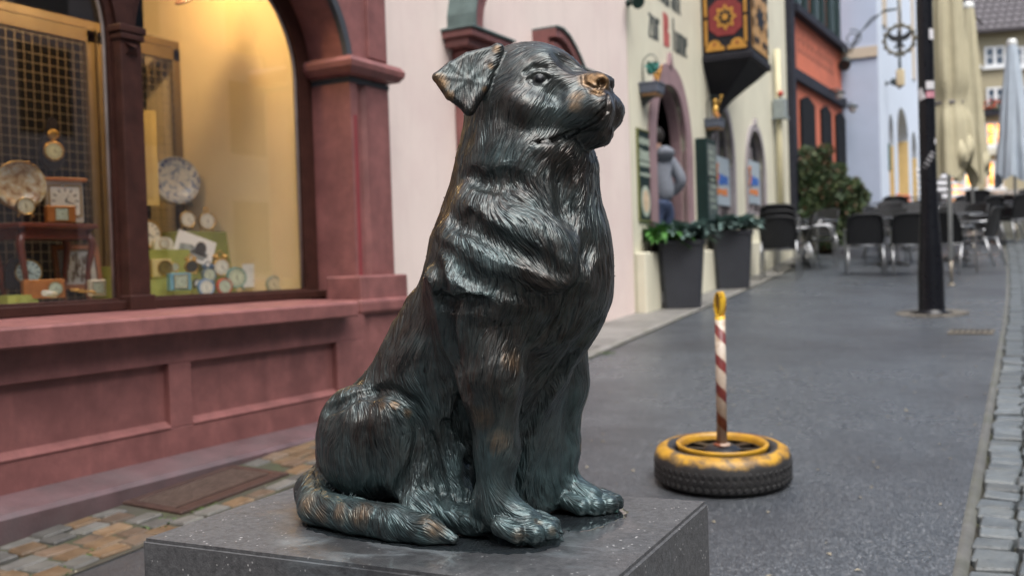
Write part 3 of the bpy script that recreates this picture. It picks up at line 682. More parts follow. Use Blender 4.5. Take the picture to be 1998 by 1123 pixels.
# things fixed to the inn front
def spotlight(p, out, mat, label, group=None, s=1.0):
    e = empty('wall_spotlight', p, 0, label, 'spotlight', group); o = Vector(out).normalized()
    mb = MB(); mb.lathe([(0, 0), (.04 * s, 0), (.04 * s, .02), (.012 * s, .025), (.012 * s, .10 * s)], axis=o, n=10); mb.build('bracket', mat, e)
    h = o * .13 * s; d = (o + Vector((0, 0, -.5))).normalized()
    mb = MB(); mb.lathe([(0, -.05 * s), (.045 * s, -.05 * s), (.055 * s, .06 * s), (.07 * s, .10 * s), (.06 * s, .10 * s), (.0, .08 * s)], c=h, axis=d, n=12); mb.build('lamp_head', mat, e)
    return e
spotlight(FPt(.03, 3.80, .0), FN * .6 + Vector((0, -.5, 0)), paint('dark_green_metal', (.02, .05, .042), .35, .1, 10, .3), 'small dark green spotlight fixed at the left edge of the cream inn front')
IRON = paint('wrought_iron', (.05, .062, .062), .5, .2, 20, .4, bmp=.2)
BOXM = paint('blue_grey_box', (.085, .10, .135), .55, .15, 8)
def bracket_ornament(u, kind, label):
    e = empty('hanging_ornament', FPt(u, 2.98 if kind == 'grapes' else 2.90, 0), math.atan2(FD.y, FD.x) - pi / 2, label, 'ornament', None)
    # local: x out of the wall, y along it
    mb = MB(); arc_ = [(.02, 0, .10), (.02, 0, .45), (.05, 0, .56), (.14, 0, .63), (.24, 0, .62), (.30, 0, .54), (.29, 0, .46)]
    mb.tube(arc_, .011, 6); mb.tube([(.02, 0, .3), (-.0, 0, .3)], .01, 6); mb.tube([(.02, 0, .12), (.16, 0, .09)], .008, 6); mb.build('bracket', IRON, e)
    mb = MB(); mb.box((.19, 0, -.02), (.34, .42, .17), bev=.01, taper=1.08); mb.box((.19, 0, .075), (.40, .48, .03), bev=.006); mb.build('shelf_box', BOXM, e)
    mb = MB(); mb.box((.19, 0, -.135), (.30, .38, .05), bev=.01); mb.build('trim', paint('box_wood', (.22, .12, .05), .5), e)
    mb = MB(); mb.prism([(0, -.11), (.22, -.11), (0, -.28)], -.06, .06, Matrix(((1, 0, 0, 0), (0, 0, 1, 0), (0, 1, 0, -.05), (0, 0, 0, 1)))); mb.build('corbel', IRON, e)
    if kind == 'grapes':
        rr = random.Random(2); mb = MB()
        for i in range(38):
            t = rr.random(); r_ = .085 * (1 - t * .75); a = rr.uniform(0, 2 * pi); mb.sphere((.30 + r_ * cos(a), r_ * sin(a), .40 - .30 * t), .028, 8, 5)
        mb.build('grapes', GOLD, e)
        mb = MB()
        for j in range(7):
            a = j * .9; q = Vector((.21, .0, .38)) + Vector((.06 * cos(a), .08 * sin(a), .05 * sin(a * 2)))
            ls = [(q + Vector((.10 * cos(b) * (1 if k % 2 else .6), .03 * sin(3 * b), .10 * sin(b) * (1 if k % 2 else .6)))) for k, b in enumerate([i * pi / 5 for i in range(10)])]
            mb.face(ls)
        mb.build('vine_leaf', paint('vine_green', (.012, .14, .115), .45, .2, 10), e)
    else:
        GLD = paint('gilding', (.60, .36, .09), .3, .15, 12, .7)
        mb = MB(); mb.lathe([(0, .0), (.05, .0), (.03, .05), (.045, .13), (.075, .22), (.06, .30), (.03, .34), (.045, .40), (.05, .44), (.03, .49), (0, .50)], c=(.22, 0, .06), n=12); mb.tube([(.24, .02, .36), (.30, .05, .45), (.34, .04, .55)], .018, 6); mb.sphere((.35, .04, .60), .045, 8, 6); mb.build('figure', GLD, e)
        mb = MB(); mb.tube([(.20, -.03, .28), (.29, -.06, .16), (.27, -.05, .03)], [.03, .035, .025], 8); mb.build('drapery', paint('orange_drape', (.50, .20, .04), .45), e)
    e.scale = (.56,) * 3
    return e
bracket_ornament(.42, 'grapes', 'gilded grapes and green vine leaf on an iron bracket, nearer ornament on the cream inn')
bracket_ornament(2.95, 'figure', 'gilded figure on an iron bracket under the carved bay, farther ornament on the inn')
GREENB = paint('sign_green', (.008, .022, .021), .6, .15, 12, spec=.2); PALEL = paint('sign_letters', (.34, .40, .33), .6, .1, 10, bmp=0); OLIVE = paint('sign_edge', (.13, .14, .04), .5)
e = empty('menu_plaque', FPt(.38, 2.06, .002), math.atan2(FD.y, FD.x) - pi / 2, 'tall dark green plaque with pale lettering and oval beside the inn door', 'plaque')
mb = MB(); mb.box((.006, 0, 0), (.012, .42, .93)); mb.build('board', GREENB, e)
mb = MB()
for y in (-.215, .215): mb.box((.012, y, 0), (.022, .014, .97))
for z in (-.475, .475): mb.box((.012, 0, z), (.022, .41, .014))
mb.build('edge', OLIVE, e)
mb = MB(); rr = random.Random(12)
for z, h in ((.36, .085), (.22, .11), (.12, .06), (.01, .05)):
    y = -.16
    while y < .14:
        w = rr.uniform(.018, .045); mb.box((.014, y + w / 2, z), (.004, w, h * rr.uniform(.6, 1))); y += w + rr.uniform(.008, .02)
mb.box((.014, 0, .175), (.004, .36, .03))
mb.build('lettering', PALEL, e)
mb = MB(); mb.prism([(.145 * cos(a * pi / 12), -.27 + .165 * sin(a * pi / 12)) for a in range(24)], .0125, .016, Matrix(((0, 0, 1, 0), (1, 0, 0, 0), (0, 1, 0, 0), (0, 0, 0, 1)))); mb.build('oval', PALEL, e)
mb = MB(); mb.prism([(.10 * cos(a * pi / 12), -.27 + .12 * sin(a * pi / 12)) for a in range(24)], .0165, .019, Matrix(((0, 0, 1, 0), (1, 0, 0, 0), (0, 1, 0, 0), (0, 0, 0, 1)))); mb.build('oval_field', paint('oval_cream', (.55, .42, .28), .6, .3, 20), e)
e = empty('menu_case', FPt(2.62, 2.13, .0), math.atan2(FD.y, FD.x) - pi / 2, 'dark green glazed menu case on the wall between door and first window', 'menu case')
mb = MB(); mb.box((.07, 0, 0), (.14, .50, 1.05), bev=.01); mb.build('case', GREENB, e)
mb = MB(); mb.box((.145, 0, .26), (.006, .40, .40)); mb.box((.145, 0, -.25), (.006, .40, .46)); mb.build('menu_sheet', paint('menu_paper', (.06, .085, .085), .3, .2, 10), e)
mb = MB()
for q in range(9): mb.box((.1495, -.02 + .05 * (q % 3 - 1), .36 - .085 * q), (.003, .22, .018))
mb.build('menu_lines', PALEL, e)
PLATE = paint('window_sign_blue', (.33, .40, .45), .35, .06, 5, bmp=0)
for k, (uc, z, lab) in enumerate(((3.76, 2.22, 'pale blue window sign with blue and orange words, in the window nearer the inn door'), (5.70, 2.32, 'pale blue window sign with blue and orange words, in the farther pointed window'))):
    e = empty('window_sign', FPt(uc, z, -.042), math.atan2(FD.y, FD.x) - pi / 2, lab, 'sign', 'signs hung in the inn windows')
    mb = MB(); mb.box((0, 0, 0), (.012, .96, .66), bev=.003); mb.build('board', PLATE, e)
    mb = MB(); rr = random.Random(5); y = -.14
    for w in (.07, .05, .06, .03, .06, .05, .06, .05): mb.box((.009, y + w / 2, .015 + rr.uniform(-.005, .01)), (.006, w, rr.uniform(.09, .15))); y += w + .008
    mb.build('blue_word', paint('sign_blue', (.03, .12, .42), .5, bmp=0), e)
    mb = MB(); y = -.26
    for w in (.05, .06, .04, .06, .05, .06, .05, .06, .05): mb.box((.009, y + w / 2, -.15 + rr.uniform(-.005, .01)), (.006, w, rr.uniform(.06, .10))); y += w + .009
    mb.tube([(.008, -.32, .19), (.010, -.22, .22), (.010, -.27, .10), (.010, -.20, .06), (.010, -.30, -.04), (.010, -.23, -.07)], .022, 6)
    mb.build('orange_word', paint('sign_orange', (.62, .20, .05), .5, bmp=0), e)

# ================================================================== farther houses
def wall_frame(A, B):
    A, B = Vector((A[0], A[1], 0)), Vector((B[0], B[1], 0)); d = (B - A).normalized(); n = Vector((d.y, -d.x, 0))
    return Matrix(((d.x, 0, n.x, A.x), (d.y, 0, n.y, A.y), (0, 1, 0, 0), (0, 0, 0, 1))), (B - A).length
def W(name, mb, mat, root, parent=None):
    o = mb.build(name, mat, parent or root)
    if parent is None: o.location = -Vector(root.location)
    return o
def at_front(A, B, px, py):
    A, B = np.array([*A, 0.]), np.array([*B, 0.]); d = (B - A) / np.linalg.norm(B - A); n = np.array([d[1], -d[0], 0]); r = ray(px, py)
    q = CAMP + r * (((A - CAMP) @ n) / (r @ n)); return float((q - A) @ d), float(q[2])
# orange house with green shutters
OA, OB = (-4.12, 18.22), (-4.02, 22.6)
om, ol = wall_frame(OA, OB)
orange = empty('orange_house', (OA[0], OA[1], 1.2), 0, 'orange red rendered house with dark green shutters and black arched doorways', 'house')
TERRA = paint('orange_render', (.56, .155, .085), .8, .10, 3, bmp=.2, dirt=(.42, .12, .075))
mb = MB(); mb.prism(rect(0, .2, ol, 9), -.4, 0, om); W('wall', mb, TERRA, orange)
mb = MB(); mb.prism(rect(-.24, .2, -.003, 9), -.3, .10, om); W('corner_post', mb, paint('dark_timber', (.022, .024, .034), .7, .2, 8, spec=.2), orange)
DKG = paint('shutter_green', (.012, .030, .028), .6, .15, 10, spec=.2); IRONB = paint('black_door', (.008, .009, .011), .7, .1, 6, spec=.15)
def fl(px, py): return at_front(OA, OB, px, py)
# sloping beam and cornice over the doorways run with the storey lines
zb = fl(1600, 178)[1]; zc = fl(1600, 68)[1]
mb = MB(); mb.prism(rect(.0, zb - .10, ol, zb + .10), .001, .10, om); mb.prism(rect(0, zc - .04, ol, zc + .10), .001, .16, om); W('string_course', mb, paint('dark_timber', (.030, .032, .042)), orange)
for x0, x1 in ((1562, 1588), (1602, 1620), (1630, 1648)):
    ua, ub = fl(x0, 300)[0], fl(x1, 300)[0]; zt = fl((x0 + x1) / 2, 190 + (x0 - 1562) * .45)[1]
    mb = MB(); mb.prism([(ua, 1.0), (ub, 1.0), (ub, zt - .12), ((ua + ub) / 2, zt), (ua, zt - .12)], .002, .05, om); W('doorway', mb, IRONB, orange)
u = .15
while u < ol - .5:
    mb = MB(); mb.prism(rect(u, zc + .16, u + .36, 9), .002, .06, om); W('shutter', mb, DKG, orange)
    mb = MB(); mb.prism(rect(u + .40, zc + .25, u + .72, 9), .002, .02, om); W('window', mb, paint('window_grey', (.11, .15, .16), .15, .2, 5, bmp=0), orange)
    mb = MB(); mb.prism(rect(u + .76, zc + .16, u + 1.12, 9), .002, .06, om); W('shutter', mb, DKG, orange); u += 1.42
for px, py in ((1610, 178), (1637, 205)):
    uu, zz = fl(px, py); q = om @ Vector((uu, zz, .1))
    e = empty('wall_lantern', q, 0, 'small round white lamp on the beam above the first doorway of the orange house' if px == 1610 else 'small round white lamp on the beam by the far corner of the orange house', 'lamp', 'lamps on the orange house')
    mb = MB(); mb.tube([(0, 0, 0), (.16, 0, .02), (.18, 0, -.06)], .018, 6); mb.build('arm', IRON, e); mb = MB(); mb.sphere((.18, 0, -.12), .085, 10, 8); mb.build('globe', paint('opal', (.65, .65, .62), .3, .05, 5, bmp=0), e)
    mb = MB(); mb.lathe([(.03, .0), (.10, -.02), (.115, -.06), (.10, -.06), (0, -.03)], c=(.18, 0, -.02), n=12); mb.build('shade', IRON, e)
rr = random.Random(6); zl = fl(1600, 110)[1]
for i in range(9):
    mb = MB(); u0 = .6 + i * .34; h = rr.uniform(.25, .42); mb.prism(rect(u0, zl - .2, u0 + .05, zl - .2 + h), .001, .006, om); mb.prism(rect(u0 + .05, zl - .2, u0 + .2, zl - .15), .001, .006, om); mb.prism(rect(u0 + .05, zl + .0, u0 + .18, zl + .05), .001, .006, om)
    W('faded_letter', mb, paint('faded_brown', (.24, .085, .055), .8, .2, 10, bmp=0), orange)
# white house whose gable stands forward
GA, GB, GC = (-4.02, 22.62), (-3.28, 22.72), (-3.70, 34.0)
white = empty('white_house', (GA[0], GA[1], 1.6), 0, 'pale blue white house standing forward with tall yellow arched openings', 'house')
BLUEW = paint('blue_white_render', (.43, .50, .63), .8, .04, 2, bmp=.15); WHT = paint('white_render', (.58, .65, .74), .8, .03, 2, bmp=.15); YEL = paint('yellow_reveal', (.66, .48, .21), .8, .1, 4); SAND = paint('sand_band', (.52, .44, .34), .7, .1, 6)
gm, gl_ = wall_frame((-6, 22.5), GB); fm, fl_ = wall_frame(GB, GC)
def ff(px, py): return at_front(GB, GC, px, py)
arch3 = [(1735, 1745, 225, 5), (1752, 1773, 215, 5), (1779, 1789, 258, 5)]
ops_ = []
for x0, x1, yt, _ in arch3:
    a, b_ = ff(x0, 300)[0], ff(x1, 300)[0]; zt = ff((x0 + x1) / 2, yt)[1]; ops_.append((a, b_, zt))
mb = MB(); cuts = [0] + [v for o in ops_ for v in o[:2]] + [fl_]
for a, b_ in zip(cuts[0::2], cuts[1::2]): mb.prism(rect(a, .5, b_, 10), -.5, 0, fm)
for a, b_, zt in ops_:
    ar = pointed((a + b_) / 2, (b_ - a) / 2, zt - .75, zt, 8); mb.strip(ar, [(a + (b_ - a) * i / (len(ar) - 1), 10) for i in range(len(ar))], -.5, 0, fm)
W('wall', mb, WHT, white)
mb = MB(); mb.prism(rect(0, .5, gl_ - .003, 10), -.5, 0, gm); W('gable_wall', mb, BLUEW, white)
mb = MB(); zb2 = at_front((-6, 22.5), GB, 1690, 103)[1]; mb.prism(rect(0, zb2 - .1, gl_, zb2 + .12), .001, .05, gm); W('band', mb, SAND, white)
for a, b_, zt in ops_:
    mb = MB(); mb.prism(rect(a - .3, .5, b_ + .3, zt + .3), -.86, -.81, fm); mb.prism(rect(a + .001, .5, a + .02, zt - .7), -.8, -.01, fm); mb.prism(rect(b_ - .02, .5, b_ - .001, zt - .7), -.8, -.01, fm); W('arch_recess', mb, YEL, white)
for px in (1722, 1752, 1778):
    u0 = ff(px, 60)[0]
    mb = MB(); mb.prism(rect(u0, 6.3, u0 + .5, 9), .002, .05, fm); W('window_surround', mb, SAND, white)
for px, py, w in ((1733, 300, .35),):
    u0, zz = ff(px, 310); mb = MB(); mb.prism(rect(u0, zz - .25, u0 + .3, zz + .35), .001, .03, fm); W('notice', mb, paint('notice_green', (.03, .10, .09), .5), white)
q = gm @ Vector((gl_ - .62, at_front((-6, 22.5), GB, 1695, 118)[1], 0)); spotlight(q, (0, -1, -.1), IRON, 'dark round spotlight on the blue grey gable wall of the white house', None, 1.9)
uu, zz = ff(1728, 163); spotlight(fm @ Vector((uu, zz, 0)), (1, -.2, 0), IRON, 'black spotlight on the street front of the white house above the arches', None, 1.6)
uu, zz = ff(1792, 138); e = empty('hanging_banner', fm @ Vector((uu, zz, 0)), 0, 'narrow dark red banner hanging out from the white house front', 'banner')
mb = MB(); mb.box((.25, 0, 0), (.40, .02, .95), bev=.004); mb.build('cloth', paint('banner_red', (.30, .02, .045), .6), e); mb = MB(); mb.tube([(0, 0, .5), (.5, 0, .5)], .02, 6); mb.build('rod', IRON, e)
# wrought-iron arm and the round sign of the inn across the way
q0 = om @ Vector((fl(1640, 100)[0], fl(1640, 92)[1], 0))
sg = empty('guild_sign', q0, 0, 'ornate black iron house sign, round wreath with a spread eagle on a long scrolled arm', 'sign')
Yp = 21.2
def sp_(px, py, y=Yp): return Vector(on_plane(px, py, 1, y)) - q0
mb = MB()
for k in range(3): mb.tube([sp_(1652 + 4 * k, 105), sp_(1672 + 3 * k, 70 - 2 * k), sp_(1700, 38 - 4 * k + 6), sp_(1725, 20 + k * 2), sp_(1750, 17 + k)], .010, 5)
mb.tube([q0 * 0, sp_(1652, 105)], .02, 6); mb.tube([sp_(1752, 0), sp_(1756, 30), sp_(1755, 60)], .022, 6); mb.tube([sp_(1755, 105), sp_(1756, 140)], .03, 6)
ctr = sp_(1664, 75); r_ = 17 * depth_of(on_plane(1664, 75, 1, Yp)) / FPX
mb.tube([ctr + Vector((r_ * cos(a), 0, r_ * sin(a))) * (1 - .55 * i / 26) for i, a in enumerate([pi * .6 - j * .32 for j in range(26)])], .012, 5)
mb.build('arm', IRON, sg)
ctr = sp_(1755, 78); R_ = 27 * depth_of(on_plane(1755, 78, 1, Yp)) / FPX
mb = MB(); mb.tube([ctr + Vector((R_ * cos(2 * pi * i / 28), 0, R_ * sin(2 * pi * i / 28))) for i in range(28)], .03, 6, closed=True)
rr = random.Random(9)
for i in range(14):
    a = 2 * pi * i / 14; mb.sphere(ctr + Vector((R_ * 1.06 * cos(a), 0, R_ * 1.06 * sin(a))), .045, 6, 4)
mb.build('wreath', paint('old_gilt_iron', (.14, .13, .09), .5, .3, 20, .5), sg)
mb = MB(); EM = Matrix(((1, 0, 0, ctr.x), (0, 0, 1, ctr.y), (0, 1, 0, ctr.z), (0, 0, 0, 1))); k = R_ * .95
half = [(0, .75), (.10, .70), (.16, .55), (.10, .42), (.22, .30), (.45, .38), (.70, .60), (.85, .45), (.80, .20), (.62, .02), (.40, -.10), (.22, -.08), (.18, -.30), (.42, -.55), (.38, -.66), (.14, -.52), (.10, -.70), (.20, -.88), (0, -.95)]
mb.prism([(x * k, z * k) for x, z in half] + [(-x * k, z * k) for x, z in half[-2:0:-1]], -.02, .02, EM); mb.build('eagle', paint('black_iron', (.014, .016, .018), .5), sg)
mb = MB(); mb.box(sp_(1757, 152), (.16, .10, .34), bev=.03); mb.build('pendant_lamp', paint('pale_lamp', (.60, .52, .34), .4), sg)
# house that closes the street
HA, HB = (-4.6, 46.0), (4.0, 48.4)
hm_, hl = wall_frame(HA, HB)
endh = empty('far_house', (HA[0], HA[1], 3.7), 0, 'cream house closing the street with white casements, warm lit ground floor and tiled roof', 'house')
def fh(px, py): return at_front(HA, HB, px, py)
mb = MB(); zt = fh(1960, 48)[1]; mb.prism(rect(0, 1.5, hl, zt), -.5, 0, hm_); W('wall', mb, paint('beige_render', (.35, .31, .205), .8, .05, 2), endh)
TILE = paint('roof_tile', (.060, .052, .056), .7, .35, 5, bmp=.6, bscale=12)
mb = MB(); mb.grid([[hm_ @ Vector((u_, zt - .3 + t * 3.2, .5 - t * 4)) for u_ in np.linspace(-.2, hl + .2, 24)] for t in np.linspace(0, 1, 10)], smooth=False); mb.prism(rect(-.2, zt - .36, hl + .2, zt - .22), .3, .55, hm_); W('roof', mb, TILE, endh)
mb = MB()
for i in range(30):
    for j in range(9):
        u_ = .3 * i + (.15 if j % 2 else 0); t = j / 10 + .03; c = hm_ @ Vector((u_, zt - .26 + t * 3.2, .52 - t * 4)); mb.box(c, (.24, .42, .035), rot=Matrix.Rotation(math.atan2(HB[1] - HA[1], HB[0] - HA[0]), 4, 'Z') @ Matrix.Rotation(math.atan(.8), 4, 'X'))
o = W('roof_tiles', mb, paint('roof_tile_b', (.085, .075, .080), .65, .4, 6, bmp=0), endh); o['kind'] = 'stuff'
WFR = paint('white_frame', (.72, .74, .74), .5, .04, 5, bmp=0); BLUEG = paint('blue_pane', (.07, .10, .14), .08, .3, 1.2, bmp=0)
def casement(px0, py0, px1, py1, glassm, label=None):
    a, z1 = fh(px0, py0); b_, _ = fh(px1, py0); z0 = fh((px0 + px1) / 2, py1)[1]
    mb = MB(); mb.prism(rect(a, z0, b_, z1), .003, .03, hm_); w = W('window', mb, glassm, endh)
    mb = MB()
    for r_ in (rect(a, z0, a + .08, z1), rect(b_ - .08, z0, b_, z1), rect((a + b_) / 2 - .06, z0 + .081, (a + b_) / 2 + .06, z1 - .081), rect(a + .081, z0, b_ - .081, z0 + .08), rect(a + .081, z1 - .08, b_ - .081, z1)): mb.prism(r_, .031, .07, hm_)
    mb.prism(rect(a + .081, (z0 + z1) / 2 - .02, (a + b_) / 2 - .061, (z0 + z1) / 2 + .02), .031, .06, hm_); mb.prism(rect((a + b_) / 2 + .061, (z0 + z1) / 2 - .02, b_ - .081, (z0 + z1) / 2 + .02), .031, .06, hm_)
    W('frame', mb, WFR, endh, w); mb = MB(); mb.prism(rect(a - .1, z0 - .12, b_ + .1, z0 - .01), .003, .16, hm_); W('window_sill', mb, WFR, endh, w)
casement(1920, 93, 1960, 130, BLUEG); casement(1924, 172, 1960, 208, BLUEG); casement(1972, 172, 2008, 208, BLUEG); casement(1976, 93, 2014, 130, BLUEG); casement(1872, 93, 1908, 130, BLUEG)
def lit():
    m, nt, b = new_mat('lit_shop'); pos = position(nt); f = noise(nt, 2.6, 3, .6, pos)
    c = ramp(nt, f, [(.35, (.10, .03, .008)), (.52, (.75, .26, .04)), (.68, (1.0, .62, .20))]); nt.links.new(c, b.inputs['Emission Color']); nt.links.new(c, b.inputs['Base Color']); b.inputs['Emission Strength'].default_value = 1.6; b.inputs['Roughness'].default_value = .2; return m
LIT = lit()
casement(1922, 240, 1960, 285, LIT); casement(1924, 314, 1956, 366, LIT); casement(1862, 314, 1900, 366, LIT)
mb = MB(); a, z1 = fh(1915, 292); b_, z0 = fh(1998, 312); mb.prism(rect(a - 3, z1 - .25, b_ + 2, z1), .003, .22, hm_); W('string_course', mb, paint('pale_band', (.60, .58, .48), .7), endh)
rr = random.Random(3)
for px, lab in ((1938, 'dark window box with red flowers under an upper window of the far house'),):
    u0, zz = fh(px, 222); e = empty('window_box', hm_ @ Vector((u0, zz, .25)), 0, lab, 'flower box'); mb = MB(); mb.box((0, 0, 0), (1.1, .28, .24), bev=.02); mb.build('box', paint('box_dark', (.03, .03, .04), .5), e)
    mb = MB()
    for _ in range(140):
        c = Vector((rr.uniform(-.55, .55), rr.uniform(-.2, .1), rr.uniform(.1, .5))); r_ = rr.uniform(.05, .10); t = Vector((rr.uniform(-1, 1), rr.uniform(-1, 1), rr.uniform(-1, 1))).normalized() * r_; s_ = t.orthogonal().normalized() * r_ * .6; mb.face([c - t, c - s_, c + t, c + s_])
    mb.build('foliage', paint('box_leaves', (.04, .07, .03), .6, .3, 8, bmp=0), e)
    mb = MB()
    for _ in range(26): mb.sphere((rr.uniform(-.55, .55), rr.uniform(-.3, -.05), rr.uniform(.12, .5)), .055, 6, 4)
    mb.build('blossom', paint('blossom', (.55, .10, .05), .5, .4, 9, bmp=0), e)
# dark gabled house before it, on the left of the bend
DA, DB = (-3.75, 34.1), (-3.15, 43.0)
dm_, dl = wall_frame(DA, DB)
darkh = empty('timber_house', (DA[0], DA[1], 2.8), 0, 'dark brown timber gabled house glimpsed behind the parasols', 'house')
mb = MB(); mb.prism(rect(0, 1, dl, 11), -3, 0, dm_); W('wall', mb, paint('dark_brown_boards', (.030, .021, .020), .8, .2, 4, spec=.2), darkh)
mb = MB(); zz = 10.2; mb.grid([[dm_ @ Vector((u_, 11.6 - .9 * (1 - t) * 2.0 + t * 3, .9 - t * 4)) for u_ in (-.5, dl * .5, dl + .6)] for t in (0, .5, 1)], smooth=False); W('roof', mb, TILE, darkh)
mb = MB(); mb.prism(rect(dl - 2.6, 2.8, dl - .2, 5.1), .003, .03, dm_); W('shop_window', mb, LIT, darkh)
# houses on the other side of the street and behind, which shade it and show in the glass and bronze
OPP = [(9.2, -6, 9.4, 6, (.42, .38, .33), 'plain buff house opposite the bronze dog, outside the picture'), (9.4, 6.02, 9.0, 16, (.30, .27, .26), 'grey brown house farther up the opposite side, outside the picture'), (9.0, 16.02, 8.2, 30, (.45, .40, .34), 'pale house at the upper end of the opposite side, outside the picture')]
for x0, y0, x1, y1, col, lab in OPP:
    m2, l2 = wall_frame((x1, y1), (x0, y0)); e = empty('opposite_house', (x0, y0, 0), 0, lab, 'house')
    mb = MB(); mb.prism(rect(0, -.4, l2, 11.5), -1, 0, m2); W('wall', mb, paint('opp_%d' % int(y0 + 10), col, .8, .08, 2), e)
    for i in range(int(l2 / 2.2)):
        for z in (1.2, 4.0, 6.4, 9.0):
            mb = MB(); mb.prism(rect(.6 + 2.2 * i, z, 1.7 + 2.2 * i, z + 1.7), .003, .03, m2); W('window', mb, GLASSDARK, e)
    mb = MB(); mb.prism(rect(-.1, 11.5, l2 + .1, 11.8), -1.2, .4, m2); W('eaves', mb, WOOD, e)
e = empty('house_behind', (0, -9, 0), 0, 'tall brown house across the square behind the viewer, outside the picture', 'house')
m2, l2 = wall_frame((9, -9), (-9, -9.5)); mb = MB(); mb.prism(rect(0, -.8, l2, 11.0), -1, 0, m2); W('wall', mb, paint('opp_back', (.30, .25, .22), .8, .08, 2), e)
for i in range(7):
    for z in (.9, 4.0, 6.6):
        mb = MB(); mb.prism(rect(1.0 + 2.4 * i, z, 2.2 + 2.4 * i, z + 1.8), .003, .03, m2); W('window', mb, GLASSDARK, e)
# ================================================================== pedestal
def stone_dark():
    m, nt, b = new_mat('dark_stone'); pos = position(nt)
    wet = noise(nt, 5.5, 4, .6, pos, 0)
    v = nt.nodes.new('ShaderNodeTexVoronoi'); v.inputs['Scale'].default_value = 95; nt.links.new(pos, v.inputs['Vector'])
    v2 = nt.nodes.new('ShaderNodeTexVoronoi'); v2.inputs['Scale'].default_value = 260; nt.links.new(pos, v2.inputs['Vector'])
    base = ramp(nt, noise(nt, 90, 5, .7, pos), [(.3, (.040, .041, .044)), (.7, (.10, .103, .108))])
    sp = math_n(nt, 'LESS_THAN', v.outputs['Distance'], math_n(nt, 'MULTIPLY', noise(nt, 40, 2, .5, pos), .34))
    sp = math_n(nt, 'MULTIPLY', sp, math_n(nt, 'GREATER_THAN', noise(nt, 33, 2, .5, pos), .57))
    c = mixc(nt, sp, base, (.34, .34, .34))
    sp2 = math_n(nt, 'LESS_THAN', v2.outputs['Distance'], .12); c = mixc(nt, math_n(nt, 'MULTIPLY', sp2, .5), c, (.35, .35, .36))
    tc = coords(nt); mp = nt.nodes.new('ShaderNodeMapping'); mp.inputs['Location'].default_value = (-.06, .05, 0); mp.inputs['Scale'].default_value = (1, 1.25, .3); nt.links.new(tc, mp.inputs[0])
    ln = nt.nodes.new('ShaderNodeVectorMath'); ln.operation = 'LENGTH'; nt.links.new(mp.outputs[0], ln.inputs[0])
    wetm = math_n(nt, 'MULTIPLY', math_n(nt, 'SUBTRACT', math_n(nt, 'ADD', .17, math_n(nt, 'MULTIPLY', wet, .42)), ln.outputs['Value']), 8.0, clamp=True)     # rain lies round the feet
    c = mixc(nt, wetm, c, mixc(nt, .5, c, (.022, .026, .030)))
    pale = math_n(nt, 'MULTIPLY', wetm, math_n(nt, 'MULTIPLY', math_n(nt, 'SUBTRACT', noise(nt, 6.5, 5, .62, position(nt, (1, 1.8, 1)), .8), .50, clamp=True), 5.0, clamp=True))     # pale blue-grey blotches, only inside the wet area
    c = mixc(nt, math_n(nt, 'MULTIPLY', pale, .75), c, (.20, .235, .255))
    nt.links.new(c, b.inputs['Base Color'])
    w = math_n(nt, 'MULTIPLY', math_n(nt, 'SUBTRACT', wet, .40, clamp=True), 3.5, clamp=True)
    nt.links.new(math_n(nt, 'SUBTRACT', math_n(nt, 'SUBTRACT', .72, math_n(nt, 'MULTIPLY', w, .14)), math_n(nt, 'MULTIPLY', wetm, .30)), b.inputs['Roughness'])
    nt.links.new(math_n(nt, 'MULTIPLY', wetm, math_n(nt, 'MULTIPLY', math_n(nt, 'SUBTRACT', noise(nt, 9, 4, .6, pos), .36, clamp=True), 5.0, clamp=True)), b.inputs['Coat Weight']); setp(b, Coat_Roughness=.09, Coat_IOR=1.45)
    nt.links.new(bump(nt, noise(nt, 220, 3, .6, pos), .55, .002), b.inputs['Normal'])
    return m
_A, _B, _C, _D = [on_plane(x, y, 2, PED_Z) for x, y in ((275, 1050), (1172, 1160), (1382, 976), (637, 927))]
_pc = (_A + _B + _C + _D) / 4
_mb = MB(); _z0 = gz(-1, 1.5) - .12
_pts = [_A, _B, _C, _D]
_mb.prism([(p[0] - _pc[0], p[1] - _pc[1]) for p in _pts], _z0 - PED_Z, 0)
bmesh.ops.recalc_face_normals(_mb.bm, faces=_mb.bm.faces[:])
bmesh.ops.bevel(_mb.bm, geom=[e for e in _mb.bm.edges], offset=.006, segments=2, affect='EDGES')
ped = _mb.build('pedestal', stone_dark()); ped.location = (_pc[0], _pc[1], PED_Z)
tag(ped, 'dark speckled stone block with wet top under the bronze dog', 'pedestal')

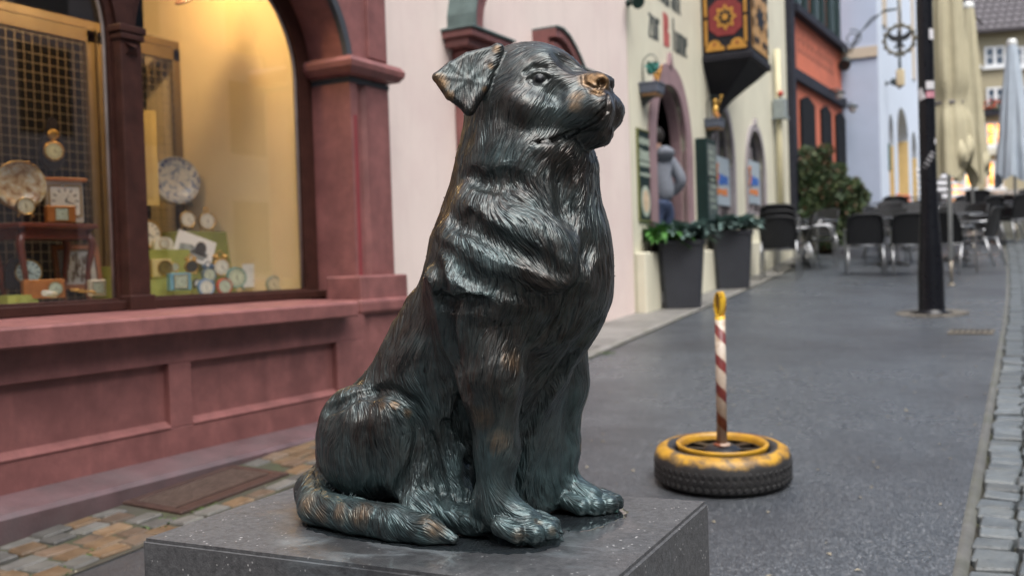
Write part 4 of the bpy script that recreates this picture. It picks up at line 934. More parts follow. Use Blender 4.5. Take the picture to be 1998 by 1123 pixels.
# rain water standing round the dog's feet
def water():
    m = bpy.data.materials.new('rain_water'); m.use_nodes = True; nt = m.node_tree; b = nt.nodes['Principled BSDF']
    setp(b, Base_Color=(.016, .020, .023, 1), Roughness=.07, Specular_IOR_Level=.75, Coat_Weight=.6, Coat_Roughness=.02)
    nt.links.new(bump(nt, noise(nt, 30, 2, .5, position(nt)), .06, .004), b.inputs['Normal']); return m
WATER = water()
def puddle(pix, label, seed):
    rr = random.Random(seed); P_ = [on_plane(x, y, 2, PED_Z) for x, y in pix]; n = len(P_); fine = []
    for i in range(n):                                   # smooth closed outline with a ragged edge
        p0, p1, p2, p3 = P_[i - 1], P_[i], P_[(i + 1) % n], P_[(i + 2) % n]
        for k in range(9):
            t = k / 9; q = .5 * (2 * p1 + (p2 - p0) * t + (2 * p0 - 5 * p1 + 4 * p2 - p3) * t * t + (3 * p1 - p0 - 3 * p2 + p3) * t ** 3); fine.append(q + np.array([rr.uniform(-.004, .004), rr.uniform(-.004, .004), 0]))
    c = sum(fine) / len(fine); mb = MB()
    rings = [[tuple(c + (q - c) * s_ + np.array([0, 0, z])) for q in fine] for s_, z in ((1.0, .0002), (.96, .0006), (.90, .0009), (.6, .0010))]
    mb.grid(rings, closed=True); mb.face(rings[-1]); return tag(mb.build('puddle', WATER), kind='structure')
puddle([(590, 1020), (640, 1044), (720, 1056), (800, 1068), (900, 1076), (990, 1080), (1060, 1074), (1100, 1055), (1080, 1030), (960, 1010), (800, 1000), (650, 990)], '', 1)
puddle([(1075, 1020), (1110, 1036), (1150, 1034), (1195, 1018), (1222, 1006), (1216, 992), (1150, 985), (1080, 995)], '', 2)
# ================================================================== bronze dog statue

DY0 = 1.56
def DP(px, py, l):            # a point of the dog, l metres to its right of the mid plane
    return on_plane(px, py, 1, DY0 - l)
class Prim:
    def __init__(s, kind, k, **a): s.kind = kind; s.k = k; s.__dict__.update(a)
    def dist(s, P):
        if s.kind == 'cone':
            pa = P - s.a; ba = s.b - s.a; h = np.clip(pa @ ba / (ba @ ba), 0, 1)
            return np.linalg.norm(pa - h[:, None] * ba, axis=1) - (s.ra + (s.rb - s.ra) * h)
        if s.kind == 'ell':
            q = (P - s.c) @ s.R; k0 = np.linalg.norm(q / s.r, axis=1); k1 = np.linalg.norm(q / (s.r * s.r), axis=1)
            return k0 * (k0 - 1) / np.maximum(k1, 1e-9)
        if s.kind == 'tri':
            a, b, c = s.a, s.b, s.c
            ba, cb, ac = b - a, c - b, a - c; n = np.cross(ba, ac); pa, pb, pc = P - a, P - b, P - c
            d2 = lambda e, p: np.sum((e * np.clip(p @ e / (e @ e), 0, 1)[:, None] - p) ** 2, axis=1)
            sgn = np.sign(pa @ np.cross(ba, n)) + np.sign(pb @ np.cross(cb, n)) + np.sign(pc @ np.cross(ac, n))
            edge = np.minimum(np.minimum(d2(ba, pa), d2(cb, pb)), d2(ac, pc)); pl = (pa @ n) ** 2 / (n @ n)
            return np.sqrt(np.where(sgn < 2, edge, pl)) - s.t
    def bound(s):
        if s.kind == 'cone': c = (s.a + s.b) / 2; return c, np.linalg.norm(s.a - s.b) / 2 + max(s.ra, s.rb)
        if s.kind == 'ell': return s.c, float(max(s.r))
        c = (s.a + s.b + s.c) / 3; return c, max(np.linalg.norm(q - c) for q in (s.a, s.b, s.c)) + s.t
PR = []                        # (op, prim)
def mir(p): q = np.array(p); q[1] = 2 * DY0 - q[1]; return q
def px2m(r, p): return r * depth_of(p) / FPX
def add(op, pr): PR.append((op, pr))
def cone(A, B, ra, rb, k=.02, op='+', both=False):
    a, b = DP(*A), DP(*B); ra, rb = px2m(ra, a), px2m(rb, b)
    add(op, Prim('cone', k, a=a, b=b, ra=ra, rb=rb))
    if both: add(op, Prim('cone', k, a=mir(a), b=mir(b), ra=ra, rb=rb))
def ell(C, r, k=.02, op='+', both=False, rot=(0, 0, 0)):
    "r in metres: forward, lateral, up; rot = yaw, pitch (nose down +), roll in degrees"
    c = DP(*C)
    R = np.array((Matrix.Rotation(radians(rot[0]), 3, 'Z') @ Matrix.Rotation(radians(rot[1]), 3, 'Y') @ Matrix.Rotation(radians(rot[2]), 3, 'X')))
    add(op, Prim('ell', k, c=c, r=np.array(r, float), R=R))
    if both:
        S = np.diag([1, -1, 1.]); add(op, Prim('ell', k, c=mir(c), r=np.array(r, float), R=S @ R @ S))
def _sdf1(P, prims, margin):
    d = np.full(len(P), .3)
    for p in prims:
        op, p = p; c, R = p.bd; idx = np.nonzero(np.sum((P - c) ** 2, axis=1) < (R + margin + p.k) ** 2)[0]
        if not len(idx): continue
        e = p.dist(P[idx]); o = d[idx]; k = p.k
        if op == '+':
            h = np.maximum(k - np.abs(o - e), 0) / k; d[idx] = np.minimum(o, e) - h * h * k * .25
        else:
            h = np.maximum(k - np.abs(o + e), 0) / k; d[idx] = np.maximum(o, -e) + h * h * k * .25
    return d
def sdf(P, margin=.03, cell=.06):
    for op, p in PR:
        if not hasattr(p, 'bd'): p.bd = p.bound()
    if len(P) < 3000: return _sdf1(P, PR, margin)
    BC = np.array([p.bd[0] for _, p in PR]); BR = np.array([p.bd[1] + margin + p.k for _, p in PR])
    I = np.floor(P / cell).astype(np.int64); key = (I[:, 0] * 4096 + I[:, 1]) * 4096 + I[:, 2]
    order = np.argsort(key, kind='stable'); ks = key[order]; cut = np.nonzero(np.diff(ks))[0] + 1
    st = np.concatenate([[0], cut]); en = np.concatenate([cut, [len(P)]]); d = np.empty(len(P)); hd = cell * .867
    for i, j in zip(st, en):
        ix = order[i:j]; cc = (I[ix[0]] + .5) * cell
        sel = np.nonzero(np.sum((BC - cc) ** 2, 1) < (BR + hd) ** 2)[0]
        d[ix] = _sdf1(P[ix], [PR[q] for q in sel], margin) if len(sel) else .3
    return d
def grad(P, e=.0015):
    g = np.zeros_like(P)
    for v in ((1, -1, -1), (-1, -1, 1), (-1, 1, -1), (1, 1, 1)):
        v = np.array(v, float); g += v * sdf(P + v * e)[:, None]
    return g / np.maximum(np.linalg.norm(g, axis=1), 1e-9)[:, None]
def surf(pts):
    "first hit of the statue for each pixel"
    D = np.array([ray(x, y) for x, y in pts]); t = np.full(len(pts), 1.35)
    for _ in range(70):
        d = sdf(CAMP + D * t[:, None], margin=.12); t = t + np.clip(d * .9, -.01, .08)
        if np.all(np.abs(d) < 1e-4): break
    return CAMP + D * t[:, None]

# --- trunk, neck
cone((1016, 500, 0), (890, 690, 0), 160, 122, .05)
cone((890, 690, 0), (765, 850, 0), 122, 118, .05)
cone((1014, 480, 0), (1026, 330, 0), 158, 128, .06)
cone((1026, 330, 0), (1020, 230, 0), 124, 98, .05)
ell((1066, 520, 0), (.095, .122, .155), .05, rot=(0, -12, 0))
cone((1078, 580, 0), (1062, 720, -.01), 92, 52, .05)
# --- haunches and hind legs
ell((712, 862, .096), (.097, .068, .108), .012, both=True, rot=(0, -18, 0))
ell((765, 830, .098), (.045, .052, .05), .02, both=True)
ell((722, 880, 0), (.105, .10, .11), .05)
cone((780, 815, .10), (800, 940, .10), 42, 40, .03, both=True)
cone((815, 990, .12), (925, 1015, .105), 34, 26, .02, both=True)
ell((925, 1016, .105), (.042, .034, .024), .012, both=True)
cone((850, 760, .03), (880, 960, .045), 70, 42, .05, both=True)
cone((885, 800, .055), (900, 985, .075), 20, 28, .012, both=True)
cone((855, 850, .075), (862, 985, .085), 13, 22, .010, both=True)
# --- right front leg
cone((925, 560, .105), (958, 735, .122), 92, 62, .05)
cone((958, 735, .122), (970, 880, .112), 58, 41, .03)
cone((970, 880, .112), (966, 985, .112), 41, 37, .02)
cone((962, 985, .11), (1024, 1018, .11), 39, 32, .022)
# --- left front leg
cone((1060, 580, -.095), (1088, 740, -.118), 88, 58, .05)
cone((1088, 740, -.118), (1090, 870, -.112), 52, 39, .03)
cone((1090, 870, -.112), (1088, 945, -.112), 39, 37, .02)
cone((1088, 950, -.112), (1150, 974, -.112), 37, 30, .022)
# --- long hair that hangs between the front legs
cone((1020, 740, .0), (1022, 960, -.03), 62, 28, .05)
cone((1056, 780, -.05), (1060, 975, -.06), 34, 24, .03)
# --- toes
for (x, y, l, r) in ((1000, 1041, .142, 23), (1036, 1043, .126, 24), (1063, 1036, .103, 23), (1070, 1026, .080, 19)):
    cone((x - 22, y - 16, l), (x + 7, y - 2, l), r * .86, r * .9, .004)
    cone((x + 18, y + 6, l), (x + 27, y + 12, l), r * .30, r * .16, .003)
for (x, y, l, r) in ((1126, 990, -.080, 20), (1153, 990, -.097, 22), (1180, 986, -.120, 22), (1192, 980, -.143, 19)):
    cone((x - 20, y - 14, l), (x + 8, y - 2, l), r * .86, r * .9, .004)
    cone((x + 17, y + 5, l), (x + 26, y + 10, l), r * .30, r * .16, .003)
for (x, y, l, r) in ((930, 1022, .128, 16), (944, 1022, .108, 17), (950, 1016, .088, 15)):
    cone((x - 16, y - 8, l), (x + 6, y, l), r, r, .005, both=True)
# --- tail, laid round the right haunch
TAIL = [(650, 925, .02, 38), (614, 958, .085, 38), (618, 988, .145, 35), (690, 1006, .172, 34), (770, 1020, .178, 35), (835, 1033, .178, 29), (884, 1050, .172, 10)]
for a, b in zip(TAIL, TAIL[1:]): cone(a[:3], b[:3], a[3], b[3], .010)
# --- head
ell((1030, 180, 0), (.108, .088, .086), .035, rot=(0, 4, 0))
ell((1000, 235, .035), (.075, .062, .078), .03, both=True)
cone((1085, 205, 0), (1147, 198, 0), 66, 48, .03)
cone((1090, 188, 0), (1160, 172, 0), 38, 28, .016)
cone((1090, 228, .030), (1160, 214, .023), 44, 39, .012, both=True)
ell((1171, 220, .014), (.020, .021, .034), .008, both=True)
cone((1060, 272, 0), (1168, 258, 0), 44, 29, .006)
ell((1060, 120, .036), (.034, .024, .018), .014, both=True, rot=(10, 10, 0))
ell((1010, 285, .04), (.05, .05, .05), .03, both=True)
# nose pad
ell((1166, 160, 0), (.021, .026, .017), .005)
ell((1174, 161, .012), (.013, .013, .014), .005, both=True)
ell((1178, 185, 0), (.010, .008, .016), .006)
# ears
def ear(sgn):
    A_, B_, C_ = DP(972, 96, .072), DP(853, 151, .150), DP(915, 214, .128)
    n_ = np.cross(B_ - A_, C_ - A_); n_ /= np.linalg.norm(n_)
    def on(px, py, bulge=0.0):
        r_ = ray(px, py); return CAMP + r_ * (((A_ - CAMP) @ n_) / (r_ @ n_)) + n_ * bulge * np.sign(n_ @ (CAMP - A_))
    Q = dict(a=A_, b=on(912, 112), h=on(880, 130), c=B_, d=on(878, 186), e=C_, f=on(944, 168), g=on(962, 125), m=on(912, 160))
    if sgn < 0: Q = {k: mir(v) for k, v in Q.items()}
    ringk = 'abhcdefg'
    for u, v in zip(ringk, ringk[1:] + ringk[:1]):
        add('+', Prim('tri', .003, a=Q[u], b=Q[v], c=Q['m'], t=.0080))
    for u, v in ('ag', 'gf', 'fe'): add('+', Prim('cone', .006, a=Q[u], b=Q[v], ra=.0095, rb=.0095))
ear(1); ear(-1)

# --- chiselled details, laid on the surface where they show
def crease(pix, r, depth, k=.012, both=False, op='-'):
    dense = [pix[0]]
    for u, v in zip(pix, pix[1:]):
        n = max(1, int(math.hypot(v[0] - u[0], v[1] - u[1]) / 13))
        dense += [(u[0] + (v[0] - u[0]) * i / n, u[1] + (v[1] - u[1]) * i / n) for i in range(1, n + 1)]
    S = surf(dense); N = grad(S)
    S = S + N * (r - depth if op == '-' else -(r - depth))
    for a, b in zip(S, S[1:]):
        add(op, Prim('cone', k, a=a, b=b, ra=r, rb=r))
        if both: add(op, Prim('cone', k, a=mir(a), b=mir(b), ra=r, rb=r))
crease([(900, 398), (950, 425), (1010, 452), (1070, 480), (1108, 505)], .030, .0036, .03, op='+')
crease([(868, 452), (915, 484), (960, 514), (1010, 533), (1070, 545), (1120, 548)], .030, .004, .03, op='+')
crease([(850, 520), (900, 556), (950, 580), (1000, 590)], .030, .005, .03, op='+')
crease([(890, 424), (945, 456), (1009, 486), (1063, 510), (1108, 532)], .012, .0034, .016)
crease([(848, 484), (895, 518), (945, 553), (988, 570), (1050, 578), (1120, 578)], .012, .0034, .016)
crease([(918, 342), (965, 352), (1016, 354)], .010, .005, .016)
crease([(1098, 320), (1104, 370), (1110, 425)], .012, .010, .02)
crease([(835, 508), (862, 583), (872, 650), (885, 720), (905, 770)], .012, .011, .018)
crease([(863, 588), (910, 596), (950, 600)], .010, .008, .016)
crease([(1150, 470), (1140, 540), (1120, 600), (1085, 650)], .012, .007, .02)
crease([(640, 800), (700, 766), (760, 762), (805, 790), (822, 840), (812, 900), (780, 955)], .009, .006, .012)
crease([(1160, 640), (1100, 720), (1050, 790), (1022, 850)], .010, .005, .014)
crease([(900, 780), (915, 860), (920, 940)], .010, .010, .014)
for dx in (0, 26, 46): crease([(842 + dx, 850 - dx), (856 + dx, 920), (868 + dx, 985)], .006, .005, .010)
crease([(1042, 285), (1078, 275), (1124, 259), (1160, 238), (1182, 216)], .0060, .0095, .003, both=True)
crease([(1050, 294), (1080, 288)], .008, .0025, .010, both=True, op='+')
crease([(1187, 186), (1187, 216)], .003, .004, .003)
# eye
_e = surf([(1053, 153)])[0]; _n = grad(_e[None])[0]
for M_ in (lambda p: p, mir):
    add('-', Prim('ell', .010, c=M_(_e + _n * .002), r=np.array([.021, .013, .011]), R=np.eye(3)))
for M_ in (lambda p: p, mir): add('+', Prim('ell', .0015, c=M_(_e - _n * .0125), r=np.array([.0135, .0135, .0135]), R=np.eye(3)))
crease([(1030, 152), (1040, 142), (1056, 139), (1074, 148)], .0045, .003, .003, both=True, op='+')
crease([(1032, 158), (1046, 166), (1062, 166), (1075, 157)], .0035, .002, .003, both=True, op='+')
crease([(1026, 140), (1042, 131), (1062, 132)], .004, .003, .006, both=True)
crease([(1086, 172), (1076, 192), (1056, 200)], .009, .003, .016, both=True)
crease([(1092, 108), (1118, 128)], .010, .005, .02)
crease([(1003, 198), (1028, 214), (1062, 210)], .012, .003, .03, both=True, op='+')

crease([(1138, 148), (1139, 162), (1150, 178), (1168, 184), (1176, 182)], .004, .003, .003, both=True)
# nostrils
crease([(1146, 165), (1158, 171), (1169, 171), (1174, 164)], .0036, .004, .003, both=True)
_q = surf([(1174, 163)])[0]; add('-', Prim('ell', .003, c=_q, r=np.array([.009, .0055, .0065]), R=np.eye(3))); add('-', Prim('ell', .003, c=mir(_q), r=np.array([.009, .0055, .0065]), R=np.eye(3)))
# toe gaps
add('-', Prim('ell', .004, c=np.array([-1.0, DY0, PED_Z - .5]), r=np.array([3., 3., .5]), R=np.eye(3)))

def surface_nets(lo, hi, h):
    ax = [np.arange(lo[i], hi[i] + h, h) for i in range(3)]
    G = np.stack(np.meshgrid(*ax, indexing='ij'), -1); sh = G.shape[:3]
    V = sdf(G.reshape(-1, 3)).reshape(sh)
    ins = V < 0
    corners = [(i, j, k) for i in (0, 1) for j in (0, 1) for k in (0, 1)]
    sl = lambda A, c: A[c[0]:sh[0] - 1 + c[0], c[1]:sh[1] - 1 + c[1], c[2]:sh[2] - 1 + c[2]]
    cnt = sum(sl(ins, c).astype(int) for c in corners); act = (cnt > 0) & (cnt < 8)
    acc = np.zeros(act.shape + (3,)); num = np.zeros(act.shape)
    for c in corners:
        for a in range(3):
            if c[a] == 1: continue
            e = list(c); e[a] = 1; va, vb = sl(V, c), sl(V, e); m = (va < 0) != (vb < 0)
            t = np.where(m, va / np.where(m, va - vb, 1), 0)
            for q in range(3): acc[..., q] += np.where(m, c[q] + (t if q == a else 0), 0)
            num += m
    I = np.nonzero(act); vid = -np.ones(act.shape, int); vid[I] = np.arange(len(I[0]))
    pts = np.stack(I, 1) + acc[I] / num[I][:, None]; pts = pts * h + np.array(lo)
    quads = []
    for a in range(3):
        b, c = [(1, 2), (2, 0), (0, 1)][a]
        A = [slice(1, -1)] * 3; A[a] = slice(0, -1); B = list(A); B[a] = slice(1, None)
        s0, s1 = ins[tuple(A)], ins[tuple(B)]; idx = np.stack(np.nonzero(s0 != s1), 1); fl = s0[tuple(idx.T)]
        base = idx.copy()
        for q in range(3):
            if q != a: base[:, q] += 1
        def at(db, dc):
            p = base.copy(); p[:, b] += db; p[:, c] += dc; return vid[tuple(p.T)]
        q4 = np.stack([at(-1, -1), at(0, -1), at(0, 0), at(-1, 0)], 1)
        q4[~fl] = q4[~fl][:, ::-1]; quads.append(q4)
    return pts, np.concatenate(quads)
def subdiv(P, Q):
    E = np.sort(np.stack([Q, np.roll(Q, -1, 1)], -1).reshape(-1, 2), 1)
    key = E[:, 0].astype(np.int64) * len(P) + E[:, 1]; u, inv = np.unique(key, return_inverse=True)
    ev = np.stack([u // len(P), u % len(P)], 1); n = len(P)
    P2 = np.concatenate([P, P[ev].mean(1), P[Q].mean(1)])
    ei = inv.reshape(-1, 4) + n; fi = np.arange(len(Q)) + n + len(ev)
    Q2 = np.stack([np.stack([Q[:, i], ei[:, i], fi, ei[:, i - 1]], 1) for i in range(4)], 1).reshape(-1, 4)
    return P2, Q2
def relax(P, Q, it, lam=.5):
    E = np.unique(np.sort(np.stack([Q, np.roll(Q, -1, 1)], -1).reshape(-1, 2), 1), axis=0)
    deg = np.bincount(E.ravel(), minlength=len(P))[:, None]
    for _ in range(it):
        S = np.zeros_like(P)
        for q in range(3): S[:, q] = np.bincount(E[:, 0], P[E[:, 1], q], len(P)) + np.bincount(E[:, 1], P[E[:, 0], q], len(P))
        P = P + lam * (S / deg - P)
    return P
def newton(P, it=2, cap=.004):
    for _ in range(it): P = P - grad(P) * np.clip(sdf(P), -cap, cap)[:, None]
    return P
def hash3(I, seed):
    x = (I[:, 0] * 73856093) ^ (I[:, 1] * 19349663) ^ (I[:, 2] * 83492791) ^ (seed * 2654435761)
    x = (x ^ (x >> 13)) * 1274126177; x = x ^ (x >> 16); return (x & 0xffff) / 65535.0
def vnoise(P, cell, seed=0):
    X = P / cell; I = np.floor(X).astype(np.int64); f = X - I; f = f * f * (3 - 2 * f); o = 0
    for i in (0, 1):
        for j in (0, 1):
            for k in (0, 1):
                w = (f[:, 0] if i else 1 - f[:, 0]) * (f[:, 1] if j else 1 - f[:, 1]) * (f[:, 2] if k else 1 - f[:, 2])
                o = o + w * hash3(I + np.array([i, j, k]), seed)
    return o
# hair direction, drawn as strokes over the statue: pixel, image direction, reach in metres
FLOW = [(1060, 105, -1, -.15, .05), (1100, 120, -1, -.5, .04), (1000, 130, -.9, .35, .05), (1000, 190, -.5, .8, .05), (1050, 205, -.7, .5, .04), (1120, 200, -.8, .35, .05), (1160, 215, -.6, .6, .04),
        (1010, 260, -.3, .9, .05), (1080, 310, -.5, .8, .05), (890, 160, .0, 1, .04), (925, 170, .25, 1, .03), (860, 150, -.35, 1, .03), (905, 330, -.15, 1, .06), (960, 375, .1, 1, .05),
        (1050, 400, .55, .8, .05), (1130, 400, -.35, .9, .05), (1000, 450, .3, .95, .04), (1080, 500, .6, .75, .05), (930, 500, .15, 1, .05), (1000, 530, .35, .9, .04), (1090, 545, .6, .7, .05), (1160, 520, -.3, 1, .05),
        (1000, 610, -.45, .85, .05), (1090, 610, -.6, .8, .05), (930, 660, .25, 1, .05), (1010, 690, -.5, .85, .05), (780, 640, -.3, 1, .07), (850, 560, -.1, 1, .06), (800, 740, .15, 1, .06), (700, 720, -.3, 1, .06),
        (690, 800, .2, .95, .04), (640, 860, -.15, 1, .05), (700, 880, -.08, 1, .05), (770, 860, .12, 1, .05), (740, 780, .9, .35, .035), (790, 800, .6, .8, .03), (960, 780, .2, 1, .05), (965, 880, .1, 1, .05), (960, 960, .1, 1, .04),
        (1000, 1005, .8, .6, .04), (1050, 1030, .9, .4, .03), (1095, 780, .05, 1, .06), (1092, 900, .05, 1, .05), (1130, 955, .8, .5, .04), (1180, 975, .9, .3, .03), (860, 880, .2, 1, .05), (1030, 880, .1, 1, .05),
        (600, 960, -.1, 1, .03), (620, 1000, .7, .7, .03), (690, 1010, .65, .75, .04), (780, 1025, .7, .65, .04), (850, 1040, .85, .4, .04)]
def make_dog():
    P, Q = surface_nets((-1.45, 1.17, PED_Z - .02), (-.52, 1.95, PED_Z + .98), .0084)
    P = newton(relax(P, Q, 2), 1)
    P, Q = subdiv(P, Q); P = newton(relax(P, Q, 2, .4), 2)
    P, Q = subdiv(P, Q); P = newton(relax(P, Q, 1, .4), 1, .002)
    # uneven modelling: the edges of the folds wander in and out like tufts
    zz = P[:, 2] - PED_Z; mk = np.clip((zz - .16) / .1, 0, 1) * np.clip((.70 - zz) / .08, 0, 1)
    N = grad(P)
    P = P + mk[:, None] * np.stack([(vnoise(P, .05, 21) - .5) * .004, (vnoise(P, .05, 22) - .5) * .003, (vnoise(P, .036, 23) - .5) * .012 + (vnoise(P, .012, 24) - .5) * .0022], 1)
    C = surf([(f[0], f[1]) for f in FLOW]); Dv = np.array([RIGHT * f[2] + DOWN * f[3] for f in FLOW]); S = np.array([f[4] for f in FLOW])
    # the far half of the body repeats the near half
    Dv /= np.linalg.norm(Dv, axis=1)[:, None]
    def flow(X):
        Y = X.copy(); Y[:, 1] = np.where(X[:, 1] > DY0 + .05, 2 * DY0 - X[:, 1], X[:, 1])
        d = np.zeros_like(X); d[:, 2] = -.02
        for c, v, s in zip(C, Dv, S):
            w = np.exp(-np.sum((X - c) ** 2, 1) / (s * s)); d += w[:, None] * v
        return d
    d0 = flow(P)
    # curl the strokes so that neighbouring locks part and cross
    tw = (vnoise(P, .055, 3) - .5) * 1.1 + (vnoise(P, .024, 4) - .5) * .7
    T = d0 - N * np.sum(d0 * N, 1)[:, None]; T /= np.maximum(np.linalg.norm(T, axis=1), 1e-9)[:, None]
    B = np.cross(N, T); T = T * np.cos(tw)[:, None] + B * np.sin(tw)[:, None]
    def lic(cell, half, steps, seed):
        o = np.zeros(len(P)); ws = 0
        bend = (vnoise(P, .03, seed + 9) - .5) * 18
        for i in range(-steps, steps + 1):
            t = half * i / steps; w = math.exp(-(i / steps * 1.5) ** 2)
            o += w * vnoise(P + T * t + np.cross(N, T) * (bend * t * t)[:, None], cell, seed); ws += w
        o /= ws; o = (o - o.mean()) / o.std(); return o
    lock = lic(.0050, .032, 9, 12); big = lic(.015, .045, 6, 13)
    # bare skin: nose, eyes, lips, claws have little hair
    def near(pix, rad):
        c = surf(pix); m = np.zeros(len(P))
        for q, r in zip(c, rad): m = np.maximum(m, np.exp(-np.sum((P - q) ** 2, 1) / (r * r)))
        return m
    smooth = near([(1172, 160), (1150, 160), (1187, 165), (1053, 152), (1187, 210), (1200, 230), (1048, 284), (1064, 279), (1080, 274), (1096, 269), (1112, 263), (1126, 257), (1142, 248), (1156, 240), (1170, 230)], [.022, .02, .02, .02, .015, .02] + [.011] * 9)
    facial = near([(1130, 200), (1090, 170), (1160, 230), (1060, 120), (890, 150), (1030, 1045), (1065, 1035), (1180, 985), (1000, 1045), (1000, 130), (1010, 200), (1100, 240), (960, 830), (965, 920), (1092, 800), (1092, 900), (1160, 985)], [.05, .045, .05, .05, .06, .03, .03, .04, .03, .05, .05, .04, .05, .05, .06, .05, .04])
    amp = (1 - smooth) * (1 - .40 * facial)
    earm = near([(870, 150), (900, 130), (930, 110), (900, 170), (925, 190), (950, 120), (968, 95), (850, 150), (940, 150), (885, 190), (915, 215)], [.022] * 11)
    hgt = (1 - .85 * earm) * amp * (.0009 * np.tanh(lock) * (1 - .6 * facial) + .0008 * np.tanh(big * .8) * (1 - .9 * facial))
    low = P[:, 2] - PED_Z
    hgt *= np.clip(low / .01, 0, 1)
    P = P + N * hgt[:, None]
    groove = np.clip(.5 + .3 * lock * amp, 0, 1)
    worn = np.maximum.reduce([.55 * near([(940, 815), (975, 860), (1000, 700)], [.03, .03, .03]), 1.25 * near([(1172, 152), (1150, 154), (1186, 160), (1165, 176)], [.020, .018, .014, .014]),
        .95 * near([(842, 148), (856, 162), (876, 188)], [.022, .018, .012]), .75 * near([(968, 95), (958, 130), (946, 175)], [.010, .007, .007]),
        .7 * near([(1125, 190), (1122, 205)], [.018, .016]), .65 * near([(745, 792), (770, 790), (795, 805)], [.012, .012, .012]),
        .62 * near([(600, 980), (625, 1000), (660, 1000), (850, 1030), (700, 1005)], [.03, .025, .025, .025, .03]),
        .5 * near([(1015, 1045), (1050, 1020), (1078, 1035), (830, 1010)], [.02, .012, .012, .02])])
    me = bpy.data.meshes.new('dog_statue')
    me.vertices.add(len(P)); me.vertices.foreach_set('co', P.astype(np.float32).ravel())
    me.loops.add(Q.size); me.loops.foreach_set('vertex_index', Q.astype(np.int32).ravel())
    me.polygons.add(len(Q)); me.polygons.foreach_set('loop_start', np.arange(0, Q.size, 4, dtype=np.int32)); me.polygons.foreach_set('loop_total', np.full(len(Q), 4, np.int32))
    me.polygons.foreach_set('use_smooth', np.ones(len(Q), bool))
    me.update(calc_edges=True); me.validate()
    at = me.attributes.new('comb', 'FLOAT_VECTOR', 'POINT'); at.data.foreach_set('vector', (T * amp[:, None] if False else T).astype(np.float32).ravel())
    pupil = np.maximum(near([(1053, 153)], [.010]), 0)
    for nm, a in (('pupil', np.clip((pupil - .35) * 4, 0, 1)), ('groove', groove), ('worn', worn), ('hairy', amp)):
        at = me.attributes.new(nm, 'FLOAT', 'POINT'); at.data.foreach_set('value', a.astype(np.float32))
    print('dog verts', len(P), 'faces', len(Q))
    return me, P, N
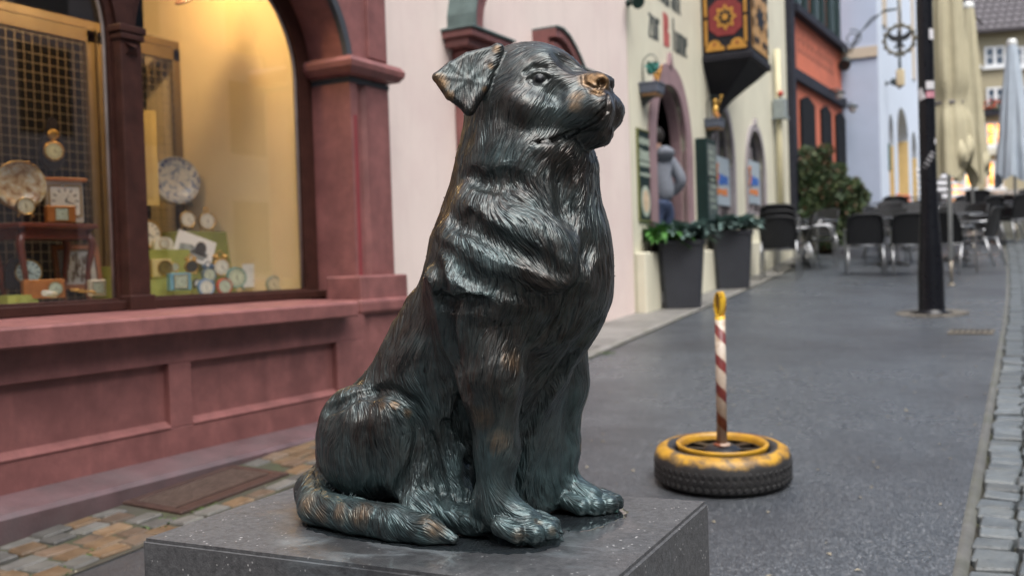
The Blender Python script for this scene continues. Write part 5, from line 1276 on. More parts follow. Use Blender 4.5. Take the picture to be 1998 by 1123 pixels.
def bronze():
    m, nt, b = new_mat('bronze')
    def attr(n):
        a = nt.nodes.new('ShaderNodeAttribute'); a.attribute_name = n; return a.outputs['Fac']
    g, w, hy = attr('groove'), attr('worn'), attr('hairy'); pos = position(nt)
    ca = nt.nodes.new('ShaderNodeAttribute'); ca.attribute_name = 'comb'
    tot = None                                    # strands: noise drawn out along the comb direction
    for i in range(-6, 7):
        vm = nt.nodes.new('ShaderNodeVectorMath'); vm.operation = 'MULTIPLY_ADD'; vm.inputs[1].default_value = (.0016 * i,) * 3
        nt.links.new(ca.outputs['Vector'], vm.inputs[0]); nt.links.new(pos, vm.inputs[2])
        f = math_n(nt, 'MULTIPLY', noise(nt, 400, 0, .5, vm.outputs[0]), math.exp(-(i / 5.0) ** 2) / 8.3)
        tot = f if tot is None else math_n(nt, 'ADD', tot, f)
    strand = math_n(nt, 'ADD', math_n(nt, 'MULTIPLY', math_n(nt, "SUBTRACT", tot, .5), 3.6), .5, clamp=True)
    strand = math_n(nt, 'ADD', math_n(nt, 'MULTIPLY', math_n(nt, 'SUBTRACT', strand, .5), hy), .5)
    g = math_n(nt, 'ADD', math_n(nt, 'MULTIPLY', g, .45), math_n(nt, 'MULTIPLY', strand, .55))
    big = noise(nt, 7, 4, .6, pos); mid = noise(nt, 28, 5, .6, pos); sm = noise(nt, 160, 3, .6, pos)
    brown = ramp(nt, mid, [(.3, (.034, .029, .027)), (.7, (.088, .076, .068))])
    pat = ramp(nt, mid, [(.3, (.034, .064, .071)), (.75, (.085, .148, .158))])
    sx = nt.nodes.new('ShaderNodeSeparateXYZ'); nt.links.new(pos, sx.inputs[0])
    lowz = math_n(nt, 'MULTIPLY', math_n(nt, 'SUBTRACT', PED_Z + .40, sx.outputs[2]), 1.5, clamp=True)   # verdigris gathers low on the figure
    pf = math_n(nt, 'ADD', math_n(nt, 'MULTIPLY', math_n(nt, 'SUBTRACT', big, .37), 2.3), math_n(nt, 'MULTIPLY', math_n(nt, 'SUBTRACT', .55, g), .7))
    pf = math_n(nt, 'ADD', pf, lowz, clamp=True)
    c = mixc(nt, math_n(nt, 'MULTIPLY', pf, .85, clamp=True), brown, pat)
    spots = math_n(nt, 'MULTIPLY', math_n(nt, 'SUBTRACT', math_n(nt, 'MULTIPLY', noise(nt, 60, 5, .7, pos), math_n(nt, 'ADD', lowz, .30)), .56, clamp=True), 9.0, clamp=True)
    c = mixc(nt, spots, c, (.12, .31, .27))
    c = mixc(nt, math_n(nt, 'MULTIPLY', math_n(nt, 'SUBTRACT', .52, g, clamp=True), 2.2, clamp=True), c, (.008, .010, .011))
    wf = math_n(nt, 'MULTIPLY', math_n(nt, 'SUBTRACT', math_n(nt, 'MULTIPLY', w, math_n(nt, 'ADD', math_n(nt, 'MULTIPLY', g, .9), math_n(nt, 'MULTIPLY', mid, .9))), .22, clamp=True), 1.5, clamp=True)
    c = mixc(nt, wf, c, ramp(nt, sm, [(.3, (.12, .072, .034)), (.7, (.24, .15, .078))]))
    pu = attr('pupil'); c = mixc(nt, pu, c, (.012, .013, .015))
    nt.links.new(c, b.inputs['Base Color'])
    r = math_n(nt, 'ADD', math_n(nt, 'MULTIPLY', mid, .26), .28)
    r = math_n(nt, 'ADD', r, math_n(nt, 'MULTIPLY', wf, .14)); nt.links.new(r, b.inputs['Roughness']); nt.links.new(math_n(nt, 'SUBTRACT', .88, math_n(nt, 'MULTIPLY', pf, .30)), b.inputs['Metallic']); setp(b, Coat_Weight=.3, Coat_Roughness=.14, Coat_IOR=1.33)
    nt.links.new(bump(nt, math_n(nt, 'ADD', strand, math_n(nt, 'MULTIPLY', sm, .18)), 1.0, .0017), b.inputs['Normal'])
    return m
_dme, _dP, _dN = make_dog()
_dorg = Vector((-.95, DY0, PED_Z))
_dme.transform(Matrix.Translation(-_dorg))
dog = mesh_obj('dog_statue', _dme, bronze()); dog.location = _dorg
tag(dog, 'sitting bronze dog statue with worn golden nose on a dark stone pedestal', 'statue')

def droplets(n=900):
    rr = np.random.default_rng(5); up = _dN[:, 2] * .5 + .35; head = (_dP[:, 2] > PED_Z + .62) * .5
    w = np.clip(up + head, 0, 1) * (_dP[:, 1] < DY0 + .06); w = w / w.sum(); ix = rr.choice(len(_dP), n, p=w)
    bmx = bmesh.new(); bmesh.ops.create_icosphere(bmx, subdivisions=1, radius=1.0); bv = np.array([v.co for v in bmx.verts]); bf = np.array([[v.index for v in f.verts] for f in bmx.faces]); bmx.free()
    r = .0007 + .0012 * rr.random(n) ** 2
    V = (_dP[ix] + _dN[ix] * r[:, None] * .3 - np.array(_dorg))[:, None, :] + bv[None] * r[:, None, None]
    F = (bf[None] + (np.arange(n) * len(bv))[:, None, None]).reshape(-1, 3)
    me = bpy.data.meshes.new('water_drops'); me.from_pydata(V.reshape(-1, 3).tolist(), [], F.tolist()); me.polygons.foreach_set('use_smooth', np.ones(len(F), bool))
    m, nt, b = new_mat('drop_water'); setp(b, Base_Color=(1, 1, 1, 1), Roughness=.0, Transmission_Weight=1.0, IOR=1.33)
    o = mesh_obj('water_drops', me, m, dog); o['kind'] = 'stuff'
droplets()
# ================================================================== street objects
def face_cam(p): return math.atan2(CAMP[1] - p[1], CAMP[0] - p[0])
# --- warning post standing in a painted wheel
TY = on_ground(1410, 938); TX, TYY = TY[0], TY[1]; TD = depth_of(TY)
tg = empty('wheel_warning_post', (TX, TYY, gz(TX, TYY) + .004), .3, 'red and white striped post with yellow loop standing in a yellow painted car wheel', 'warning post')
tg.rotation_euler = (math.atan(.0537), .012, .3)
TR = 131 * TD / FPX
def tyre_mat():
    m, nt, b = new_mat('painted_tyre'); tc = coords(nt); sx = nt.nodes.new('ShaderNodeSeparateXYZ'); nt.links.new(tc, sx.inputs[0])
    f = noise(nt, 9, 5, .65, tc); g = noise(nt, 3.5, 4, .6, tc)
    rub = ramp(nt, f, [(.3, (.016, .016, .017)), (.7, (.040, .039, .038))])
    yel = ramp(nt, f, [(.3, (.30, .145, .010)), (.7, (.52, .29, .022))]); red = ramp(nt, f, [(.3, (.10, .022, .022)), (.7, (.20, .05, .04))])
    hgt = math_n(nt, 'ADD', math_n(nt, 'MULTIPLY', math_n(nt, 'SUBTRACT', sx.outputs[2], .116), 42), math_n(nt, 'MULTIPLY', math_n(nt, 'SUBTRACT', f, .5), 3.2), clamp=True)
    c = mixc(nt, math_n(nt, 'MULTIPLY', math_n(nt, 'SUBTRACT', math_n(nt, 'ADD', sx.outputs[1], math_n(nt, 'MULTIPLY', g, .2)), .22, clamp=True), 9, clamp=True), yel, red)
    worn = math_n(nt, 'MULTIPLY', math_n(nt, 'SUBTRACT', noise(nt, 11, 6, .7, tc), .47, clamp=True), 7, clamp=True)
    c = mixc(nt, math_n(nt, 'MULTIPLY', worn, .85), c, ramp(nt, f, [(.3, (.03, .025, .02)), (.7, (.11, .085, .06))])); c = mixc(nt, hgt, rub, c); ln = nt.nodes.new('ShaderNodeVectorMath'); ln.operation = 'LENGTH'; mp = nt.nodes.new('ShaderNodeMapping'); mp.inputs['Scale'].default_value = (1, 1, 0); nt.links.new(tc, mp.inputs[0]); nt.links.new(mp.outputs[0], ln.inputs[0])
    c = mixc(nt, math_n(nt, 'MULTIPLY', math_n(nt, 'SUBTRACT', math_n(nt, 'ADD', .232, math_n(nt, 'MULTIPLY', math_n(nt, 'SUBTRACT', f, .5), .05)), ln.outputs['Value']), 120, clamp=True), c, rub)
    nt.links.new(c, b.inputs['Base Color']); b.inputs['Roughness'].default_value = .5; nt.links.new(bump(nt, noise(nt, 90, 3, .6, tc), .3, .003), b.inputs['Normal']); return m
mb = MB(); h = .150
prof = [(.19, .045), (.215, .012), (TR - .035, 0), (TR - .010, .012), (TR, .035), (TR, h - .040), (TR - .012, h - .014), (TR - .035, h), (.222, h + .002), (.206, h - .004), (.198, h - .018), (.188, h - .03)]
mb.lathe(prof, n=64, close=True); tyre = mb.build('tyre', tyre_mat(), tg)
mb = MB()
for k in range(56):
    a = 2 * pi * k / 56
    for row, (z, sk) in enumerate(((.030, .5), (.058, -.5), (.086, .5))):
        c = Vector(((TR - .0005) * cos(a + row * .03), (TR + .002) * sin(a + row * .03), z)); mb.box(c, (.0045, .017, .020), rot=Matrix.Rotation(a + row * .03, 4, 'Z') @ Matrix.Rotation(sk, 4, 'X'), bev=.002)
tr_ = mb.build('tread_block', paint('rubber', (.016, .016, .017), .65, .2, 20, bmp=.2), tyre); tr_['kind'] = 'stuff'
RIMY = paint('rim_yellow', (.46, .25, .018), .4, .2, 14, bmp=.3, dirt=(.30, .14, .02)); RIMK = paint('rim_black', (.008, .008, .009), .35, .2, 14)
mb = MB(); mb.lathe([(.164, .11), (.168, .148), (.176, .160), (.185, .163), (.190, .158), (.187, .146), (.176, .12), (.168, .09)], n=48, close=True); rim = mb.build('rim', RIMY, tg)
mb = MB(); n_ = 8
mb.lathe([(.0, .150), (.055, .150), (.068, .142), (.078, .136)], n=48); mb.lathe([(.150, .136), (.162, .136), (.167, .10)], n=48)
for k in range(n_):
    a0 = 2 * pi * k / n_; 
    mb.strip([(.077 * cos(a0 + s_), .077 * sin(a0 + s_)) for s_ in np.linspace(-.2, .2, 5)], [(.153 * cos(a0 + s_), .153 * sin(a0 + s_)) for s_ in np.linspace(-.15, .15, 5)], .122, .135)
mb.lathe([(.0, .05), (.165, .05)], n=24)
mb.build('wheel_disc', RIMK, tg)
def pole_mat():
    m, nt, b = new_mat('striped_pole'); tc = coords(nt); sx = nt.nodes.new('ShaderNodeSeparateXYZ'); nt.links.new(tc, sx.inputs[0])
    f = noise(nt, 22, 5, .7, tc)
    ang = math_n(nt, 'ARCTAN2', sx.outputs[1], sx.outputs[0])
    ph = math_n(nt, 'FRACT', math_n(nt, 'ADD', math_n(nt, 'MULTIPLY', sx.outputs[2], 8.2), math_n(nt, 'MULTIPLY', ang, 1 / (2 * pi))))
    st = math_n(nt, 'GREATER_THAN', ph, .60)
    wht = ramp(nt, f, [(.3, (.30, .19, .11)), (.60, (.58, .53, .46))]); rd = ramp(nt, f, [(.3, (.10, .016, .016)), (.7, (.20, .028, .028))])
    c = mixc(nt, st, wht, rd)
    dirt = math_n(nt, 'MULTIPLY', math_n(nt, 'SUBTRACT', math_n(nt, 'ADD', f, math_n(nt, 'MULTIPLY', math_n(nt, 'SUBTRACT', .62, sx.outputs[2]), .55)), .56, clamp=True), 3.2, clamp=True)
    c = mixc(nt, math_n(nt, 'MULTIPLY', dirt, .75), c, (.22, .085, .03))
    yel = math_n(nt, 'GREATER_THAN', math_n(nt, 'ADD', sx.outputs[2], math_n(nt, 'MULTIPLY', f, .05)), .70); c = mixc(nt, yel, c, ramp(nt, f, [(.36, (.20, .07, .012)), (.46, (.60, .36, .02)), (.7, (.72, .46, .035))]))
    nt.links.new(c, b.inputs['Base Color']); b.inputs['Roughness'].default_value = .45; nt.links.new(bump(nt, f, .3, .003), b.inputs['Normal']); return m
PM = pole_mat(); lean = Vector((.003, .0, 0))
mb = MB(); mb.tube([(0, 0, .10), (0, 0, .69)], .0215, 16); mb.lathe([(.022, .160), (.034, .156), (.036, .148), (.02, .146)], n=20); po_ = mb.build('post', PM, tg)
mb = MB(); loop_ = []
for i in range(20):
    a = -pi / 2 + 2 * pi * i / 20; loop_.append((.0, .026 * cos(a), .765 + .052 * sin(a)))
V_ = []
ld = Vector((cos(1.0), sin(1.0), 0)); lw = Vector((-sin(1.0), cos(1.0), 0))
rows = []
for i in range(25):
    a = -pi / 2 + 2 * pi * i / 24
    o_ = lw * (.018 * cos(a)) + Vector((0, 0, .738 + .052 * sin(a))); i_ = lw * (.0125 * cos(a)) + Vector((0, 0, .738 + .045 * sin(a)))
    rows.append([o_ - ld * .02, o_ + ld * .02, i_ + ld * .02, i_ - ld * .02])
mb.grid(rows, smooth=False, closed=True); mb.build('loop', PM, tg)

# --- lamp post
LP = paint('lamp_black', (.006, .007, .010), .3, .15, 8, bmp=.08, spec=.35)
lx, ly = LAMP; lz = gz(lx, ly)
lamp = empty('lamp_post', (lx, ly, lz), 0, 'black tapering lamp post with stickers beside the cream parasols', 'lamp post')
mb = MB(); mb.lathe([(.0, 0), (.17, 0), (.17, .012), (.125, .03), (.122, .06), (.118, .45), (.098, .72), (.085, .95), (.078, 1.2), (.074, 3.0), (.066, 5.2), (0, 5.2)], n=28); mb.build('post', LP, lamp)
mb = MB(); mb.lathe([(0, 5.2), (.09, 5.22), (.20, 5.5), (.26, 5.55), (.05, 5.8), (0, 5.82)], n=20); mb.build('lantern', LP, lamp)
def sticker(z, az, w, h, col, rot=0, name='sticker'):
    r_ = .076; mb = MB(); rows = []
    for j in range(5):
        row = []
        for i in range(7):
            u, v = (i / 6 - .5) * w, (j / 4 - .5) * h; uu, vv = u * cos(rot) - v * sin(rot), u * sin(rot) + v * cos(rot); a = az + uu / r_
            row.append(((r_ + .0015) * cos(a), (r_ + .0015) * sin(a), z + vv))
        rows.append(row)
    mb.grid(rows); return mb.build(name, paint(*col), lamp)
WS = ('sticker_white', (.62, .62, .64), .4, .1, 30); RS = ('sticker_red', (.55, .25, .30), .45, .35, 40)
af = face_cam((lx, ly))
def pz_at(py): return float(at_depth_z(py))
def at_depth_z(py): q = CAMP + ray(1808, py) * depth_of((lx, ly, 1)); return q[2] - lz
sticker(at_depth_z(72), af + .95, .07, .10, WS); sticker(at_depth_z(170), af + .55, .09, .075, WS); sticker(at_depth_z(188), af + .55, .09, .06, RS); sticker(at_depth_z(186), af - .75, .07, .11, WS, .35); sticker(at_depth_z(314), af + .10, .05, .16, WS, -.55)
sticker(at_depth_z(278), af + 1.1, .03, .05, WS)
mb = MB()
for k, w in enumerate((.02, .014, .02)):
    pass

# --- parasols
CANV = paint('cream_canvas', (.42, .385, .26), .85, .08, 5, bmp=.3, bscale=150); CANB = paint('blue_white_canvas', (.38, .44, .50), .85, .06, 5, bmp=.3, bscale=150)
POLE = paint('pole_white', (.62, .63, .60), .4, .06, 9, .2)
def parasol(px, py, mat, z0, zs, z1, r0, rs_, rt, label, cap=True, seed=1, strap=True, knot=True):
    p = on_ground(px, py); e = empty('closed_parasol', (p[0], p[1], gz(p[0], p[1])), 0, label, 'parasol', 'closed parasols along the terrace')
    rr = random.Random(seed); n = 96; rows = []; ph = [rr.uniform(0, 6.3) for _ in range(6)]
    for j in range(34):
        t = j / 33; z = z0 + (z1 - z0) * t
        prof_ = rt + (r0 - rt) * (1 - t) ** .85
        ds = (z - zs) / .16
        if strap: prof_ *= 1 - .22 * math.exp(-ds * ds)
        fl = .20 * (1 - t * .55) * (1 - .4 * math.exp(-ds * ds))
        row = []
        for i in range(n):
            a = 2 * pi * i / n; w = sin(8 * a + ph[0] + 1.5 * t) * .55 + sin(13 * a + ph[1] - 2 * t) * .3 + sin(5 * a + ph[2] + 3 * t) * .35
            w = math.copysign(abs(w) ** .8, w)
            rad = prof_ * (1 + fl * w); drop = (.20 * (sin(3 * a + ph[3]) * .5 + sin(5 * a + ph[4]) * .5)) * max(0, 1 - t * 5)
            row.append((rad * cos(a), rad * sin(a), z + drop))
        rows.append(row)
    mb = MB(); mb.grid(rows, closed=True); mb.face([(rt * .9 * cos(2 * pi * i / 12), rt * .9 * sin(2 * pi * i / 12), z1) for i in range(12)]); can = mb.build('canopy', mat, e)
    mb = MB(); mb.tube([(0, 0, .32), (0, 0, z1)], .026, 12); mb.build('pole', POLE, e)
    mb = MB(); mb.tube([(0, 0, -.02), (0, 0, .34)], .018, 10); mb.lathe([(0, 0), (.05, 0), (.05, .02), (.02, .03)], n=12); mb.build('spigot', paint('steel_dull', (.30, .27, .22), .4, .2, 10, .7), e)
    if cap: mb = MB(); mb.lathe([(rt * 1.15, z1 - .05), (rt * 1.2, z1 + .01), (rt * .9, z1 + .06), (0, z1 + .07)], n=20); mb.build('cap', POLE, e)
    if strap:
        mb = MB(); mb.lathe([(rs_ * 1.0, zs - .02), (rs_ * 1.02, zs - .018), (rs_ * 1.02, zs + .018), (rs_ * 1.0, zs + .02)], n=40); mb.build('strap', paint('strap_grey', (.16, .15, .15), .7), can)
    if knot:
        mb = MB(); ca = face_cam(p) + knot
        for k in range(3): 
            q = Vector((cos(ca + k * .35) * r0 * .8, sin(ca + k * .35) * r0 * .8, z0 + .18 + .05 * k)); mb.tube([q + Vector((0, 0, .22)), q + Vector((.02, 0, .05)), q + Vector((.0, .02, -.12)), q + Vector((.03, 0, -.05))], [.03, .07, .08, .04], 10)
        mb.build('fabric_bunch', mat, can)
    return e
def zat(px, py, gpx, gpy): p = on_ground(gpx, gpy); q = CAMP + ray(px, py) * depth_of(p); return float(q[2] - gz(p[0], p[1])), FPX / depth_of(p)
z0, k1 = zat(1857, 340, 1857, 557); zs1, _ = zat(1857, 204, 1857, 557)
parasol(1857, 557, CANV, z0, zs1, 3.9, 44 / k1, 30 / k1, .17, 'large cream closed parasol with grey strap, nearest the black lamp post', False, 3, True, .6)
z0, k2 = zat(1899, 345, 1899, 482); zt2, _ = zat(1899, 14, 1899, 482)
parasol(1900, 482, CANV, z0, z0 + .9, zt2, 30 / k2, 24 / k2, 9.5 / k2, 'cream closed parasol with white cap, behind the larger cream one', True, 7, False, .9)
z0, k3 = zat(1977, 345, 1977, 470); zt3, _ = zat(1977, 86, 1977, 470); zs3, _ = zat(1977, 268, 1977, 470)
parasol(1983, 470, CANB, z0, zs3, zt3, 33 / k3, 23 / k3, 8 / k3, 'pale blue white closed parasol at the right edge of the terrace', True, 11, False, 1.3)

# --- terrace chairs and tables
WICK = paint('black_wicker', (.009, .010, .012), .6, .25, 20, bmp=.6, bscale=240); ALU = paint('aluminium', (.40, .41, .42), .35, .08, 12, .9, bmp=0); TOPM = paint('table_top', (.10, .11, .125), .22, .15, 9, .3, bmp=.1)
def chair_proto():
    e = empty('terrace_chair', (0, 0, 0), 0); W_, D_ = .56, .54          # local: -y is the back, +y the front
    mb = MB(); mb.box((0, .02, .435), (.46, .44, .03), bev=.008); mb.build('seat', WICK, e)
    rows = []
    for j in range(7):
        t = j / 6; z = .45 + .40 * t; hw = .235 * (1 - .10 * t * t)
        rows.append([Vector((hw * s_, -.215 - .10 * t - .035 * (1 - s_ * s_) + .03, z + .02 * (1 - s_ * s_) * t)) for s_ in np.linspace(-1, 1, 11)])
    mb = MB(); mb.grid(rows); mb.grid([[v + Vector((0, -.018, 0)) for v in r_] for r_ in rows]); mb.build('backrest', WICK, e, normals=False)
    for s_ in (-1, 1):
        mb = MB(); mb.tube([(s_ * .255, .25, 0), (s_ * .255, .22, .42), (s_ * .26, .20, .62), (s_ * .265, .14, .665), (s_ * .262, -.12, .655), (s_ * .25, -.26, .66)], .0135, 8); mb.build('leg', ALU, e)
        mb = MB(); mb.tube([(s_ * .245, -.34, 0), (s_ * .235, -.20, .44)], .016, 8); mb.build('leg', ALU, e)
    mb = MB(); mb.tube([(s_ * x_, y_, z_) for s_, x_, y_, z_ in ((-1, .235, -.20, .44), (-1, .24, -.27, .70), (-1, .22, -.315, .83), (-1, .12, -.335, .86), (1, .12, -.335, .86), (1, .22, -.315, .83), (1, .24, -.27, .70), (1, .235, -.20, .44))], .016, 8); mb.build('back_frame', WICK, e)
    mb = MB(); mb.tube([(-.24, -.20, .42), (.24, -.20, .42)], .011, 6); mb.build('stretcher', ALU, e); mb = MB(); mb.tube([(-.25, .20, .41), (.25, .20, .41)], .011, 6); mb.build('stretcher', ALU, e); return e
CH = chair_proto(); _first = [True]
def chair(x, y, rz, label, group='black wicker chairs on the terrace', z=None):
    e = CH if _first[0] else copy_tree(CH); _first[0] = False
    e.location = (x, y, gz(x, y) if z is None else z); e.rotation_euler = (0, 0, rz); tag(e, label, 'chair', group); return e
def table_proto():
    e = empty('terrace_table', (0, 0, 0), 0)
    mb = MB(); mb.box((0, 0, .735), (.76, .76, .025), bev=.008); mb.build('tabletop', TOPM, e)
    mb = MB(); mb.tube([(0, 0, .04), (0, 0, .725)], .03, 10); mb.build('leg', ALU, e)
    mb = MB()
    for k in range(4): a = pi / 4 + k * pi / 2; mb.tube([(0, 0, .05), (.30 * cos(a), .30 * sin(a), .012)], .022, 6)
    mb.build('foot', paint('black_iron', (.014, .016, .018)), e); return e
TB = table_proto(); _ft = [True]
def table(x, y, rz, label):
    e = TB if _ft[0] else copy_tree(TB); _ft[0] = False
    e.location = (x, y, gz(x, y)); e.rotation_euler = (.03, 0, rz); tag(e, label, 'table', 'square tables on the terrace'); return e
def gp(px, py): q = on_ground(px, py); return q[0], q[1]
x, y = gp(1688, 536); chair(x, y, .22, 'black wicker chair with silver legs turned away, leftmost of the row facing the viewer')
x, y = gp(1772, 536); chair(x, y, .30, 'black wicker chair turned away, partly behind the lamp post base')
x, y = gp(1732, 512); chair(x, y, 2.9, 'black wicker chair seen between the two front chairs, across the table')
x, y = gp(1728, 522); table(x + .05, y + .35, .25, 'dark square table behind the two front chairs left of the lamp post')
x, y = gp(1815, 514); chair(x, y, 2.6, 'black wicker chair directly behind the lamp post')
x, y = gp(1855, 512); table(x, y + .3, .3, 'dark square table right of the large cream parasol pole')
x, y = gp(1905, 520); chair(x, y, 1.3, 'black wicker chair seen from the side right of the large parasol')
x, y = gp(1880, 500); chair(x, y, 2.4, 'black wicker chair behind the table right of the large parasol')
x, y = gp(1680, 470); table(x, y, .2, 'far square table before the blue grey gable wall')
x, y = gp(1700, 468); chair(x, y, 1.9, 'black wicker chair nearest the blue grey gable wall')
x, y = gp(1640, 478); chair(x + .3, y, -.6, 'black wicker chair beside the far table left of the gable')
x, y = gp(1740, 470); chair(x, y, .4, 'black wicker chair below the yellow arches'); x, y = gp(1780, 466); table(x, y, .25, 'square table below the yellow arches of the white house')
x, y = gp(1800, 462); chair(x, y, 2.2, 'black wicker chair farthest left under the arches of the white house')
x, y = gp(1915, 478); chair(x, y, .9, 'black wicker chair between the second and third parasol poles'); x, y = gp(1935, 474); table(x, y, .2, 'square table between the second and third parasol poles')
x, y = gp(1950, 470); chair(x, y, 2.4, 'black wicker chair just left of the blue white parasol pole'); x, y = gp(1990, 474); chair(x, y, .5, 'black wicker chair at the right edge by the blue white parasol')
x, y = gp(1965, 455); chair(x, y, 1.4, 'black wicker chair behind the blue white parasol pole'); x, y = gp(1905, 452); chair(x, y, .2, 'black wicker chair farthest up the terrace behind the second parasol'); x, y = gp(1930, 448); table(x, y, .1, 'square table farthest up the terrace')
x, y = gp(1845, 470); chair(x, y, 2.0, 'black wicker chair in front of the stacked silver chairs'); x, y = gp(1760, 452); table(x, y, .3, 'square table farthest from the viewer under the arches')
rr = random.Random(31); spots = []
for row in range(7):
    for c_ in range(5):
        yy = 14.2 + row * 1.15 + rr.uniform(-.15, .15); xx = -2.35 - .05 * row + c_ * .50 + rr.uniform(-.1, .1)
        if any(math.hypot(xx - o.location.x, yy - o.location.y) < .55 for o in COL.objects if o.get('category') in ('chair', 'table')): continue
        if abs(xx + 1.15) < .12 and yy < 14: continue
        if xx > -.72 or yy < 14.6: continue
        chair(xx, yy, rr.choice((0, pi / 2, pi, -pi / 2)) + rr.uniform(-.4, .4), 'black wicker chair in the crowded rows farther up the terrace', 'crowded rows of terrace chairs')
# chairs and tables along the inn
bx, by = -3.42, 14.2
for k in range(3): chair(bx, by, .15, ('lowest', 'middle', 'topmost')[k] + ' black wicker chair of the stack right of the planters', z=gz(bx, by) + .085 * k)
chair(-3.50, 15.3, 1.9, 'black wicker chair with its back to the inn, right of the stacked chairs'); table(-3.52, 16.15, .1, 'square table by the rain pipe of the inn'); chair(-3.5, 16.95, 2.6, 'black wicker chair between the inn and the dark evergreen shrub'); chair(-3.22, 15.85, -1.3, 'black wicker chair on the street side of the table by the rain pipe')
# slatted silver folding chairs stacked up on edge
x, y = gp(1842, 448); e = empty('folding_bench', (x, y, gz(x, y)), .3, 'silver slatted folding bench stood tilted behind the lamp post', 'bench')
mb0 = None
SL = MB(); SL.box((0, 0, 0), (1.0, .10, .03), bev=.004); s0 = SL.build('slat', paint('slat_grey', (.36, .37, .39), .5, .1, 9), e)
for k in range(5):
    o = s0 if k == 0 else s0.copy()
    if k: COL.objects.link(o)
    o.location = (0, .10 + .05 * k, .75 + .15 * k); o.rotation_euler = (1.1, .05, 0)
mb = MB()
for s_ in (-1, 1): mb.tube([(s_ * .42, -.1, 0), (s_ * .42, .12, .7), (s_ * .42, .38, 1.45)], .018, 6); mb.tube([(s_ * .40, .5, 0), (s_ * .40, .12, .7)], .016, 6)
mb.build('frame', ALU, e)
# --- planters with ornamental cabbage and fern
ANTH = paint('anthracite_planter', (.032, .035, .043), .5, .12, 5, bmp=.12, bscale=60)
def planter(x, y, w, h, rz, label, seed, fern):
    e = empty('planter', (x, y, gz(x, y)), rz, label, 'planter', 'anthracite planters at the inn door')
    mb = MB(); prof_ = [(.79, 0), (.81, .02), (1, h - .06), (1.05, h - .055), (1.05, h), (.97, h), (.95, h - .05)]
    rows = []
    for s_, z in prof_:
        row = []
        for i in range(4):
            for q in range(3):
                a = pi / 4 + i * pi / 2 + (q - 1) * .09; row.append((w * .5 * s_ * (1.33 if q == 1 else 1.33) * cos(a), w * .5 * s_ * 1.33 * sin(a), z))
        rows.append(row)
    mb.grid(rows, smooth=False, closed=True); mb.face(rows[0][::-1]); mb.build('pot', ANTH, e)
    mb = MB(); mb.box((0, 0, h - .06), (w * .92, w * .92, .02)); mb.build('soil', paint('soil', (.03, .022, .016), .9), e)
    rr = random.Random(seed)
    def leaves(n, c0, R, L, wid, up):
        mb = MB()
        for _ in range(n):
            a = rr.uniform(0, 2 * pi); d = R * math.sqrt(rr.random()); el = rr.uniform(*up); q = Vector(c0) + Vector((d * cos(a), d * sin(a), rr.uniform(-.02, .05)))
            dr = Vector((cos(a) * cos(el), sin(a) * cos(el), sin(el))); sd = dr.cross(Vector((0, 0, 1))).normalized(); l_ = L * rr.uniform(.6, 1.15); w_ = wid * rr.uniform(.7, 1.2); n_ = sd.cross(dr)
            P_ = []
            for k, (t, ww) in enumerate(((0, .3), (.35, 1), (.7, .9), (1, .15))):
                mid = q + dr * l_ * t - Vector((0, 0, 1)) * l_ * .35 * t * t; cup = n_ * w_ * .25; P_.append([mid - sd * w_ * ww * .5 + cup * ww, mid, mid + sd * w_ * ww * .5 + cup * ww])
            mb.grid(P_)
        return mb
    o = leaves(300, (0.02, 0, h + .06), w * .56, .19, .09, (-.1, 1.3)).build('cabbage_leaves', paint('blue_green_leaf', (.125, .195, .178), .5, .5, 6, bmp=.3, bscale=40), e, normals=False); o['kind'] = 'stuff'
    o = leaves(70, (0, .0, h + .02), w * .50, .19, .07, (.0, 1.1)).build('dark_leaves', paint('dark_leaf', (.03, .075, .035), .45, .4, 6, bmp=0), e, normals=False); o['kind'] = 'stuff'
    if fern:
        o = leaves(170, fern, .17, .20, .06, (-.3, 1.2)).build('bright_leaves', paint('bright_leaf', (.05, .155, .028), .5, .4, 7, bmp=0), e, normals=False); o['kind'] = 'stuff'
    return e
planter(-3.535, 10.27, .47, .72, .35, 'tall dark planter with bright green fern, nearer the pink house', 3, (-.20, -.16, .76))
planter(-3.66, 12.6, .49, .74, .35, 'tall dark planter of blue green leaves, farther one under the menu case', 5, None)
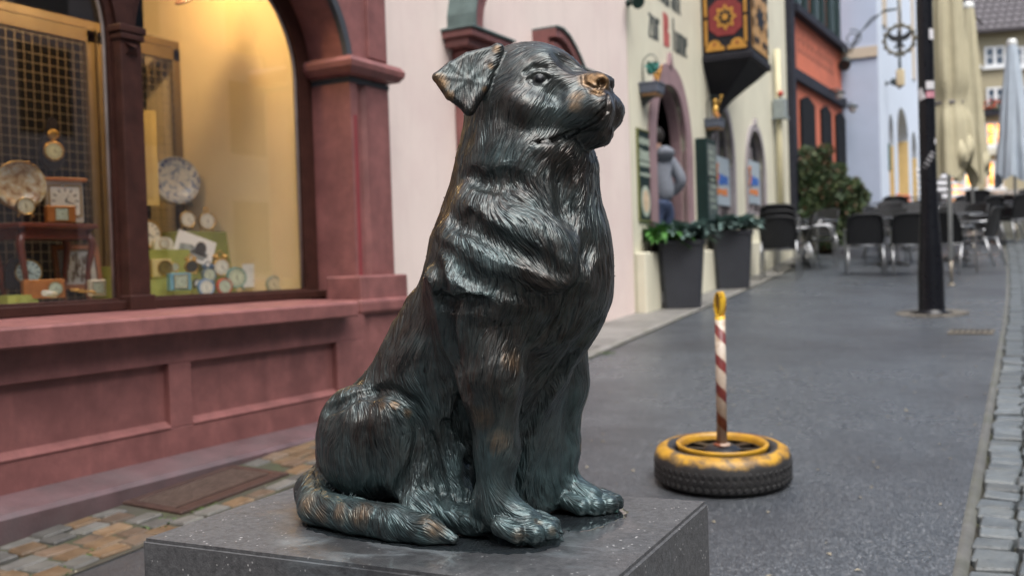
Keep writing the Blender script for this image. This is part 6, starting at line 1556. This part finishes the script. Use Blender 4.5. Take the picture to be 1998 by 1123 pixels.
# --- evergreen shrub in front of the orange house
def shrub(x, y, blobs, label, name='evergreen_shrub', n=9000, seed=4, mats=None):
    e = empty(name, (x, y, gz(x, y)), 0, label, 'shrub'); e.scale = (.9, .9, .97); rr = np.random.default_rng(seed)
    bl = np.array(blobs, float); wts = bl[:, 3] ** 2; wts /= wts.sum(); pick = rr.choice(len(bl), n, p=wts)
    dirs = rr.normal(size=(n, 3)); dirs /= np.linalg.norm(dirs, axis=1)[:, None]; rad = bl[pick, 3] * (.55 + .5 * rr.random(n) ** .6)
    C_ = bl[pick, :3] + dirs * rad[:, None] * np.array([1, 1, .9]); L = .03 + .05 * rr.random(n)
    t = dirs * .6 + rr.normal(size=(n, 3)) * .6 + np.array([0, 0, .3]); t /= np.linalg.norm(t, axis=1)[:, None]; s_ = np.cross(t, rr.normal(size=(n, 3))); s_ /= np.linalg.norm(s_, axis=1)[:, None]
    V = np.stack([C_ - t * L[:, None] * .6, C_ - s_ * L[:, None] * .38, C_ + t * L[:, None], C_ + s_ * L[:, None] * .38], 1)
    half = rr.random(n)
    for nm, m, sel in (('foliage', mats[0], half < .62), ('foliage', mats[1], (half >= .62) & (half < .9)), ('foliage', mats[2], half >= .9)):
        v = V[sel].reshape(-1, 3); me = bpy.data.meshes.new(nm); me.from_pydata(v.tolist(), [], np.arange(len(v)).reshape(-1, 4).tolist()); o = mesh_obj(nm, me, m, e); o['kind'] = 'stuff'
    mb = MB()
    for b_ in blobs: mb.tube([(b_[0] * .2, b_[1] * .2, 0), (b_[0] * .6, b_[1] * .6, b_[2] * .5), (b_[0], b_[1], b_[2])], [.04, .03, .01], 6)
    mb.build('stem', paint('bark', (.06, .04, .028), .9), e); return e
EV = [paint('evergreen', (.040, .072, .030), .6, .45, 5, bmp=0), paint('evergreen_light', (.085, .115, .045), .6, .4, 5, bmp=0), paint('evergreen_brown', (.13, .065, .035), .7, .4, 5, bmp=0)]
bx, by = -3.66, 18.35
shrub(bx, by, [(-.15, .0, 1.55, .36), (-.30, .1, 1.15, .40), (.20, .0, 1.10, .42), (.45, .1, .78, .34), (-.15, 0, .70, .42), (.15, -.1, .40, .35), (.0, .1, 1.35, .34), (.70, .2, .55, .26), (-.45, 0, 1.42, .18), (.08, 0, 1.86, .16), (-.28, 0, 1.84, .17), (.62, 0, 1.18, .18), (.34, 0, 1.5, .15), (-.5, 0, .95, .2)], 'tall dark evergreen shrub with brown patches against the orange house', n=15000, mats=EV)
x, y = gp(1672, 462); shrub(x, y, [(0, 0, .55, .30), (.1, 0, .85, .22), (-.12, 0, .3, .25)], 'small rounded green shrub right of the tall evergreen', n=3500, seed=9, mats=EV)
x, y = gp(1757, 440); e = empty('flower_pot', (x, y, gz(x, y)), 0, 'terracotta pot of orange flowers under the yellow arches', 'flower pot'); mb = MB(); mb.lathe([(0, 0), (.16, 0), (.22, .36), (.24, .36), (.24, .42), (.2, .42), (.19, .36)], n=16); mb.build('pot', paint('terracotta', (.34, .11, .05), .7), e)
mb = MB(); rr = random.Random(4)
for _ in range(40): mb.sphere((rr.uniform(-.22, .22), rr.uniform(-.22, .22), rr.uniform(.45, .72)), .055, 6, 4)
o = mb.build('blossom', paint('orange_blossom', (.50, .14, .05), .5, .4, 9, bmp=0), e); o['kind'] = 'stuff'

# --- person in the inn doorway, seen from behind
def person():
    r_ = ray(1286, 350); n_ = np.array(FN); q = CAMP + r_ * (((np.array(FP0) - .17 * n_ - CAMP) @ n_) / (r_ @ n_)); u0 = float((q - np.array(FP0)) @ np.array(FD)); zf = .90
    base = FPt(u0, zf, -.17); e = empty('person', base, 0, 'person in grey hooded jacket and blue jeans walking into the inn doorway', 'person')
    cam_dir = Vector((CAMP[0] - base.x, CAMP[1] - base.y, 0)).normalized(); fwd = Vector((-FN.x, -FN.y, 0)) * .6 - cam_dir * .55; fwd.normalize(); lat = Vector((fwd.y, -fwd.x, 0))
    def L(f, l, z): return fwd * f + lat * l + Vector((0, 0, z))
    def skin(name, verts, edges, radii, mat, root=0, sub=2):
        me = bpy.data.meshes.new(name); me.from_pydata([tuple(v) for v in verts], edges, []); o = mesh_obj(name, me, mat, e)
        md = o.modifiers.new('skin', 'SKIN'); md.use_smooth_shade = True
        me.skin_vertices.new() if not me.skin_vertices else None
        for i, r_ in enumerate(radii): me.skin_vertices[0].data[i].radius = (r_ if isinstance(r_, tuple) else (r_, r_))
        me.skin_vertices[0].data[root].use_root = True
        s_ = o.modifiers.new('sub', 'SUBSURF'); s_.levels = s_.render_levels = sub; return o
    SKIN = paint('skin_tone', (.42, .25, .18), .5, .08, 20, bmp=0); HOOD = paint('grey_hoodie', (.165, .182, .215), .85, .12, 18, bmp=.4, bscale=90); JEAN = paint('blue_jeans', (.03, .048, .10), .8, .2, 18, bmp=.3); HAIR = paint('dark_hair', (.02, .015, .012), .6, .3, 30, bmp=.3); SHOE = paint('dark_shoe', (.02, .02, .022), .5)
    # body: one figure from head to feet
    bv = [L(0, 0, .95), L(0, 0, 1.15), L(.01, 0, 1.38), L(.03, 0, 1.50), L(.06, 0, 1.60), L(.08, 0, 1.71), L(.0, .10, .90), L(.06, .105, .50), L(.0, .11, .10), L(.10, .12, .05), L(0, -.10, .90), L(-.05, -.105, .50), L(-.18, -.11, .14), L(-.09, -.12, .06),
          L(.02, .17, 1.43), L(-.06, .27, 1.18), L(.09, .22, 1.02), L(.16, .17, 1.0), L(.02, -.17, 1.43), L(-.06, -.27, 1.18), L(.09, -.22, 1.02), L(.16, -.17, 1.0)]
    be = [(0, 1), (1, 2), (2, 3), (3, 4), (4, 5), (0, 6), (6, 7), (7, 8), (8, 9), (0, 10), (10, 11), (11, 12), (12, 13), (2, 14), (14, 15), (15, 16), (16, 17), (2, 18), (18, 19), (19, 20), (20, 21)]
    br = [(.09, .07), (.09, .07), (.12, .09), .05, .08, .085, .085, .06, .045, .04, .085, .06, .045, .04, .06, .045, .038, .03, .06, .045, .038, .03]
    skin('body', bv, be, br, SKIN)
    skin('jeans', [L(0, 0, 1.0), L(0, 0, .93), L(0, .10, .86), L(.06, .105, .50), L(0, .11, .10), L(0, -.10, .86), L(-.05, -.105, .50), L(-.17, -.11, .16)], [(0, 1), (1, 2), (2, 3), (3, 4), (1, 5), (5, 6), (6, 7)], [(.175, .14), (.175, .14), .125, .09, .075, .125, .09, .075], JEAN)
    skin('hoodie', [L(0, 0, .90), L(0, 0, 1.12), L(.01, 0, 1.36), L(.03, 0, 1.49), L(.02, .18, 1.42), L(-.07, .29, 1.18), L(.08, .23, 1.03), L(.02, -.18, 1.42), L(-.07, -.29, 1.18), L(.08, -.23, 1.03)], [(0, 1), (1, 2), (2, 3), (2, 4), (4, 5), (5, 6), (2, 7), (7, 8), (8, 9)], [(.19, .15), (.19, .15), (.20, .155), (.10, .10), .09, .076, .064, .09, .076, .064], HOOD)
    mb = MB(); rows = []
    for j in range(7):
        t = j / 6; a0 = pi * (.10 + .9 * t); rows.append([L(-.06 - .05 * sin(a0) + .06 * cos(a) * -1 * 0 + .11 * math.cos(a) * .8 - .02, .125 * sin(a), 1.55 - .17 * t - .04 * math.cos(a)) * 1.0 for a in [2 * pi * i / 16 for i in range(16)]])
    for j, r_ in enumerate(rows):
        s_ = (.6, .8, .95, 1.0, .95, .8, .45)[j]; c = sum(r_, Vector()) / 16; rows[j] = [c + (v - c) * s_ for v in r_]
    mb.grid(rows, closed=True); mb.build('hood', HOOD, e)
    mb = MB(); mb.sphere(tuple(L(.055, 0, 1.715)), .108, 14, 10, (1, 1, 1.08)); mb.build('hair', HAIR, e)
    for s_, f, z in ((1, .05, .03), (-1, -.12, .07)):
        mb = MB(); c = L(f, .115 * s_, z); mb.box(c, (.27, .095, .075), rot=math.atan2(fwd.y, fwd.x), bev=.03); mb.build('shoe', SHOE, e)
    return e
person()
# ================================================================== goods in the shop window
BRASS = paint('brass', (.55, .36, .12), .3, .15, 12, .9, bmp=0); DIAL = paint('dial_white', (.70, .69, .62), .4, .04, 20, bmp=0); DIALG = paint('dial_green', (.50, .56, .44), .4, .05, 20, bmp=0); INKD = paint('dial_ink', (.03, .028, .03), .5, bmp=0)
HONEY = paint('honey_wood', (.36, .13, .03), .35, .2, 30, coat=.3); MAHO = paint('mahogany', (.13, .030, .016), .35, .25, 25, coat=.3); EBON = paint('ebony', (.02, .018, .02), .3, .2, 20)
GCLOTH = paint('green_velvet', (.30, .33, .075), .8, .15, 9, bmp=.3); FLOORZ = 1.016
SHOPF = Matrix(((0, 0, 1, 0), (1, 0, 0, 0), (0, 1, 0, 0), (0, 0, 0, 1)))
def wp(px, py, x): q = on_plane(px, py, 0, x); return float(q[1]), float(q[2])
def wk(px, py, x): return FPX / depth_of(on_plane(px, py, 0, x))
def dial(e, y, z, r, mat=DIAL, x=0.0, nm='dial', square=False, hands=(60, -20)):
    "a clock face looking out of the window (+x), with hour marks and hands"
    mb = MB()
    if square: mb.prism([(y - r, z - r), (y + r, z - r), (y + r, z + r), (y - r, z + r)], x, x + .003, SHOPF)
    else: mb.prism([(y + r * cos(a * pi / 14), z + r * sin(a * pi / 14)) for a in range(28)], x, x + .003, SHOPF)
    d = mb.build(nm, mat, e)
    mb = MB()
    for k in range(12):
        a = k * pi / 6; c = (y + r * .8 * cos(a), z + r * .8 * sin(a)); t = Vector((cos(a), sin(a))) * r * .11; s_ = Vector((-sin(a), cos(a))) * r * .045
        c = Vector(c); mb.prism([tuple(c - t - s_), tuple(c + t - s_), tuple(c + t + s_), tuple(c - t + s_)], x + .0032, x + .0042, SHOPF)
    for a, L in ((hands[0], .5), (hands[1], .75)):
        a = radians(a); t = Vector((cos(a), sin(a))) * r * L; s_ = Vector((-sin(a), cos(a))) * r * .05; c = Vector((y, z)); mb.prism([tuple(c - s_), tuple(c + t), tuple(c + s_)], x + .0045, x + .0055, SHOPF)
    mb.build('hands', INKD, d)
def good(name, px, py, x, label, cat, group=None, rz=.35, z=None):
    y, zz = wp(px, py, x); e = empty(name, (x, y, zz if z is None else z), 0, label, cat, group); e.rotation_euler = (0, 0, -rz); return e, wk(px, py, x)
def step(px0, px1, x, depth, ztop, label, zlow=FLOORZ):
    y0, y1 = wp(px0, 500, x)[0], wp(px1, 500, x)[0]; e = empty('display_step', (x, (y0 + y1) / 2, zlow), 0, label, 'display stand', None)
    w = y1 - y0; mb = MB(); rows = []
    for j in range(6):
        t = j / 5; fl = 1 + .10 * (1 - t)
        rows.append([Vector((sx * depth / 2 * fl + .012 * sin(i * 2.4) * (1 - t), sy * w / 2 * fl, (ztop - zlow) * t)) for i, (sx, sy) in enumerate([(-1, -1), (-1, 0), (-1, 1), (0, 1), (1, 1), (1, .6), (1, .2), (1, -.2), (1, -.6), (1, -1), (0, -1)])])
    mb.grid(rows, closed=True, smooth=False); mb.face(rows[-1]); mb.build('cloth', GCLOTH, e); return e
def round_clock(px, py, r, x, label, mat=BRASS, bell=0, foot=True, face=DIAL, group=None, loop=False, thick=.03, floor=None, deep=.0):
    e, k = good('table_clock', px, py, x, label, 'clock', group); R_ = r / k
    mb = MB(); mb.lathe([(0, -thick), (R_ * .8, -thick), (R_, -thick * .6), (R_ * 1.03, .0), (R_, .012), (R_ * .88, .010), (R_ * .86, .004), (0, .004)], axis=(1, 0, 0), n=28); mb.build('case', mat, e)
    dial(e, 0, 0, R_ * .86, face, .005, hands=(50 + 3 * px % 90, -30 - px % 70))
    if foot:
        mb = MB()
        for s_ in (-1, 1): mb.tube([(-.012, s_ * R_ * .6, -R_ * .75), (-.005, s_ * R_ * .8, -R_ * 1.22)], .006, 6)
        mb.build('foot', mat, e)
    if bell:
        mb = MB()
        for s_ in (-1, 1): mb.sphere((-.01, s_ * R_ * .55, R_ * 1.18), R_ * .42, 10, 6, (1, 1, .8))
        mb.tube([(-.01, -R_ * .5, R_ * 1.5), (-.01, 0, R_ * 1.9), (-.01, R_ * .5, R_ * 1.5)], .004, 6); mb.build('bell', mat, e)
    if loop: mb = MB(); mb.tube([(-.01, R_ * .28 * cos(a * pi / 6), R_ * 1.35 + R_ * .30 * sin(a * pi / 6)) for a in range(12)], .005, 6, closed=True); mb.sphere((-.01, 0, R_ * 1.05), R_ * .2, 8, 6); mb.build('loop', mat, e)
    return e
def box_clock(px0, py0, px1, py1, x, label, mat, face=DIAL, square=True, depth=.05, fr=.36, arch_=False, group=None, dx=0.0, rz=.35):
    e, k = good('mantel_clock', (px0 + px1) / 2, (py0 + py1) / 2, x, label, 'clock', group, rz); w, h = (px1 - px0) / k * .98, (py1 - py0) / k
    mb = MB()
    if arch_: mb.prism([(-w / 2, -h / 2), (w / 2, -h / 2)] + [(w / 2 * cos(a * pi / 10), h * .1 + h * .4 * sin(a * pi / 10)) for a in range(11)], -depth, 0, SHOPF)
    else: mb.box((-depth / 2, 0, 0), (depth, w, h), bev=.004)
    mb.build('case', mat, e); r = min(w, h) * fr
    dial(e, dx * w, 0, r, face, .001, square=square)
    mb = MB()
    if square: mb.strip([(dx * w + r * a, r * b_) for a, b_ in ((-1.01, -1.01), (1.01, -1.01), (1.01, 1.01), (-1.01, 1.01))], [(dx * w + r * a * 1.13, r * b_ * 1.13) for a, b_ in ((-1, -1), (1, -1), (1, 1), (-1, 1))], 0, .006, SHOPF, closed=True)
    else: mb.strip([(dx * w + r * 1.01 * cos(a * pi / 12), r * 1.01 * sin(a * pi / 12)) for a in range(24)], [(dx * w + r * 1.14 * cos(a * pi / 12), r * 1.14 * sin(a * pi / 12)) for a in range(24)], 0, .006, SHOPF, closed=True)
    mb.build('bezel', BRASS, e); return e
def plate_mat(name, rim, mid, c0, c1):
    m, nt, b = new_mat(name); tc = coords(nt); ln = nt.nodes.new('ShaderNodeVectorMath'); ln.operation = 'LENGTH'; mp = nt.nodes.new('ShaderNodeMapping'); mp.inputs['Scale'].default_value = (0, 1, .8); nt.links.new(tc, mp.inputs[0]); nt.links.new(mp.outputs[0], ln.inputs[0])
    f = noise(nt, 26, 4, .6, tc, .6); pic = ramp(nt, f, [(.36, c0), (.5, c1), (.62, mid)]); rimc = ramp(nt, noise(nt, 44, 3, .6, tc), [(.42, rim), (.56, mid)])
    c = mixc(nt, math_n(nt, 'GREATER_THAN', ln.outputs['Value'], .10), pic, rimc); nt.links.new(c, b.inputs['Base Color']); b.inputs['Roughness'].default_value = .15; return m
def plate(px, py, rx, ry, x, label, mat, rimm):
    e, k = good('display_plate', px, py, x, label, 'plate'); R_ = ry / k
    mb = MB(); mb.lathe([(0, 0), (R_ * .6, .002), (R_ * .7, .010), (R_ * .98, .026), (R_, .024), (R_ * .7, .002), (0, -.006)], axis=(1, -.0, .12), n=40, sy=rx / ry * 1.28); mb.build('dish', mat, e)
    mb = MB(); mb.tube([(-.01 + .024 * 1, R_ * (rx / ry * 1.28) * cos(a * pi / 20), R_ * sin(a * pi / 20)) for a in range(40)], .004, 6, closed=True); mb.build('rim', rimm, e)
    mb = MB(); mb.tube([(-.01, -.03, -R_ * .9), (.03, -.03, -R_ * 1.02), (.05, -.03, -R_ * .95)], .004, 6); mb.tube([(-.01, .03, -R_ * .9), (.03, .03, -R_ * 1.02), (.05, .03, -R_ * .95)], .004, 6); mb.build('stand', BRASS, e); return e
# left light
tx = -4.45
y0, zt_ = wp(4, 436, tx); y1, _ = wp(160, 436, tx); e = empty('display_table', (tx, (y0 + y1) / 2, FLOORZ), 0, 'small red brown wooden table with curved legs inside the left window', 'table'); w = y1 - y0; h = zt_ - FLOORZ
mb = MB(); mb.box((0, 0, h - .012), (.26, w, .024), bev=.006); mb.box((0, 0, h - .05), (.20, w * .86, .05)); mb.build('tabletop', MAHO, e)
for sx in (-1, 1):
    for sy in (-1, 1):
        mb = MB(); mb.tube([(sx * .085, sy * w * .40, h - .03), (sx * .10, sy * w * .46, h - .10), (sx * .09, sy * w * .40, h * .45), (sx * .09, sy * w * .37, h * .15), (sx * .105, sy * w * .42, 0)], [.018, .02, .014, .011, .014], 8); mb.build('leg', MAHO, e)
plate(38, 362, 37, 47, -4.55, 'oval painted plate with gold rim standing on the small red brown table', plate_mat('painted_plate', (.40, .32, .14), (.50, .50, .42), (.22, .12, .05), (.42, .33, .20)), BRASS)
round_clock(50, 402, 17, -4.36, 'small brass clock with cream dial in front of the painted oval plate', BRASS, face=paint('dial_cream', (.58, .54, .38), .4, bmp=0))
e = box_clock(92, 350, 162, 434, -4.50, 'white faced square wall clock with a wooden top bar standing on the small table', paint('clock_white', (.62, .59, .52), .5, bmp=0), fr=.40, depth=.035)
y, z = wp(127, 350, -4.50); mb = MB(); mb.box((0, 0, .44 * 84 / wk(127, 390, -4.5) + .012), (.04, .22, .018), bev=.003); mb.build('top_bar', HONEY, e)
box_clock(93, 401, 148, 434, -4.34, 'small honey coloured wooden clock with pale green dial at the right edge of the table', HONEY, DIALG, fr=.34)
box_clock(14, 500, 80, 562, -4.40, 'dark arched mantel clock with pale blue green dial under the small table', EBON, paint('dial_blue', (.42, .52, .50), .4, bmp=0), square=False, fr=.36, arch_=True, dx=.12)
box_clock(48, 545, 126, 582, -4.20, 'long honey coloured box clock with round dial low at the left window front', HONEY, DIALG, square=False, fr=.34, dx=.26)
box_clock(177, 545, 207, 577, -4.16, 'small square white clock at the right corner of the left window', DIAL, DIALG, fr=.36)
e, k = good('framed_picture', 150, 522, -4.55, 'brown framed print leaning behind the legs of the small table', 'picture'); w, h = 88 / k, 88 / k
e.rotation_euler = (0, -.25, -.3); mb = MB(); mb.strip([(-w * .40, -h * .40), (w * .40, -h * .40), (w * .40, h * .40), (-w * .40, h * .40)], [(-w / 2, -h / 2), (w / 2, -h / 2), (w / 2, h / 2), (-w / 2, h / 2)], 0, .02, SHOPF, closed=True); mb.build('frame', paint('frame_wood', (.22, .085, .03), .4, .2, 20), e)
mb = MB(); mb.prism([(-w * .40, -h * .40), (w * .40, -h * .40), (w * .40, h * .40), (-w * .40, h * .40)], .002, .006, SHOPF); mb.build('mount', paint('mount_grey', (.42, .43, .42), .6, bmp=0), e)
mb = MB(); rr = random.Random(2)
for i in range(34): yy, zz = rr.uniform(-w * .27, w * .27), rr.uniform(-h * .3, h * .28); mb.box((.0075, yy, zz), (.002, rr.uniform(.006, .016), rr.uniform(.02, .045)))
mb.build('drawing', paint('print_ink', (.13, .10, .08), .7, bmp=0), e)
e, k = good('wall_barometer', 102, 290, -4.86, 'dark wooden barometer with two brass dials hanging on the wire screen', 'barometer'); 
mb = MB(); mb.prism([(x_ / k, z_ / k) for x_, z_ in ((-9, 55), (0, 62), (9, 55), (12, 30), (20, 18), (24, -5), (20, -28), (8, -42), (-8, -42), (-20, -28), (-24, -5), (-20, 18), (-12, 30))], -.02, .015, SHOPF); mb.build('case', EBON, e)
mb = MB(); mb.lathe([(0, .0), (17 / k, .0), (20 / k, .01), (16 / k, .018), (15 / k, .012), (0, .012)], c=(.015, 0, -6 / k), axis=(1, 0, 0), n=24); mb.lathe([(0, 0), (10 / k, .0), (11 / k, .01), (8 / k, .014), (0, .012)], c=(.015, 0, 26 / k), axis=(1, 0, 0), n=18); mb.build('bezel', BRASS, e); dial(e, 0, -6 / k, 15 / k, DIALG, .028)
step(-10, 48, -4.30, .16, FLOORZ + .07, 'low green cloth covered block at the left end of the left window'); step(198, 232, -4.55, .16, FLOORZ + .20, 'tall green cloth covered block beside the window post')
e, k = good('paper_roll', 97, 573, -4.12, 'rolled white paper lying at the front of the left window', 'paper roll', rz=0); mb = MB(); mb.tube([(.03, -.05, .005), (-.03, .05, -.005)], .014, 14); mb.tube([(.031, -.052, .005), (.0305, -.051, .005)], .008, 10); mb.build('sheet', DIAL, e)
e, k = good('brass_bracelet', 165, 570, -4.14, 'glittering brass chain lying at the front of the left window', 'chain', rz=0); mb = MB()
for i in range(15): mb.sphere((.0 + .015 * sin(i * .8), -.07 + .010 * i, -.004 + .018 * (1 - i / 14)), .008, 8, 6)
mb.build('link', BRASS, e)
# right light
e, k = good('paper_strip', 289, 308, -4.70, 'long yellowed paper strip hanging behind the window post', 'paper'); mb = MB(); mb.box((0, 0, 0), (.003, 30 / k * 1.25, 185 / k)); mb.build('sheet', paint('old_paper', (.56, .44, .18), .8, .06, 10, bmp=0), e)
mb = MB()
for i in range(30): mb.box((.0022, (.0 if i % 3 else -.004), (92 - 6 * i) / k * .96), (.001, .05, .0035))
mb.build('writing', paint('faint_ink', (.30, .21, .08), .8, bmp=0), e)
step(262, 342, -4.62, .24, wp(300, 488, -4.62)[1], 'green cloth step at the left of the right window, middle height'); step(255, 335, -4.36, .22, wp(290, 546, -4.36)[1], 'low green cloth step at the left front of the right window')
# draped easel
yA, zA = wp(332, 452, -4.66); yB, _ = wp(438, 452, -4.66); e = empty('draped_stand', (-4.66, (yA + yB) / 2, FLOORZ), 0, 'tall stand draped with olive green cloth that falls to the right', 'display stand'); w = yB - yA; h = zA - FLOORZ
mb = MB(); rows = []
for j in range(9):
    t = j / 8; rows.append([Vector((sx * (.10 + .07 * t) + .016 * sin(5 * i + 3 * t) * t, (sy * w / 2) * (1 + .08 * t) + (.19 * t if sy > .5 else 0), h * (1 - t))) for i, (sx, sy) in enumerate([(-1, -1), (-1, 0), (-1, 1), (-.3, 1.02), (.4, 1.05), (1, 1), (1, .7), (1, .4), (1, .1), (1, -.2), (1, -.5), (1, -1), (0, -1)])])
mb.grid(rows, closed=True); mb.face(rows[0]); mb.build('cloth', paint('olive_cloth', (.20, .22, .05), .85, .15, 9, bmp=.3), e)
plate(342, 353, 37, 46, -4.78, 'blue and white patterned plate standing above the green cloths', plate_mat('blue_plate', (.05, .10, .28), (.55, .58, .60), (.16, .24, .42), (.50, .54, .58)), paint('plate_rim', (.45, .50, .56), .25, bmp=0))
plate(382, 372, 20, 38, -4.86, 'small grey blue plate half hidden behind the big blue and white plate', paint('grey_plate', (.14, .17, .22), .3, .3, 20, bmp=0), paint('plate_rim', (.45, .50, .56)))
round_clock(366, 428, 16, -4.62, 'brass round clock with white dial, left one of the pair on the draped stand', BRASS); round_clock(404, 431, 17, -4.60, 'brass clock with a carrying loop, right one of the pair on the draped stand', BRASS, loop=True)
round_clock(288, 456, 27, -4.72, 'large gold rimmed round clock half hidden by the window post', BRASS, foot=False); box_clock(301, 462, 339, 488, -4.60, 'low white half round clock on the middle green step', DIAL, DIAL, square=False, arch_=True, fr=.33)
box_clock(297, 505, 336, 540, -4.38, 'cream clock with round gold dial on the low green step', paint('clock_cream', (.60, .50, .24), .5, bmp=0), paint('dial_gold', (.20, .15, .05), .4, bmp=0), square=False, fr=.38, dx=.15)
box_clock(331, 532, 375, 566, -4.14, 'square light blue clock at the front of the right window', paint('clock_blue', (.16, .36, .48), .4, bmp=0), DIALG, fr=.36)
e, k = good('photo_card', 380, 484, -4.50, 'tilted black and white photo card of a dark hat propped on the green cloth', 'card'); e.rotation_euler = (-.38, -.2, -.35); w, h = 72 / k, 52 / k
mb = MB(); mb.box((0, 0, 0), (.003, w * 1.1, h), bev=0); mb.build('sheet', paint('card_white', (.62, .64, .66), .5, .03, 10, bmp=0), e); mb = MB()
mb.prism([(-.42 * w, -.38 * h), (.30 * w, -.38 * h), (.40 * w, -.05 * h), (.1 * w, -.02 * h), (-.1 * w, .1 * h), (-.42 * w, 0)], .002, .003, SHOPF); mb.build('grey_print', paint('print_grey', (.20, .23, .24), .6, .5, 40, bmp=0), e); mb = MB()
mb.prism([(.16 * w + .16 * w * cos(a * pi / 8), .06 * h + .27 * h * sin(a * pi / 8)) for a in range(16)], .0032, .004, SHOPF); mb.prism([(-.1 * w, -.2 * h), (.4 * w, -.22 * h), (.35 * w, -.10 * h), (-.05 * w, -.08 * h)], .0032, .004, SHOPF); mb.build('hat_print', INKD, e)
for px, py, r, x, lab, mat, bell, face in ((374, 520, 13, -4.36, 'gold twin bell alarm clock behind the light blue square clock', BRASS, 1, paint('dial_dark', (.05, .05, .04), .4, bmp=0)), (432, 521, 17, -4.40, 'gold twin bell alarm clock with white dial left of the white card', BRASS, 1, DIAL), (408, 536, 14, -4.30, 'dark blue alarm clock between the two gold alarm clocks', paint('clock_navy', (.05, .11, .20), .35, bmp=0), 1, DIALG), (461, 541, 20, -4.30, 'teal round clock in front of the white card', paint('clock_teal', (.10, .26, .27), .35, bmp=0), 0, DIALG), (402, 560, 16, -4.12, 'blue rimmed white clock lying low at the front of the window', paint('clock_azure', (.12, .26, .52), .35, bmp=0), 0, DIAL), (438, 558, 15, -4.13, 'bright red round clock at the front of the window', paint('clock_red', (.52, .055, .03), .35, bmp=0), 0, DIALG), (534, 554, 15, -4.16, 'small pale green round clock at the right front corner of the window', paint('clock_sage', (.24, .32, .26), .35, bmp=0), 0, paint('dial_cream', (.58, .54, .38))), (340, 521, 9, -4.40, 'tiny brass clock beside the cream clock', BRASS, 0, DIALG), (385, 552, 8, -4.18, 'tiny dark clock beside the blue rimmed white one', EBON, 0, DIAL)):
    round_clock(px, py, r, x, lab, mat, bell, face=face)
e, k = good('price_card', 498, 537, -4.34, 'upright white card with faint lines right of the teal clock', 'card'); mb = MB(); mb.box((0, 0, 0), (.003, 46 / k * 1.15, 45 / k)); mb.build('sheet', paint('card_white', (.62, .64, .66)), e); mb = MB()
for i in range(4): mb.box((.0022, 0, (12 - 7 * i) / k), (.001, .075 - .012 * (i % 2), .004))
mb.build('writing', paint('faint_grey', (.40, .40, .42), .8, bmp=0), e)
# round board hung from the ceiling before the lamp (it throws the soft shadow on the side wall)
